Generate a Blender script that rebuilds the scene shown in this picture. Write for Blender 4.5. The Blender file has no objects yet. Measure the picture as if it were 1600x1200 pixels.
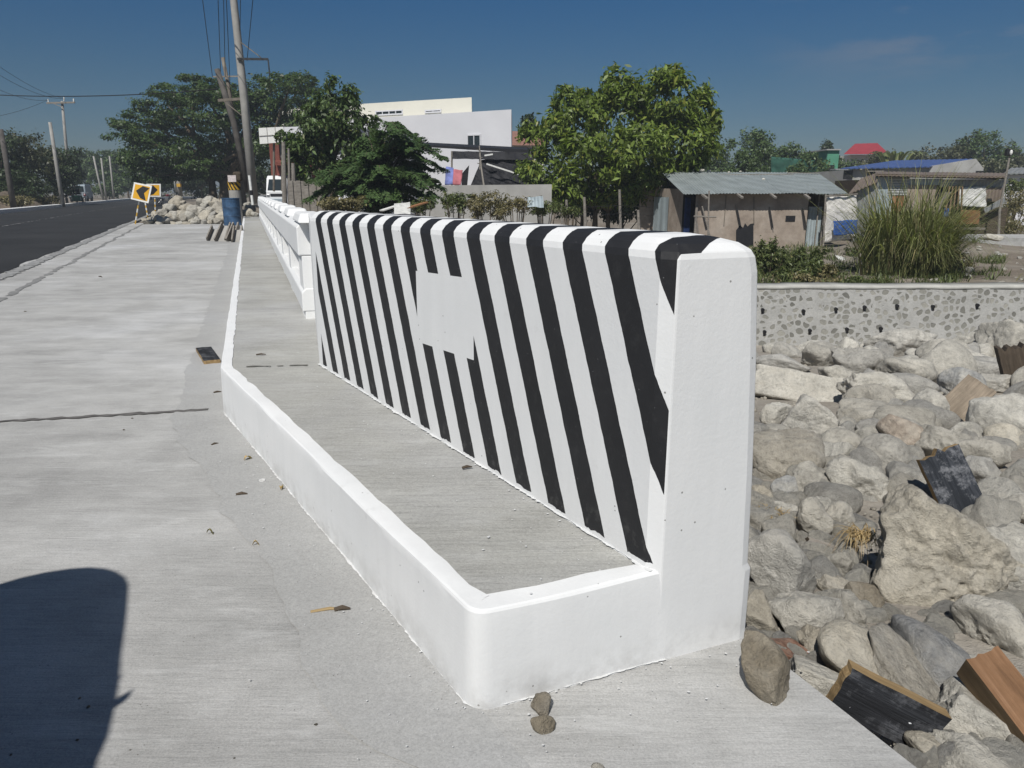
import bpy, bmesh, math, random
import numpy as np
from mathutils import Vector, Matrix, noise

random.seed(7)
RNG = np.random.default_rng(11)
PI = math.pi
scene = bpy.context.scene
COL = scene.collection

# ------------------------------------------------------------------ camera
CAM_H = 1.08
FOC = 1150.0            # focal length in pixels of a 1600 px wide picture
PITCH = math.atan(300.0 / FOC)
cam_data = bpy.data.cameras.new("camera")
cam_data.sensor_width = 36.0
cam_data.lens = FOC / 1600.0 * 36.0
cam_data.clip_start = 0.05
cam_data.clip_end = 3000
cam = bpy.data.objects.new("camera", cam_data)
COL.objects.link(cam)
cam.location = (0, 0, CAM_H)
cam.rotation_euler = (PI / 2 - PITCH, 0, 0)
scene.camera = cam

# ------------------------------------------------------------------ light
SUN_AZ = math.radians(198.0)      # compass angle from +Y towards +X
SUN_EL = math.radians(52.0)
world = bpy.data.worlds.new("World")
scene.world = world
world.use_nodes = True
wn = world.node_tree
bg = wn.nodes["Background"]
sky = wn.nodes.new("ShaderNodeTexSky")
sky.sky_type = 'NISHITA'
sky.sun_disc = False
sky.sun_elevation = SUN_EL
sky.sun_rotation = SUN_AZ
sky.altitude = 0
sky.air_density = 0.8
sky.dust_density = 0.6
sky.ozone_density = 3.5
bg.inputs[1].default_value = 0.055
# colour of a dry hazy noon sky: greyer towards the horizon, deep blue above; thin wisps high on the right
wtc = wn.nodes.new("ShaderNodeTexCoord"); wsep = wn.nodes.new("ShaderNodeSeparateXYZ"); wn.links.new(wtc.outputs["Generated"], wsep.inputs[0])
wrp = wn.nodes.new("ShaderNodeValToRGB"); wn.links.new(wsep.outputs[2], wrp.inputs[0])
while len(wrp.color_ramp.elements) < 4: wrp.color_ramp.elements.new(0.5)
for e_, (p_, c_) in zip(wrp.color_ramp.elements, ((0.0, (.62, .61, .60)), (0.13, (.43, .62, .69)), (0.24, (.28, .64, .85)), (1.0, (.28, .62, .86)))):
    e_.position = p_; e_.color = (*c_, 1)
wml = wn.nodes.new("ShaderNodeMix"); wml.data_type = 'RGBA'; wml.blend_type = 'MULTIPLY'; wml.inputs[0].default_value = 1.0
wn.links.new(sky.outputs[0], wml.inputs[6]); wn.links.new(wrp.outputs[0], wml.inputs[7])
wmp = wn.nodes.new("ShaderNodeMapping"); wmp.inputs["Scale"].default_value = (2.2, 2.2, 9.0); wn.links.new(wtc.outputs["Generated"], wmp.inputs[0])
wnz = wn.nodes.new("ShaderNodeTexNoise"); wnz.inputs["Scale"].default_value = 2.3; wnz.inputs["Detail"].default_value = 7; wnz.inputs["Roughness"].default_value = 0.6; wn.links.new(wmp.outputs[0], wnz.inputs["Vector"])
def wmap(src, a, b, c, d):
    q = wn.nodes.new("ShaderNodeMapRange"); 
    for k_, v_ in zip(("From Min", "From Max", "To Min", "To Max"), (a, b, c, d)): q.inputs[k_].default_value = v_
    wn.links.new(src, q.inputs["Value"]); return q.outputs[0]
def wmul(a, b):
    q = wn.nodes.new("ShaderNodeMath"); q.operation = 'MULTIPLY'; wn.links.new(a, q.inputs[0]); wn.links.new(b, q.inputs[1]); return q.outputs[0]
wf = wmul(wmul(wmap(wnz.outputs["Fac"], .46, .70, 0, .85), wmap(wsep.outputs[0], .28, .45, 0, 1)), wmap(wsep.outputs[2], .10, .2, 0, 1))
wcl = wn.nodes.new("ShaderNodeMix"); wcl.data_type = 'RGBA'; wn.links.new(wf, wcl.inputs[0]); wn.links.new(wml.outputs[2], wcl.inputs[6]); wcl.inputs[7].default_value = (4.2, 4.3, 4.8, 1)
wn.links.new(wcl.outputs[2], bg.inputs[0])
sun_data = bpy.data.lights.new("sun", 'SUN')
sun_data.energy = 4.6
sun_data.angle = math.radians(0.5)
sun_data.color = (1.0, 0.965, 0.91)
sun = bpy.data.objects.new("sun", sun_data)
COL.objects.link(sun)
to_sun = Vector((math.sin(SUN_AZ) * math.cos(SUN_EL), math.cos(SUN_AZ) * math.cos(SUN_EL), math.sin(SUN_EL)))
sun.rotation_euler = to_sun.to_track_quat('Z', 'Y').to_euler()
sun.location = (0, -20, 30)
scene.view_settings.view_transform = 'Standard'
scene.view_settings.look = 'None'
scene.view_settings.exposure = 0.07
scene.view_settings.gamma = 1.0

# ------------------------------------------------------------------ pixel helpers (survey of the place)
_c, _s = math.cos(PITCH), math.sin(PITCH)
def ray(x, y):
    dx, dz = (x - 800.0) / FOC, -(y - 600.0) / FOC
    return Vector((dx, _c + dz * _s, -_s + dz * _c))
def G(x, y, z=0.0):
    r = ray(x, y); t = (z - CAM_H) / r.z
    return Vector((0, 0, CAM_H)) + r * t
def P(x, y, Y):
    r = ray(x, y)
    return Vector((0, 0, CAM_H)) + r * (Y / r.y)
def lerp(a, b, t): return a + (b - a) * t
def sstep(a, b, x):
    t = min(1, max(0, (x - a) / (b - a))); return t * t * (3 - 2 * t)
def interp(x, xs, ys): return float(np.interp(x, xs, ys))

# ------------------------------------------------------------------ tagging
def tag(o, label=None, cat=None, group=None, kind=None):
    if label: o["label"] = label
    if cat: o["category"] = cat
    if group: o["group"] = group
    if kind: o["kind"] = kind
    return o
def empty(name, loc, rz=0.0):
    o = bpy.data.objects.new(name, None); COL.objects.link(o)
    o.location = loc; o.rotation_euler = (0, 0, rz)
    o.empty_display_size = 0.2
    return o
def copy_tree(o, parent=None):
    c = o.copy(); COL.objects.link(c); c.parent = parent
    for ch in list(o.children): copy_tree(ch, c)
    return c

# ------------------------------------------------------------------ mesh builder
class MB:
    def __init__(self): self.v = []; self.f = []; self.m = []
    def add(self, vs, fs, mi=0):
        n = len(self.v)
        self.v += [tuple(v) for v in vs]
        for f in fs: self.f.append([i + n for i in f]); self.m.append(mi)
    def quad(self, a, b, c, d, mi=0): self.add([a, b, c, d], [(0, 1, 2, 3)], mi)
    def hexa(self, p, mi=0):      # p: 4 bottom, 4 top
        self.add(p, [(3, 2, 1, 0), (4, 5, 6, 7), (0, 1, 5, 4), (1, 2, 6, 5), (2, 3, 7, 6), (3, 0, 4, 7)], mi)
    def box(self, c, s, rot=None, mi=0):
        c = Vector(c); hx, hy, hz = s[0] / 2, s[1] / 2, s[2] / 2
        ps = [Vector(q) for q in ((-hx, -hy, -hz), (hx, -hy, -hz), (hx, hy, -hz), (-hx, hy, -hz), (-hx, -hy, hz), (hx, -hy, hz), (hx, hy, hz), (-hx, hy, hz))]
        if rot is not None: ps = [rot @ q for q in ps]
        self.hexa([c + q for q in ps], mi)
    def prism(self, pts, z0, z1, mi=0):
        n = len(pts)
        vs = [(p[0], p[1], z0) for p in pts] + [(p[0], p[1], z1) for p in pts]
        fs = [tuple(reversed(range(n))), tuple(range(n, 2 * n))] + [(i, (i + 1) % n, n + (i + 1) % n, n + i) for i in range(n)]
        self.add(vs, fs, mi)
    def rings(self, rings, caps=True, mi=0, closed=True):
        n = len(rings[0]); vs = []; fs = []
        for r in rings: vs += [tuple(q) for q in r]
        for i in range(len(rings) - 1):
            for j in range(n if closed else n - 1):
                k = (j + 1) % n
                fs.append((i * n + j, i * n + k, (i + 1) * n + k, (i + 1) * n + j))
        if caps and closed:
            fs.append(tuple(reversed(range(n)))); fs.append(tuple(range((len(rings) - 1) * n, len(rings) * n)))
        self.add(vs, fs, mi)
    def tube(self, path, rad, n=8, mi=0, caps=True):
        path = [Vector(p) for p in path]
        if not hasattr(rad, '__len__'): rad = [rad] * len(path)
        rs = []
        for i, p in enumerate(path):
            d = (path[min(i + 1, len(path) - 1)] - path[max(i - 1, 0)]).normalized()
            up = Vector((0, 0, 1)) if abs(d.z) < 0.95 else Vector((1, 0, 0))
            a = d.cross(up).normalized(); b = a.cross(d).normalized()
            rs.append([p + (a * math.cos(2 * PI * k / n) + b * math.sin(2 * PI * k / n)) * rad[i] for k in range(n)])
        self.rings(rs, caps, mi)
    def lathe(self, prof, n=24, c=(0, 0, 0), mi=0):
        c = Vector(c)
        self.rings([[c + Vector((r * math.cos(2 * PI * k / n), r * math.sin(2 * PI * k / n), z)) for k in range(n)] for r, z in prof], True, mi)
    def beam(self, a, b, w, h, mi=0, up=Vector((0, 0, 1))):
        a, b = Vector(a), Vector(b); d = (b - a).normalized()
        s = d.cross(up)
        if s.length < 1e-4: s = Vector((1, 0, 0))
        s.normalize(); u = s.cross(d).normalized()
        s *= w / 2; u *= h / 2
        self.hexa([a - s - u, a + s - u, a + s + u, a - s + u, b - s - u, b + s - u, b + s + u, b - s + u], mi)
    def build(self, name, mats, parent=None, smooth=False, bevel=0, loc=None, rz=0.0, seg=2):
        me = bpy.data.meshes.new(name)
        me.from_pydata(self.v, [], self.f)
        if not isinstance(mats, (list, tuple)): mats = [mats]
        for m in mats: me.materials.append(m)
        me.polygons.foreach_set("material_index", self.m)
        bm = bmesh.new(); bm.from_mesh(me)
        bmesh.ops.recalc_face_normals(bm, faces=bm.faces)
        bm.to_mesh(me); bm.free()
        if smooth: me.polygons.foreach_set("use_smooth", [True] * len(me.polygons))
        me.update()
        o = bpy.data.objects.new(name, me); COL.objects.link(o)
        if parent is not None: o.parent = parent
        if loc is not None: o.location = loc
        o.rotation_euler = (0, 0, rz)
        if bevel:
            md = o.modifiers.new("bevel", 'BEVEL'); md.width = bevel; md.segments = seg; md.limit_method = 'ANGLE'; md.angle_limit = math.radians(35)
            if smooth is None: pass
        return o

def np_mesh(name, V, F, mat, parent=None, smooth=False, loc=None):
    """V (n,3), F (m,k) constant polygon size"""
    me = bpy.data.meshes.new(name)
    V = np.asarray(V, dtype=np.float32); F = np.asarray(F, dtype=np.int32)
    m, k = F.shape
    me.vertices.add(len(V)); me.vertices.foreach_set("co", V.ravel())
    me.loops.add(m * k); me.loops.foreach_set("vertex_index", F.ravel())
    me.polygons.add(m); me.polygons.foreach_set("loop_start", np.arange(0, m * k, k, dtype=np.int32))
    me.update(calc_edges=True)
    if smooth: me.polygons.foreach_set("use_smooth", np.ones(m, dtype=bool))
    if isinstance(mat, (list, tuple)):
        for q in mat: me.materials.append(q)
    else: me.materials.append(mat)
    o = bpy.data.objects.new(name, me); COL.objects.link(o)
    if parent is not None: o.parent = parent
    if loc is not None: o.location = loc
    return o

# ------------------------------------------------------------------ materials
class NT:
    def __init__(self, name):
        self.mat = bpy.data.materials.new(name); self.mat.use_nodes = True
        self.t = self.mat.node_tree; self.b = self.t.nodes["Principled BSDF"]
        self.b.inputs["Specular IOR Level"].default_value = 0.25
    def n(self, typ, **kw):
        nd = self.t.nodes.new(typ)
        for k, v in kw.items():
            if k in nd.inputs.keys() if isinstance(k, str) else False: nd.inputs[k].default_value = v
            else: setattr(nd, k, v)
        return nd
    def link(self, a, b): self.t.links.new(a, b)
    def coord(self, kind="Object", scale=(1, 1, 1), rot=(0, 0, 0)):
        tc = self.n("ShaderNodeTexCoord"); mp = self.n("ShaderNodeMapping")
        mp.inputs["Scale"].default_value = scale; mp.inputs["Rotation"].default_value = rot
        self.link(tc.outputs[kind], mp.inputs["Vector"]); return mp.outputs["Vector"]
    def noise(self, vec, scale, detail=4, rough=0.55, dist=0.0):
        nd = self.n("ShaderNodeTexNoise"); nd.inputs["Scale"].default_value = scale
        nd.inputs["Detail"].default_value = detail; nd.inputs["Roughness"].default_value = rough; nd.inputs["Distortion"].default_value = dist
        if vec is not None: self.link(vec, nd.inputs["Vector"])
        return nd.outputs["Fac"]
    def voro(self, vec, scale, feature='F1', out="Distance", rand=1.0):
        nd = self.n("ShaderNodeTexVoronoi"); nd.feature = feature; nd.inputs["Scale"].default_value = scale; nd.inputs["Randomness"].default_value = rand
        if vec is not None: self.link(vec, nd.inputs["Vector"])
        return nd.outputs[out]
    def ramp(self, fac, stops):
        nd = self.n("ShaderNodeValToRGB"); cr = nd.color_ramp
        while len(cr.elements) < len(stops): cr.elements.new(0.5)
        for e, (p, c) in zip(cr.elements, stops):
            e.position = p
            if not hasattr(c, '__len__'): c = (c, c, c)
            e.color = (c[0], c[1], c[2], 1)
        self.link(fac, nd.inputs["Fac"]); return nd.outputs["Color"]
    def val(self, fac, a0, a1, b0=0.0, b1=1.0):
        nd = self.n("ShaderNodeMapRange"); 
        for k, v in zip(("From Min", "From Max", "To Min", "To Max"), (a0, a1, b0, b1)): nd.inputs[k].default_value = v
        self.link(fac, nd.inputs["Value"]); return nd.outputs[0]
    def math(self, op, a, b=None, clamp=False):
        nd = self.n("ShaderNodeMath"); nd.operation = op; nd.use_clamp = clamp
        for i, q in enumerate((a, b)):
            if q is None: continue
            if isinstance(q, (int, float)): nd.inputs[i].default_value = q
            else: self.link(q, nd.inputs[i])
        return nd.outputs[0]
    def mix(self, fac, a, b, mode='MIX'):
        nd = self.n("ShaderNodeMix"); nd.data_type = 'RGBA'; nd.blend_type = mode
        for i, q in ((0, fac), (6, a), (7, b)):
            if isinstance(q, (int, float)): nd.inputs[i].default_value = q
            elif isinstance(q, (tuple, list)): nd.inputs[i].default_value = (q[0], q[1], q[2], 1)
            else: self.link(q, nd.inputs[i])
        return nd.outputs[2]
    def sep(self, vec):
        nd = self.n("ShaderNodeSeparateXYZ"); self.link(vec, nd.inputs[0]); return nd.outputs
    def base(self, c):
        if isinstance(c, (tuple, list)): self.b.inputs["Base Color"].default_value = (c[0], c[1], c[2], 1)
        else: self.link(c, self.b.inputs["Base Color"])
    def bump(self, h, strength=0.3, dist=0.01):
        nd = self.n("ShaderNodeBump"); nd.inputs["Strength"].default_value = strength; nd.inputs["Distance"].default_value = dist
        self.link(h, nd.inputs["Height"]); self.link(nd.outputs[0], self.b.inputs["Normal"])
    def rough(self, r):
        if isinstance(r, (int, float)): self.b.inputs["Roughness"].default_value = r
        else: self.link(r, self.b.inputs["Roughness"])

def simple(name, c, rough=0.75, var=0.25, scale=6.0, metal=0.0, bump=0.0, coord="Object", island=0.0):
    m = NT(name); v = m.coord(coord)
    f = m.noise(v, scale, 5)
    col = m.ramp(f, [(0.3, tuple(x * (1 - var) for x in c)), (0.7, tuple(min(1, x * (1 + var)) for x in c))])
    if island:
        gm = m.n("ShaderNodeObjectInfo")
        col = m.mix(1.0, col, m.ramp(gm.outputs["Random"], [(0, 1 - island), (1, 1 + island)]), 'MULTIPLY')
    m.base(col); m.rough(rough); m.b.inputs["Metallic"].default_value = metal
    if bump: m.bump(m.noise(v, scale * 6, 5), bump, 0.01)
    return m.mat

FRONT_ANG = math.atan2(0.384, 0.923)

def concrete_mat(name, base, broom=1.0, brown=(1.0, 0.985, 0.94), mott=1.0, blotch=1.0):
    m = NT(name)
    v = m.coord("Object")
    vb = m.coord("Object", scale=(1, 14, 1), rot=(0, 0, -FRONT_ANG + 0.06))
    br = m.noise(vb, 7.0, 6, 0.65, 0.6)
    vb2 = m.coord("Object", scale=(0.22, 1.0, 1), rot=(0, 0, -FRONT_ANG + 0.1))
    streak = m.noise(vb2, 4.0, 6, 0.62, 0.3)
    big = m.noise(v, 0.55, 5, 0.6, 0.4)
    mid = m.noise(v, 3.2, 6, 0.6, 0.2)
    fine = m.noise(v, 190, 3, 0.7)
    fine2 = m.noise(v, 60, 4, 0.7)
    b = base
    c = m.ramp(big, [(0.32, tuple(b * k * (1 - 0.16 * blotch) for k in brown)), (0.5, tuple(b * k for k in brown)), (0.68, (b * (1 + .17 * blotch), b * (1 + .17 * blotch), b * (1 + .16 * blotch)))])
    c = m.mix(0.75 * mott, c, m.ramp(streak, [(0.3, 0.80), (0.5, 1.0), (0.68, 1.16)]), 'MULTIPLY')
    c = m.mix(0.6 * mott, c, m.ramp(mid, [(0.32, 0.80), (0.5, 1.0), (0.66, 1.13)]), 'MULTIPLY')
    c = m.mix(0.5 * broom, c, m.ramp(br, [(0.33, 0.72), (0.48, 1.0), (0.7, 1.1)]), 'MULTIPLY')
    c = m.mix(0.8, c, m.ramp(fine, [(0.3, 0.78), (0.5, 1.0), (0.72, 1.2)]), 'MULTIPLY')
    c = m.mix(0.5, c, m.ramp(fine2, [(0.3, 0.86), (0.7, 1.12)]), 'MULTIPLY')
    du = m.noise(m.coord("Object", scale=(0.5, 1.6, 1), rot=(0, 0, -FRONT_ANG + 0.1)), 5.5, 9, 0.72, 0.5)
    c = m.mix(m.val(du, 0.52, 0.66, 0, 0.34 * mott), c, (b * 1.45, b * 1.45, b * 1.42))
    c = m.mix(m.val(m.noise(v, 2.1, 8, 0.7, 0.8), 0.56, 0.70, 0, 0.30 * mott), c, (b * .68, b * .68, b * .655))
    pits = m.voro(v, 55.0)
    pm = m.math('LESS_THAN', pits, 0.09)
    c = m.mix(m.math('MULTIPLY', pm, m.val(m.noise(v, 9, 2), .5, .62)), c, (b * .45, b * .43, b * .4))
    m.base(c); m.rough(0.88)
    h = m.math('ADD', m.math('MULTIPLY', br, 0.8 * broom), m.math('ADD', m.math('MULTIPLY', fine, 0.35), m.math('MULTIPLY', fine2, 0.5)))
    m.bump(h, 0.5, 0.006)
    return m.mat

def paint_nodes(m, v, base=0.70):
    """white wash with faint brush marks, grey smudges and tiny pin holes"""
    f1 = m.noise(v, 2.2, 5, 0.6); f2 = m.noise(v, 17, 5, 0.65); f3 = m.noise(v, 120, 3)
    c = m.ramp(f1, [(0.3, (base * .955, base * .965, base * .96)), (0.7, (base * 1.02, base * 1.02, base * 1.01))])
    sm = m.math('MULTIPLY', m.val(f2, 0.60, 0.74), m.val(m.noise(v, 1.6, 3), 0.46, 0.62), True)
    c = m.mix(m.math('MULTIPLY', sm, 0.5), c, (0.42, 0.42, 0.40))
    ho = m.math('LESS_THAN', m.voro(v, 24.0), 0.06)
    ho = m.math('MULTIPLY', ho, m.math('GREATER_THAN', m.noise(v, 5.5, 2), 0.5))
    c = m.mix(m.math('MULTIPLY', ho, 0.75), c, (0.12, 0.115, 0.10))
    zz_ = m.sep(v)[2]
    dt = m.math('MULTIPLY', m.val(zz_, 0.0, 0.10, 1, 0), m.val(m.noise(v, 12, 6, 0.7), 0.42, 0.66), True)
    c = m.mix(m.math('MULTIPLY', dt, 0.55), c, (0.36, 0.35, 0.33))
    fm = m.noise(m.coord('Object', scale=(14, 14, 0.8)), 1.2, 5, 0.65)
    c = m.mix(0.5, c, m.ramp(fm, [(0.3, 0.93), (0.7, 1.04)]), 'MULTIPLY')
    return c, f2, f3

def white_paint(name, base=0.70):
    m = NT(name); v = m.coord("Object")
    c, f2, f3 = paint_nodes(m, v, base)
    m.base(c); m.rough(0.6)
    m.bump(m.math('ADD', f2, m.math('MULTIPLY', f3, 0.4)), 0.25, 0.004)
    return m.mat

M = {}
M['slab'] = concrete_mat('slab_concrete', 0.37, 0.9, (1.0, 0.99, 0.955), 1.0, 1.25)
M['walk'] = concrete_mat('walk_concrete', 0.335, 1.15, (1.0, 0.99, 0.925), 0.8, 0.6)
M['cement'] = concrete_mat('cement_band', 0.335, 0.0, (1.0, 0.995, 0.965), 0.35, 0.35)
M['white'] = white_paint('white_paint')
M['lime'] = white_paint('lime_splash', 0.62)

def stripes_mat():
    m = NT('hazard_stripes'); v = m.coord("Object")
    c, f2, f3 = paint_nodes(m, v)
    x, y, z = m.sep(v)                                     # x along the wall, y across (right is negative), z up
    y = m.math('MULTIPLY', y, -1.0)
    wob = m.math('MULTIPLY', m.math('SUBTRACT', m.noise(v, 13, 4), 0.5), 0.010)
    zc = m.math('MINIMUM', z, 0.96)
    s = m.math('SUBTRACT', m.math('ADD', x, wob), m.math('MULTIPLY', m.math('SUBTRACT', zc, 0.238), 0.411))
    fr = m.math('FRACT', m.math('DIVIDE', m.math('ADD', s, 16.65), 0.1665))
    black = m.math('LESS_THAN', fr, 0.485)
    # unpainted rectangle (white field)
    tilt = m.math('MULTIPLY', m.math('SUBTRACT', x, 1.04), 0.03)
    zz = m.math('ADD', z, tilt)
    inx = m.math('MULTIPLY', m.math('GREATER_THAN', x, 0.836), m.math('LESS_THAN', x, 1.25))
    inz = m.math('MULTIPLY', m.math('GREATER_THAN', zz, 0.567), m.math('LESS_THAN', zz, 0.82))
    black = m.math('MULTIPLY', black, m.math('SUBTRACT', 1.0, m.math('MULTIPLY', inx, inz)))
    # ragged foot where the white shows
    black = m.math('MULTIPLY', black, m.math('GREATER_THAN', m.math('ADD', z, m.math('MULTIPLY', m.math('SUBTRACT', m.noise(v, 30, 3), 0.5), 0.022)), 0.25))
    black = m.math('MULTIPLY', black, m.math('LESS_THAN', x, 2.40))
    # white end: follows the skew of the end face, its top edge swoops up to the ridge
    xe = m.math('ADD', x, m.math('MULTIPLY', y, 0.16))
    bib_edge = m.math('ADD', -0.0065, m.val(y, 0.075, 0.25, 0.0, 0.10))
    black = m.math('MULTIPLY', black, m.math('GREATER_THAN', xe, bib_edge))
    dk = m.ramp(m.noise(v, 3.0, 5, 0.6), [(0.3, (0.015, 0.0155, 0.017)), (0.7, (0.024, 0.024, 0.026))])
    dust = m.math('MULTIPLY', m.val(m.noise(v, 28, 5, 0.7), 0.52, 0.75), m.val(z, 0.24, 0.34, 0.55, 0.06), True)
    dk = m.mix(dust, dk, (0.20, 0.20, 0.19))
    sp = m.math('LESS_THAN', m.voro(v, 40.0), 0.04)
    dk = m.mix(m.math('MULTIPLY', sp, 0.6), dk, (0.3, 0.3, 0.3))
    col = m.mix(black, c, dk)
    m.base(col)
    m.rough(m.mix(black, (0.6, 0.6, 0.6), (0.55, 0.55, 0.55)))
    m.bump(m.math('ADD', f2, m.math('MULTIPLY', f3, 0.4)), 0.25, 0.004)
    return m.mat
M['stripes'] = stripes_mat()

def rock_mat(name, c, dust=0.5, vein=0.0, stripe=0.0):
    m = NT(name); v = m.coord("Object")
    oi = m.n("ShaderNodeObjectInfo")
    off = m.n("ShaderNodeVectorMath"); off.operation = 'ADD'
    sc = m.n("ShaderNodeVectorMath"); sc.operation = 'SCALE'; sc.inputs[0].default_value = (31, 17, 23)
    m.link(oi.outputs["Random"], sc.inputs["Scale"]); m.link(v, off.inputs[0]); m.link(sc.outputs[0], off.inputs[1])
    vv = off.outputs[0]
    a = m.noise(vv, 5, 8, 0.65, 0.3); b = m.noise(vv, 34, 7, 0.72); d = m.noise(vv, 130, 4, 0.75)
    col = m.ramp(a, [(0.25, tuple(x * .68 for x in c)), (0.5, c), (0.72, tuple(min(.75, x * 1.32) for x in c))])
    col = m.mix(0.85, col, m.ramp(b, [(0.3, 0.6), (0.48, 0.98), (0.72, 1.28)]), 'MULTIPLY')
    col = m.mix(0.7, col, m.ramp(d, [(0.3, 0.75), (0.7, 1.22)]), 'MULTIPLY')
    if stripe:
        w = m.n("ShaderNodeTexWave"); w.inputs["Scale"].default_value = 5; w.inputs["Distortion"].default_value = 5; w.inputs["Detail"].default_value = 4
        m.link(vv, w.inputs["Vector"])
        col = m.mix(stripe, col, m.ramp(w.outputs["Fac"], [(0.1, 0.62), (0.9, 1.35)]), 'MULTIPLY')
    if vein:
        e = m.voro(vv, 7, 'DISTANCE_TO_EDGE')
        col = m.mix(m.math('MULTIPLY', m.math('LESS_THAN', e, 0.016), vein), col, (0.55, 0.53, 0.49))
    # pale dust in irregular patches
    pt = m.val(m.noise(vv, 7.5, 6, 0.7), 0.46, 0.66, 0, dust)
    col = m.mix(pt, col, (0.47, 0.455, 0.42))
    crack = m.val(m.noise(vv, 3.1, 8, 0.6, 1.4), 0.485, 0.5, 0, 1)
    tone = m.ramp(oi.outputs["Random"], [(0, (0.78, 0.79, 0.81)), (0.35, (0.98, 0.97, 0.94)), (0.7, (1.10, 1.10, 1.08)), (1, (0.90, 0.88, 0.84))])
    col = m.mix(1.0, col, tone, 'MULTIPLY')
    col = m.mix(1.0, col, (1.17, 1.145, 1.10), 'MULTIPLY')
    m.base(col); m.rough(0.9)
    h = m.math('ADD', m.math('MULTIPLY', a, 1.2), m.math('ADD', m.math('MULTIPLY', b, 0.65), m.math('MULTIPLY', d, 0.22)))
    m.bump(h, 0.95, 0.035)
    return m.mat
M['rock_grey'] = rock_mat('rock_grey', (0.33, 0.322, 0.30))
M['rock_pale'] = rock_mat('rock_pale', (0.40, 0.393, 0.37), 0.6)
M['rock_tan'] = rock_mat('rock_tan', (0.335, 0.315, 0.275), 0.45)
M['rock_brown'] = rock_mat('rock_brown', (0.22, 0.195, 0.155), 0.25)
M['rock_blue'] = rock_mat('rock_blue', (0.235, 0.24, 0.245), 0.55, 0.0, 0.2)
M['rock_vein'] = rock_mat('rock_vein', (0.32, 0.315, 0.30), 0.5, 0.25)
M['rock_pink'] = rock_mat('rock_pink', (0.37, 0.325, 0.285), 0.4, 0.0, 0.3)
M['brick'] = rock_mat('broken_brick', (0.20, 0.115, 0.085), 0.3)

def wood_mat(name, c, c2, scale=1.0, axis=0, char=0.0):
    m = NT(name)
    s = [16, 16, 16]; s[axis] = 1.1
    v = m.coord("Object", scale=tuple(q * scale for q in s))
    v2 = m.coord("Object")
    g = m.noise(v, 2.6, 7, 0.7, 0.5); k = m.noise(v2, 6, 5, 0.65); f = m.noise(v, 11, 4)
    col = m.ramp(g, [(0.25, tuple(x * .55 for x in c)), (0.5, c), (0.75, c2)])
    col = m.mix(0.6, col, m.ramp(k, [(0.3, 0.6), (0.7, 1.25)]), 'MULTIPLY')
    if char:
        col = m.mix(m.val(m.noise(v2, 14, 6, 0.75), 0.52, 0.68, 0, char), col, (0.23, 0.235, 0.25))
    m.base(col); m.rough(0.85)
    m.bump(m.math('ADD', g, m.math('MULTIPLY', f, .5)), 0.6, 0.01)
    return m.mat
M['timber'] = wood_mat('orange_timber', (0.21, 0.115, 0.06), (0.30, 0.175, 0.10))
M['timber_dark'] = wood_mat('brown_timber_side', (0.17, 0.12, 0.07), (0.24, 0.17, 0.10))
M['tanboard'] = wood_mat('tan_board', (0.22, 0.18, 0.135), (0.30, 0.245, 0.185))
M['char'] = wood_mat('black_plank', (0.018, 0.019, 0.022), (0.045, 0.048, 0.055), 1.0, 0, 0.35)
M['char2'] = wood_mat('blackened_plank', (0.025, 0.029, 0.036), (0.075, 0.08, 0.092), 1.0, 0, 0.8)
M['splinter'] = wood_mat('splintered_edge', (0.30, 0.205, 0.10), (0.42, 0.31, 0.17))
M['greywood'] = wood_mat('weathered_wood', (0.22, 0.20, 0.175), (0.33, 0.305, 0.27))
M['darkwood'] = wood_mat('dark_wood', (0.075, 0.058, 0.042), (0.12, 0.095, 0.07))
M['pole'] = simple('pole_concrete', (0.30, 0.29, 0.27), 0.85, 0.15, 3)
M['poledark'] = simple('pole_dark', (0.09, 0.082, 0.075), 0.85, 0.3, 3)
M['polewood'] = simple('pole_wood', (0.16, 0.14, 0.115), 0.85, 0.3, 3)
M['steel'] = simple('dark_steel', (0.05, 0.052, 0.055), 0.5, 0.2, 5, 0.4)
M['wire'] = simple('wire_black', (0.02, 0.02, 0.022), 0.6, 0.1)
M['black'] = simple('black_paint', (0.018, 0.018, 0.02), 0.5, 0.2)
M['yellow'] = simple('sign_yellow', (0.62, 0.33, 0.02), 0.5, 0.08, 8)
M['signwhite'] = simple('sign_white', (0.68, 0.68, 0.65), 0.6, 0.1, 12)
M['postyellow'] = simple('post_yellow', (0.55, 0.33, 0.05), 0.6, 0.15, 12)
M['drumblue'] = simple('drum_blue', (0.035, 0.075, 0.14), 0.6, 0.55, 5)
M['glass'] = simple('dark_glass', (0.02, 0.028, 0.032), 0.12, 0.2)
M['rubber'] = simple('rubber', (0.02, 0.02, 0.02), 0.8, 0.2)
M['truckwhite'] = simple('truck_white', (0.70, 0.71, 0.71), 0.4, 0.05)
M['vangrey'] = simple('van_grey', (0.28, 0.33, 0.37), 0.4, 0.05)
M['green'] = simple('vehicle_green', (0.03, 0.16, 0.10), 0.4, 0.1)
M['maroon'] = simple('vehicle_maroon', (0.17, 0.02, 0.03), 0.4, 0.1)
M['chrome'] = simple('chrome', (0.5, 0.5, 0.5), 0.3, 0.05, 4, 0.8)
M['blueplastic'] = simple('tarp_blue', (0.025, 0.09, 0.32), 0.55, 0.25, 6, bump=0.4)
M['navy'] = simple('curtain_navy', (0.012, 0.03, 0.10), 0.7, 0.3, 6)
M['redpaint'] = simple('red_paint', (0.17, 0.055, 0.04), 0.7, 0.15, 4)
M['orangeboard'] = simple('orange_plywood', (0.25, 0.125, 0.06), 0.75, 0.15, 3)
M['farwhite'] = simple('facade_white', (0.60, 0.60, 0.62), 0.8, 0.05, 0.35)
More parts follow.
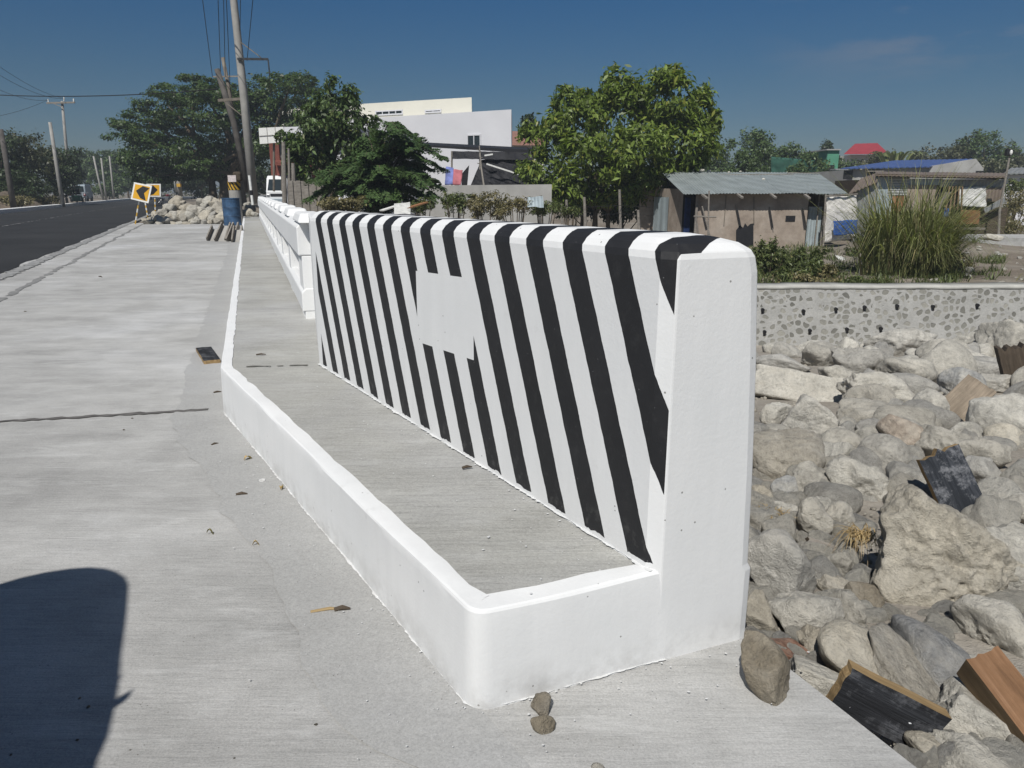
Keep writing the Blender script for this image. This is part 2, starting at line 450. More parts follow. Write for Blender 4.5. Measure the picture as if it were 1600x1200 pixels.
M['cream'] = simple('facade_cream', (0.66, 0.64, 0.55), 0.8, 0.05, 0.35)
M['blockgrey'] = simple('block_wall', (0.33, 0.325, 0.31), 0.9, 0.15, 1.2)
M['greenwall'] = simple('green_wall', (0.09, 0.27, 0.175), 0.8, 0.1, 1.2)
M['greennet'] = simple('green_net', (0.03, 0.09, 0.065), 0.9, 0.3, 2)
M['redroof'] = simple('roof_red', (0.27, 0.035, 0.045), 0.6, 0.12, 2)
M['blueroof'] = simple('roof_blue', (0.05, 0.085, 0.21), 0.55, 0.12, 2)
M['brownroof'] = simple('roof_brown', (0.23, 0.12, 0.09), 0.8, 0.12, 2)
M['blacktarp'] = simple('black_tarp', (0.015, 0.015, 0.018), 0.7, 0.4, 2)
M['cloud'] = None

def sheet_metal(name, c, axis=0, freq=80.0, rust=0.3, bump=0.5):
    m = NT(name); v = m.coord("Object"); x = m.sep(v)[axis]
    w = m.math('SINE', m.math('MULTIPLY', x, freq))
    n1 = m.noise(v, 1.6, 5, 0.6); n2 = m.noise(v, 9, 5, 0.65)
    col = m.ramp(n1, [(0.3, tuple(q * .85 for q in c)), (0.7, tuple(q * 1.12 for q in c))])
    col = m.mix(m.val(n2, 0.56, 0.72, 0, rust), col, (0.17, 0.11, 0.075))
    col = m.mix(0.5, col, m.ramp(m.val(w, -1, 1), [(0.0, 0.78), (0.6, 1.06)]), 'MULTIPLY')
    m.base(col); m.rough(0.55); m.b.inputs["Metallic"].default_value = 0.15
    m.bump(w, bump, 0.02)
    return m.mat
M['hutroof'] = sheet_metal('hut_roof_sheet', (0.255, 0.285, 0.285), 0, 60, 0.10)
M['tin'] = sheet_metal('galvanised_sheet', (0.36, 0.42, 0.44), 0, 55, 0.22)
M['tinold'] = sheet_metal('old_grey_sheet', (0.24, 0.25, 0.25), 0, 45, 0.45)
M['tinrust'] = sheet_metal('rusty_sheet', (0.20, 0.16, 0.13), 0, 45, 0.7)
M['tinhoriz'] = sheet_metal('patched_sheet', (0.33, 0.34, 0.33), 2, 60, 0.35)

def hut_wall_mat():
    m = NT('hut_fibre_board'); v = m.coord("Object")
    a = m.noise(v, 1.1, 6, 0.62, 0.3); b = m.noise(v, 5, 6, 0.65)
    col = m.ramp(a, [(0.3, (0.215, 0.175, 0.14)), (0.5, (0.30, 0.25, 0.205)), (0.7, (0.37, 0.32, 0.27))])
    col = m.mix(0.8, col, m.ramp(b, [(0.3, 0.78), (0.7, 1.15)]), 'MULTIPLY')
    m.base(col); m.rough(0.9); m.bump(b, 0.2, 0.02)
    return m.mat
M['hutwall'] = hut_wall_mat()
def sack_mat(name, c):
    m = NT(name); v = m.coord("Object"); vs = m.coord("Object", scale=(1, 1, 1), rot=(0, 0.6, 0))
    a = m.noise(vs, 2.5, 6, 0.6, 1.5); b = m.noise(v, 6, 5)
    col = m.ramp(b, [(0.3, tuple(q * .75 for q in c)), (0.65, c)])
    m.base(col); m.rough(0.8); m.bump(a, 0.6, 0.12)
    return m.mat
M['sack'] = sack_mat('white_sacking', (0.68, 0.66, 0.62))
M['torn'] = sack_mat('torn_banner', (0.60, 0.60, 0.57))

def asphalt_mat():
    m = NT('asphalt'); v = m.coord("Object")
    a = m.noise(v, 0.5, 6, 0.6, .3); b = m.noise(v, 60, 4, 0.7)
    col = m.ramp(a, [(0.3, 0.022), (0.7, 0.036)])
    col = m.mix(0.7, col, m.ramp(b, [(0.3, 0.7), (0.7, 1.35)]), 'MULTIPLY')
    m.base(col); m.rough(0.8); m.bump(b, 0.4, 0.006); return m.mat
M['asphalt'] = asphalt_mat()
def ground_mat():
    m = NT('dry_ground'); v = m.coord("Object")
    a = m.noise(v, 0.35, 7, 0.62, .4); b = m.noise(v, 2.4, 7, 0.68); d = m.noise(v, 22, 5, 0.72)
    col = m.ramp(a, [(0.3, (0.15, 0.12, 0.09)), (0.5, (0.215, 0.185, 0.15)), (0.7, (0.29, 0.265, 0.225))])
    col = m.mix(0.8, col, m.ramp(b, [(0.3, 0.68), (0.7, 1.22)]), 'MULTIPLY')
    col = m.mix(0.7, col, m.ramp(d, [(0.3, 0.72), (0.7, 1.25)]), 'MULTIPLY')
    m.base(col); m.rough(0.95); m.bump(m.math('ADD', b, m.math('MULTIPLY', d, .5)), 0.7, 0.06); return m.mat
M['ground'] = ground_mat()
def sand_mat():
    m = NT('river_sand'); v = m.coord("Object")
    b = m.noise(v, 2.4, 7, 0.68); d = m.noise(v, 30, 5, 0.72); e = m.noise(v, 150, 3)
    col = m.ramp(b, [(0.3, (0.24, 0.215, 0.18)), (0.7, (0.36, 0.33, 0.285))])
    col = m.mix(0.8, col, m.ramp(d, [(0.3, 0.70), (0.7, 1.22)]), 'MULTIPLY')
    m.base(col); m.rough(0.95); m.bump(m.math('ADD', d, m.math('MULTIPLY', e, .5)), 0.7, 0.02); return m.mat
M['sand'] = sand_mat()

def masonry_mat():
    """rounded river stones set flush in pale mortar"""
    m = NT('river_stone_masonry'); v = m.coord("Object", scale=(1, 0.001, 1.15))
    wv = m.n("ShaderNodeVectorMath"); wv.operation = 'ADD'
    nz = m.n("ShaderNodeTexNoise"); nz.inputs["Scale"].default_value = 3.0; m.link(v, nz.inputs["Vector"])
    sc = m.n("ShaderNodeVectorMath"); sc.operation = 'SCALE'; sc.inputs["Scale"].default_value = 0.16
    m.link(nz.outputs["Color"], sc.inputs[0]); m.link(v, wv.inputs[0]); m.link(sc.outputs[0], wv.inputs[1])
    vv = wv.outputs[0]
    e = m.voro(vv, 6.2, 'DISTANCE_TO_EDGE'); cid = m.voro(vv, 6.2, 'F1', "Color")
    f1 = m.voro(vv, 6.2, 'F1')
    cx = m.sep(cid)
    big = m.noise(v, 0.9, 4)
    thr = m.math('ADD', m.math('ADD', 0.036, m.math('MULTIPLY', m.math('SUBTRACT', big, 0.5), 0.3)), m.math('ADD', m.math('MULTIPLY', cx[2], 0.06), m.val(f1, .30, .55, 0.0, 0.20)))
    stone = m.val(m.math('SUBTRACT', e, thr), -0.012, 0.012)
    stone = m.math('MULTIPLY', stone, m.math('GREATER_THAN', cx[1], 0.07))
    fine = m.noise(v, 24, 5, 0.7)
    sc_ = m.ramp(cx[0], [(0, (0.15, 0.147, 0.13)), (0.5, (0.225, 0.22, 0.195)), (1, (0.32, 0.31, 0.275))])
    mo = m.ramp(m.noise(v, 2.5, 6, .65), [(0.3, (0.30, 0.297, 0.28)), (0.7, (0.42, 0.415, 0.395))])
    col = m.mix(stone, mo, sc_)
    # a ring of mortar shadow-free grime round each stone is left to the bump
    col = m.mix(0.7, col, m.ramp(fine, [(0.3, 0.75), (0.7, 1.2)]), 'MULTIPLY')
    m.base(col); m.rough(0.92)
    m.bump(m.math('ADD', m.math('MULTIPLY', m.val(m.math('SUBTRACT', e, thr), -0.04, 0.06), -0.7), m.math('MULTIPLY', fine, .3)), 0.35, 0.05)
    return m.mat
M['masonry'] = masonry_mat()

def leaf_mat(name, c, trans=0.25, var=0.45, yel=(0.16, 0.17, 0.03), dry=0.0):
    m = NT(name)
    gi = m.n("ShaderNodeNewGeometry")
    r = gi.outputs["Random Per Island"]
    col = m.ramp(r, [(0.0, tuple(x * (1 - var) for x in c)), (0.55, c), (0.88, tuple(x * (1 + var) for x in c)), (1.0, yel)])
    m.base(col); m.rough(0.45); m.b.inputs["Specular IOR Level"].default_value = 0.3
    tr = m.n("ShaderNodeBsdfTranslucent"); m.link(m.mix(1.0, col, (1.3, 1.5, 0.6), 'MULTIPLY'), tr.inputs[0])
    ms = m.n("ShaderNodeMixShader"); ms.inputs[0].default_value = trans
    m.link(m.b.outputs[0], ms.inputs[1]); m.link(tr.outputs[0], ms.inputs[2])
    m.link(ms.outputs[0], m.t.nodes["Material Output"].inputs["Surface"])
    return m.mat
M['mango'] = leaf_mat('mango_leaf', (0.13, 0.18, 0.035), 0.3, 0.5, (0.22, 0.22, 0.04))
M['raintree'] = leaf_mat('rain_tree_leaf', (0.048, 0.080, 0.022), 0.2, 0.5, (0.08, 0.11, 0.02))
M['feather'] = leaf_mat('feathery_leaf', (0.060, 0.102, 0.034), 0.2, 0.5, (0.07, 0.10, 0.03))
M['upright'] = leaf_mat('broad_leaf', (0.085, 0.128, 0.045), 0.25, 0.5, (0.15, 0.16, 0.05))
M['fargreen'] = leaf_mat('far_leaf', (0.075, 0.115, 0.040), 0.2, 0.4, (0.09, 0.10, 0.04))
M['farolive'] = leaf_mat('far_olive_leaf', (0.08, 0.086, 0.044), 0.2, 0.4, (0.11, 0.10, 0.05))
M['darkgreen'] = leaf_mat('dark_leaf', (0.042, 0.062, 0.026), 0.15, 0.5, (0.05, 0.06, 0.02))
M['weed'] = leaf_mat('weed_leaf', (0.10, 0.125, 0.045), 0.25, 0.5, (0.22, 0.19, 0.08))
M['dryweed'] = leaf_mat('dry_weed', (0.17, 0.15, 0.075), 0.2, 0.45, (0.30, 0.25, 0.13))
M['grass'] = leaf_mat('tall_grass_blade', (0.195, 0.21, 0.085), 0.3, 0.45, (0.36, 0.31, 0.15))
M['straw'] = leaf_mat('straw', (0.36, 0.26, 0.13), 0.15, 0.4, (0.45, 0.36, 0.2))
M['bark'] = simple('bark', (0.10, 0.078, 0.055), 0.9, 0.35, 5, bump=0.5)
M['barkpale'] = simple('pale_bark', (0.20, 0.175, 0.14), 0.9, 0.3, 5, bump=0.4)

# ================================================================== SETTING
S = 0.72
W0 = Vector((0.3199, 1.5244)); UD = Vector((-0.52488, 0.85118)); WD = Vector((0.85118, 0.52488))
KA = G(740, 1115).xy; KB = G(1170, 995).xy; KK = G(350, 645).xy
RAZ = math.radians(-19.2); RD = Vector((math.sin(RAZ), math.cos(RAZ))); RW = Vector((math.cos(RAZ), -math.sin(RAZ)))
KF = KK + RD * 26.0
R0 = Vector((-1.438, 5.006))
SLABDIR = (G(1420, 1190).xy - KB).normalized()
RAIL_LEN = 19.9

# right-hand edge of the concrete, from behind the camera to the far end of the bridge
wall_foot_r0 = KB.copy()
E_wall = W0 + UD * 2.6 + WD * 0.30
E_rail0 = R0 + RW * 0.24
E_rail1 = R0 + RD * (RAIL_LEN + 3) + RW * 0.24
edge = [KB + SLABDIR * 7.0, KB + SLABDIR * 0.8, KB, E_wall, E_rail0, E_rail1]
def edge_d(x, y):
    """signed distance to the right of the concrete's edge (negative: on the concrete side)"""
    p = Vector((x, y)); best = 1e9; sg = -1
    for a, b in zip(edge[:-1], edge[1:]):
        ab = b - a; t = max(0, min(1, (p - a).dot(ab) / ab.dot(ab)))
        q = a + ab * t; d = (p - q).length
        if d < best - 1e-9:
            best = d; cr = ab.x * (p.y - q.y) - ab.y * (p.x - q.x); sg = -1 if cr > 0 else 1
    return best * sg
YW = 15.74
PY = [-8, 0.5, 1.2, 2, 3, 4.5, 6.5, 9.5, 12, 15.7]
PZ = [-0.35, -0.10, -0.13, -0.22, -0.40, -0.66, -0.95, -1.30, -1.65, -2.2]
def prof(Y):
    return interp(Y, PY, PZ) if Y < YW + .2 else interp(Y, [YW + .2, 28, 45, 70, 120], [-0.95, -0.92, -0.8, -0.4, -0.05])
def ground_z(x, y):
    d = edge_d(x, y)
    zc = prof(y)
    if y > 22: base = lerp(-0.06, zc, sstep(0.2, 2.5, d))
    else: base = lerp(-0.30, zc, sstep(-0.05, 0.45, d)) if d > -0.05 else -0.3
    if d < -0.05: base = -0.06 if y > 27 else -0.3
    if d > 0.1:
        base += 0.05 * noise.noise(Vector((x * 0.9, y * 0.9, 1.0))) * min(1, d)
        if y > YW + .3: base += 0.06 * noise.noise(Vector((x * 0.5, y * 0.5, 4.0)))
        if d > 2.2 and y < 12 and x < 60: base += 0.0
    # dirt mound beside the hut
    base += 0.75 * math.exp(-(((x - 12.5) / 1.1) ** 2 + ((y - 24.6) / 1.5) ** 2))
    base += 0.25 * math.exp(-(((x - 9.6) / 1.8) ** 2 + ((y - 23.5) / 2.2) ** 2))
    base += 0.35 * math.exp(-(((x - 15.5) / 2.5) ** 2 + ((y - 27.0) / 2.0) ** 2))
    return base
xs = np.concatenate([np.linspace(-900, -60, 12), np.linspace(-50, -14, 19), np.linspace(-12, -1, 34), np.linspace(-0.75, 8, 60), np.linspace(8.3, 24, 48), np.linspace(26, 60, 16), np.linspace(80, 900, 12)])
ys = np.concatenate([np.linspace(-60, -4, 8), np.linspace(-2.5, 0.5, 10), np.linspace(0.65, 7, 56), np.linspace(7.25, YW - .05, 30), np.linspace(YW + .15, 32, 54), np.linspace(33, 70, 24), np.linspace(78, 200, 14), np.linspace(240, 1500, 12)])
V = [(x, y, ground_z(x, y)) for y in ys for x in xs]
nx = len(xs)
F = [(j * nx + i, j * nx + i + 1, (j + 1) * nx + i + 1, (j + 1) * nx + i) for j in range(len(ys) - 1) for i in range(nx - 1)]
terrain = np_mesh('terrain', V, F, [M['sand'], M['ground']], smooth=True)
mi = np.array([0 if ys[k // (nx - 1)] < YW else 1 for k in range(len(F))], dtype=np.int32)
terrain.data.polygons.foreach_set("material_index", mi)
tag(terrain, kind='structure')

# concrete apron / bridge deck (one thick sheet)
RX = 26.0
mb = MB()
left_far = Vector((-30, 27.6))
deck = [Vector((-30, -8))] + edge + [Vector((E_rail1.x - 14, E_rail1.y + 0.0))]
deck = [Vector((-24, -8)), KB + SLABDIR * 7.0, KB, E_wall, E_rail0, R0 + RD * 22.8 + RW * .24, Vector((-26, 28.2))]
mb.prism(deck, -2.4, 0.0)
o = mb.build('pavement', M['slab']); tag(o, kind='structure')

# asphalt road: right edge through survey points, straight, then a gentle bend to the right
RDAZ = math.radians(-22.1)
rd = Vector((math.sin(RDAZ), math.cos(RDAZ))); rw = Vector((math.cos(RDAZ), -math.sin(RDAZ)))
e0 = G(0, 428).xy
def road_pt(s, off):
    """point on the road: s along it from the survey point, off to the right of its right edge"""
    if s <= 105: return e0 + rd * s + rw * off
    th = (s - 105) / 150.0
    c0 = e0 + rd * 105 + rw * (150.0)
    a = RDAZ + th
    nrm = Vector((math.cos(a), -math.sin(a)))
    return c0 - nrm * (150.0 - off)
RWID = 6.9
mb = MB(); ss = [-30 + i * 0.5 for i in range(110)] + [26 + i * 6 for i in range(30)]
pr = None
for s in ss:
    r_ = road_pt(s, 0.10 * noise.noise(Vector((s * 0.8, 0, 0))) + 0.07 * noise.noise(Vector((s * 3.1, 4, 0)))); l_ = road_pt(s, -RWID)
    cur = ((l_.x, l_.y, 0.005), (r_.x, r_.y, 0.005))
    if pr: mb.quad(pr[0], pr[1], cur[1], cur[0])
    pr = cur
o = mb.build('road', M['asphalt']); tag(o, kind='structure')
# worn white edge line and centre line
def ragged_strip(mb, fn, s0, s1, step, w, z, k=1.0, gap=0.0):
    pr = None; s = s0
    while s <= s1:
        a = fn(s, -w / 2 + random.uniform(-.25, .25) * w * k); b = fn(s, w / 2 + random.uniform(-.25, .25) * w * k)
        cur = ((a.x, a.y, z), (b.x, b.y, z))
        if pr and random.random() > gap: mb.quad(pr[0], pr[1], cur[1], cur[0])
        pr = cur; s += step
mb = MB()
ragged_strip(mb, lambda s, o_: road_pt(s, 0.13 + o_), -4, 60, 0.07, 0.16, 0.009, 1.0, 0.0)
ragged_strip(mb, lambda s, o_: road_pt(s, -RWID / 2 + o_), 2, 100, 0.3, 0.05, 0.009, 1.2, 0.55)
o = mb.build('road_marking', simple('worn_line', (0.24, 0.24, 0.235), 0.9, 0.4, 9)); tag(o, kind='structure')
mb = MB()
ragged_strip(mb, lambda s, o_: road_pt(s, 0.62 + 0.05 * noise.noise(Vector((s, 3, 3))) + o_), -6, 24, 0.12, 0.07, 0.004, 1.2, 0.12)
o = mb.build('edge_joint', simple('joint_dirt', (0.20, 0.20, 0.195), 0.95, 0.3, 14)); tag(o, kind='structure')
# slab joint across the apron
ja = G(-420, 684).xy; jb = G(332, 640).xy
jd = (jb - ja); jl = jd.length; jd.normalize(); jn = Vector((jd.y, -jd.x))
mb = MB()
def jf(s, o_): return ja + jd * s + jn * (o_ + 0.012 * noise.noise(Vector((s * 4, 0, 9))))
ragged_strip(mb, jf, 0, jl, 0.03, 0.035, 0.004, 1.3, 0.06)
o = mb.build('slab_joint', simple('joint_gap', (0.105, 0.10, 0.095), 0.95, 0.35, 20)); tag(o, kind='structure')

# smooth cement band along the kerb
mb = MB(); pr = None
path = [KA - (KB - KA).normalized() * 0.0 + (KA - KK).normalized() * 0.22, KA, KK, KK + RD * 8, KF]
def kerb_dir(i):
    return (path[min(i + 1, len(path) - 1)] - path[max(i, 0)]).normalized() if i < len(path) - 1 else (path[i] - path[i - 1]).normalized()
pts = []
for i in range(len(path) - 1):
    a, b = path[i], path[i + 1]; L = (b - a).length; n = max(1, int(L / 0.05))
    for k in range(n): pts.append(a + (b - a) * (k / n))
for k, p in enumerate(pts):
    if k < len(pts) - 1: d = (pts[min(k + 6, len(pts) - 1)] - pts[max(k - 6, 0)]).normalized()
    lf = Vector((-d.y, d.x))
    w = 0.24 + 0.05 * noise.noise(Vector((k * .07, 0, 0))) + 0.03 * noise.noise(Vector((k * .4, 2, 0)))
    if k < 6: w *= 0.4 + k * 0.1
    q = p + lf * w; c0 = p - lf * 0.02
    cur = ((q.x, q.y, 0.003), (c0.x, c0.y, 0.003))
    if pr: mb.quad(pr[0], pr[1], cur[1], cur[0])
    pr = cur
o = mb.build('cement_strip', M['cement']); tag(o, kind='structure')

# ------------------------------------------------------------------ raised walkway + white kerb
KZ = 0.238
inn_flare = WD.copy()
K2 = G(376, 575, KZ).xy
mb = MB()
ki = 0.03
endR = R0 + RD * 23 + RW * 0.2
walk = [KA + (KB - KA).normalized() * ki + UD * ki, KB - (KB - KA).normalized() * .02 + UD * ki, E_wall, E_rail0, R0 + RD * 22.6 + RW * .2, KK + RD * 25.9 + RW * ki, KK + RW * ki + Vector((0.01, -0.005))]
mb.prism(walk, 0.0, KZ - 0.004)
walkway = mb.build('walkway', M['walk']); tag(walkway, kind='structure')
# cross joints of the walkway
mb = MB()
for (a, b) in ((G(385, 572, KZ).xy, G(497, 570, KZ).xy), (G(383, 367, KZ).xy, G(410, 365, KZ).xy)):
    d = (b - a); L = d.length; d.normalize(); nn = Vector((d.y, -d.x))
    ragged_strip(mb, lambda s, o_: a + d * s + nn * (o_ + .01 * noise.noise(Vector((s * 5, 1, 0)))), 0, L, 0.03, 0.016, KZ, 1.5, 0.25)
o = mb.build('walkway_joint', simple('walk_joint', (0.14, 0.135, 0.12), 0.95, 0.3, 14)); tag(o, kind='structure')

def fillet(path, r, n=6):
    out = [path[0]]
    for i in range(1, len(path) - 1):
        p0, p, p1 = path[i - 1], path[i], path[i + 1]
        a = (p0 - p).normalized(); b = (p1 - p).normalized()
        ang = a.angle(b); t = min(r / math.tan(ang / 2), 0.4 * min((p0 - p).length, (p1 - p).length))
        A, B = p + a * t, p + b * t
        for k in range(n + 1):
            u = k / n; out.append(A.lerp(p, u).lerp(p.lerp(B, u), u))
    out.append(path[-1]); return out
kpath0 = [KA + (KB - KA) * 0.66, KA, KK, KK + RD * 26]
kp = fillet([Vector(p) for p in kpath0], 0.055, 8)
# subdivide for hand-made wobble
kp2 = []
for a, b in zip(kp[:-1], kp[1:]):
    n = max(1, int((b - a).length / (0.06 if a.y < 8 else 0.4)))
    kp2 += [a.lerp(b, k / n) for k in range(n)]
kp2.append(kp[-1])
prof_k = [(0.0, 0.0), (0.001, 0.06), (0.002, 0.14), (0.003, KZ - 0.03), (0.004, KZ - 0.008), (0.0065, KZ - 0.003), (0.012, KZ - 0.0005), (0.026, KZ), (0.042, KZ + 0.001), (0.058, KZ + 0.0005), (0.061, KZ - 0.02)]
rings = []
for i, p in enumerate(kp2):
    d = (kp2[min(i + 1, len(kp2) - 1)] - kp2[max(i - 1, 0)]).normalized(); inn = Vector((d.y, -d.x))
    rg = []
    for j, (o_, z) in enumerate(prof_k):
        wv = 0.006 * noise.noise(Vector((p.x * 3.1, p.y * 3.1, j * .3)))
        if j >= 8: wv += 0.010 * noise.noise(Vector((p.x * 9, p.y * 9, 5))) + 0.006 * noise.noise(Vector((p.x * 25, p.y * 25, 5)))
        if 4 <= j <= 8: z = z + 0.004 * noise.noise(Vector((p.x * 4, p.y * 4, 8)))
        q = p + inn * (o_ + wv)
        rg.append(Vector((q.x, q.y, z)))
    rings.append(rg)
mb = MB(); mb.rings(rings, False, 0, False)
kerb = mb.build('kerb', M['white'], smooth=True)
kerb.data.set_sharp_from_angle(angle=math.radians(20))
tag(kerb, 'long white painted concrete kerb bordering the walkway with a rounded near corner', 'kerb')
# paint that ran off the brush onto the concrete
mb = MB(); pr = None
for i, p in enumerate(kp2):
    if p.y > 9: break
for i in range(len(kp2) - 1):
    a, b = kp2[i], kp2[i + 1]
    if a.y > 7: break
    d = (b - a).normalized(); out_ = Vector((-d.y, d.x)); L = (b - a).length; n = max(1, int(L / 0.008))
    for k in range(n):
        p = a.lerp(b, k / n); w = max(0.0005, 0.003 + 0.007 * noise.noise(Vector((p.x * 9, p.y * 9, 0))) + 0.006 * noise.noise(Vector((p.x * 60, p.y * 60, 0))))
        q = p + out_ * w; c0 = p - out_ * 0.006
        cur = ((q.x, q.y, 0.0048), (c0.x, c0.y, 0.006))
        if pr: mb.quad(pr[0], pr[1], cur[1], cur[0])
        pr = cur
def flecks(mb, n, fn, z, s0=0.0015, s1=0.006):
    for _ in range(n):
        p = fn(); r = s0 + (s1 - s0) * random.random() ** 3; a0 = random.random() * 6
        k = random.randint(4, 6)
        mb.add([(p.x + r * random.uniform(.5, 1.2) * math.cos(a0 + 2 * PI * j / k), p.y + r * random.uniform(.5, 1.2) * math.sin(a0 + 2 * PI * j / k), z) for j in range(k)], [tuple(range(k))])
def near_kerb():
    if random.random() < 0.6: p = KA.lerp(KK, random.random())
    else: p = KA.lerp(KB, random.random())
    return p + Vector((random.gauss(0, 1), random.gauss(0, 1))).normalized() * abs(random.gauss(0, 0.18))
def near_kerb_out():
    while True:
        p = near_kerb()
        dd = (KK - KA).normalized(); n1 = Vector((-dd.y, dd.x)); d2 = (KB - KA).normalized(); n2 = Vector((d2.y, -d2.x))
        if (p - KA).dot(n1) > 0.006 or (p - KA).dot(n2) > 0.006: return p
flecks(mb, 260, near_kerb_out, 0.0075, 0.001, 0.004)
o = mb.build('paint_spill', M['lime']); tag(o, kind='structure')
mb = MB()
def on_walk(): return W0 + UD * random.uniform(0.05, 3.3) - WD * abs(random.gauss(0, 0.14)) - WD * .01
flecks(mb, 200, on_walk, KZ + 0.001, 0.001, 0.0045)
pr = None
for k in range(400):
    p = W0 + UD * (0.0 + k * 0.0062); w = max(0.0005, 0.005 + 0.009 * noise.noise(Vector((k * .09, 0, 0))) + 0.007 * noise.noise(Vector((k * .5, 3, 0))))
    q = p - WD * w; c0 = p + WD * 0.004
    cur = ((q.x, q.y, KZ + .0015), (c0.x, c0.y, KZ + .002))
    if pr: mb.quad(pr[0], pr[1], cur[1], cur[0])
    pr = cur
o = mb.build('paint_drip', M['lime']); tag(o, kind='structure')

# ------------------------------------------------------------------ striped end wall (local frame: x along, y across, z up)
WL = 2.452; WT0 = 0.28; WT1 = 0.235; ZA = 0.957; ZR = 0.992
wall_root = empty('end_wall', (W0.x, W0.y, 0), math.atan2(UD.y, UD.x))
# local y must point to the right of x: use mirrored across -> build with y negative
wr = math.atan2(UD.y, UD.x)
def sk(w): return -0.16 * w + 0.003
def wall_section(e, x, th):
    """polygon of the section at height e: left corner bevel and rounded right corner"""
mb = MB()
def sect(z, inset_l, inset_e, th, ir=None):
    b = 0.022
    pts = []
    # start at far left, go to near left bevel, along the end, round right corner, far right
    pts.append((WL, inset_l)); pts.append((b + inset_e, inset_l)); pts.append((sk(inset_l + b) - 0.012 + inset_e, inset_l + b * 0.85))
    yr = th - (inset_l * 0.8 if ir is None else ir)
    pts.append((sk(yr - 0.035) - 0.014 + inset_e, yr - 0.035)); pts.append((sk(yr - 0.010) - 0.006 + inset_e, yr - 0.010)); pts.append((sk(yr) + 0.016 + inset_e, yr))
    pts.append((WL, yr))
    return [Vector((x, -y, z)) for x, y in pts]
levels = [(-.1, 0, 0, WT0 + .013), (.188, 0, 0, WT0 + .012), (.205, 0, 0, WT0 + .002), (0.45, 0.0, 0, 0.272), (0.70, 0.0, 0, 0.256), (ZA - 0.045, 0, 0, WT1 + .003, 0.0), (ZA - 0.012, 0, 0, WT1, .006), (ZA + 0.003, 0.004, 0.004, WT1, .014), (ZA + .018, 0.016, 0.026, WT1, .030), (ZR - 0.006, 0.032, 0.058, WT1, .062), (ZR, 0.048, 0.088, WT1, .092)]
mb.rings([sect(*l) for l in levels], True)
# Blender's x->UD rotation puts +y to the LEFT of UD, so across-to-the-right is -y; the material reads -y
body = mb.build('wall_panel', M['stripes'], wall_root, bevel=0.004)
tag(wall_root, 'thick white bridge end wall painted with slanted black stripes around a blank white rectangle', 'bridge wall')
# unstriped continuation up to the railing
mb = MB()
pA = W0 + UD * (WL + 0.002) + WD * 0.0; pB = R0 + RW * 0.085 + RD * 0.02
pC = R0 + RW * 0.22 + RD * 0.02; pD = W0 + UD * (WL + 0.002) + WD * 0.235
M4 = Matrix.Rotation(-wr, 2)
def loc(p): q = M4 @ (p - W0); return (q.x, q.y)
mb.prism([loc(pA), loc(pD), loc(pC), loc(pB)], KZ - .02, ZA - .01)
mb.build('link_block', M['white'], wall_root, bevel=0.01)

# ------------------------------------------------------------------ bridge railing
rail = empty('bridge_railing', (R0.x, R0.y, 0), math.atan2(RD.y, RD.x))
tag(rail, 'long white concrete bridge railing of two beams on posts behind the striped wall', 'railing')
def rbeam(name, x0, x1, y0, y1, z0, z1, ch=0.03):
    mb = MB()
    pf = [(y0, z0), (y1, z0), (y1, z1 - ch), (y1 - ch, z1), (y0 + ch, z1), (y0, z1 - ch)]
    mb.rings([[Vector((x0, -y, z)) for y, z in pf], [Vector((x1, -y, z)) for y, z in pf]])
    return mb.build(name, M['white'], rail, bevel=0.008)
rbeam('top_beam', 0.0, RAIL_LEN, 0.0, 0.20, 0.665, 0.885, 0.035)
rbeam('lower_beam', 0.0, RAIL_LEN, 0.005, 0.195, 0.285, 0.445, 0.03)
for k in range(14):
    x = 0.06 + k * (RAIL_LEN - 0.42) / 13
    mb = MB()
    for z0, z1 in ((KZ - .01, 0.664),):
        x_ = x if k else .004; mb.prism([(x_, -.022), (x + .30, -.022), (x + .30, -.178), (x_, -.178)], z0, z1)
    post = mb.build('post', M['white'], rail, bevel=0.006)
    mb = MB()
    mb.hexa([Vector(q) for q in ((x - .16, -.006, .882), (x + .50, -.006, .882), (x + .50, -.194, .882), (x - .16, -.194, .882), (x - .10, -.030, .945), (x + .44, -.030, .945), (x + .44, -.170, .945), (x - .10, -.170, .945))])
    mb.build('post_cap', M['white'], post, bevel=0.014)

# ------------------------------------------------------------------ river retaining wall
mb = MB()
rw_root = empty('retaining_wall', (6, YW, -2.4))
mb.hexa([Vector(q) for q in ((-9, 0.0, -1), (40, 0.0, -1), (40, 1, -1), (-9, 1, -1), (-9, .22, 1.46), (40, .22, 1.46), (40, .75, 1.46), (-9, .75, 1.46))])
mb.build('stone_face', M['masonry'], rw_root)
mb = MB(); rr = []
for i in range(200):
    x = -9 + i * 49 / 199; h = 1.515 + 0.02 * noise.noise(Vector((x * .7, 0, 0))) + .012 * noise.noise(Vector((x * 3, 0, 0))); f = 0.212 + .015 * noise.noise(Vector((x * 2, 7, 0))); b_ = 1.44 + .03 * noise.noise(Vector((x * 1.6, 3, 0)))
    rr.append([Vector((x, f, b_)), Vector((x, f + .005, h - .015)), Vector((x, f + .03, h)), Vector((x, .78, h)), Vector((x, .78, 1.40))])
mb.rings(rr, True)
mb.build('coping', simple('coping_mortar', (0.40, 0.395, 0.365), 0.9, 0.15, 3, bump=.4), rw_root, smooth=True)
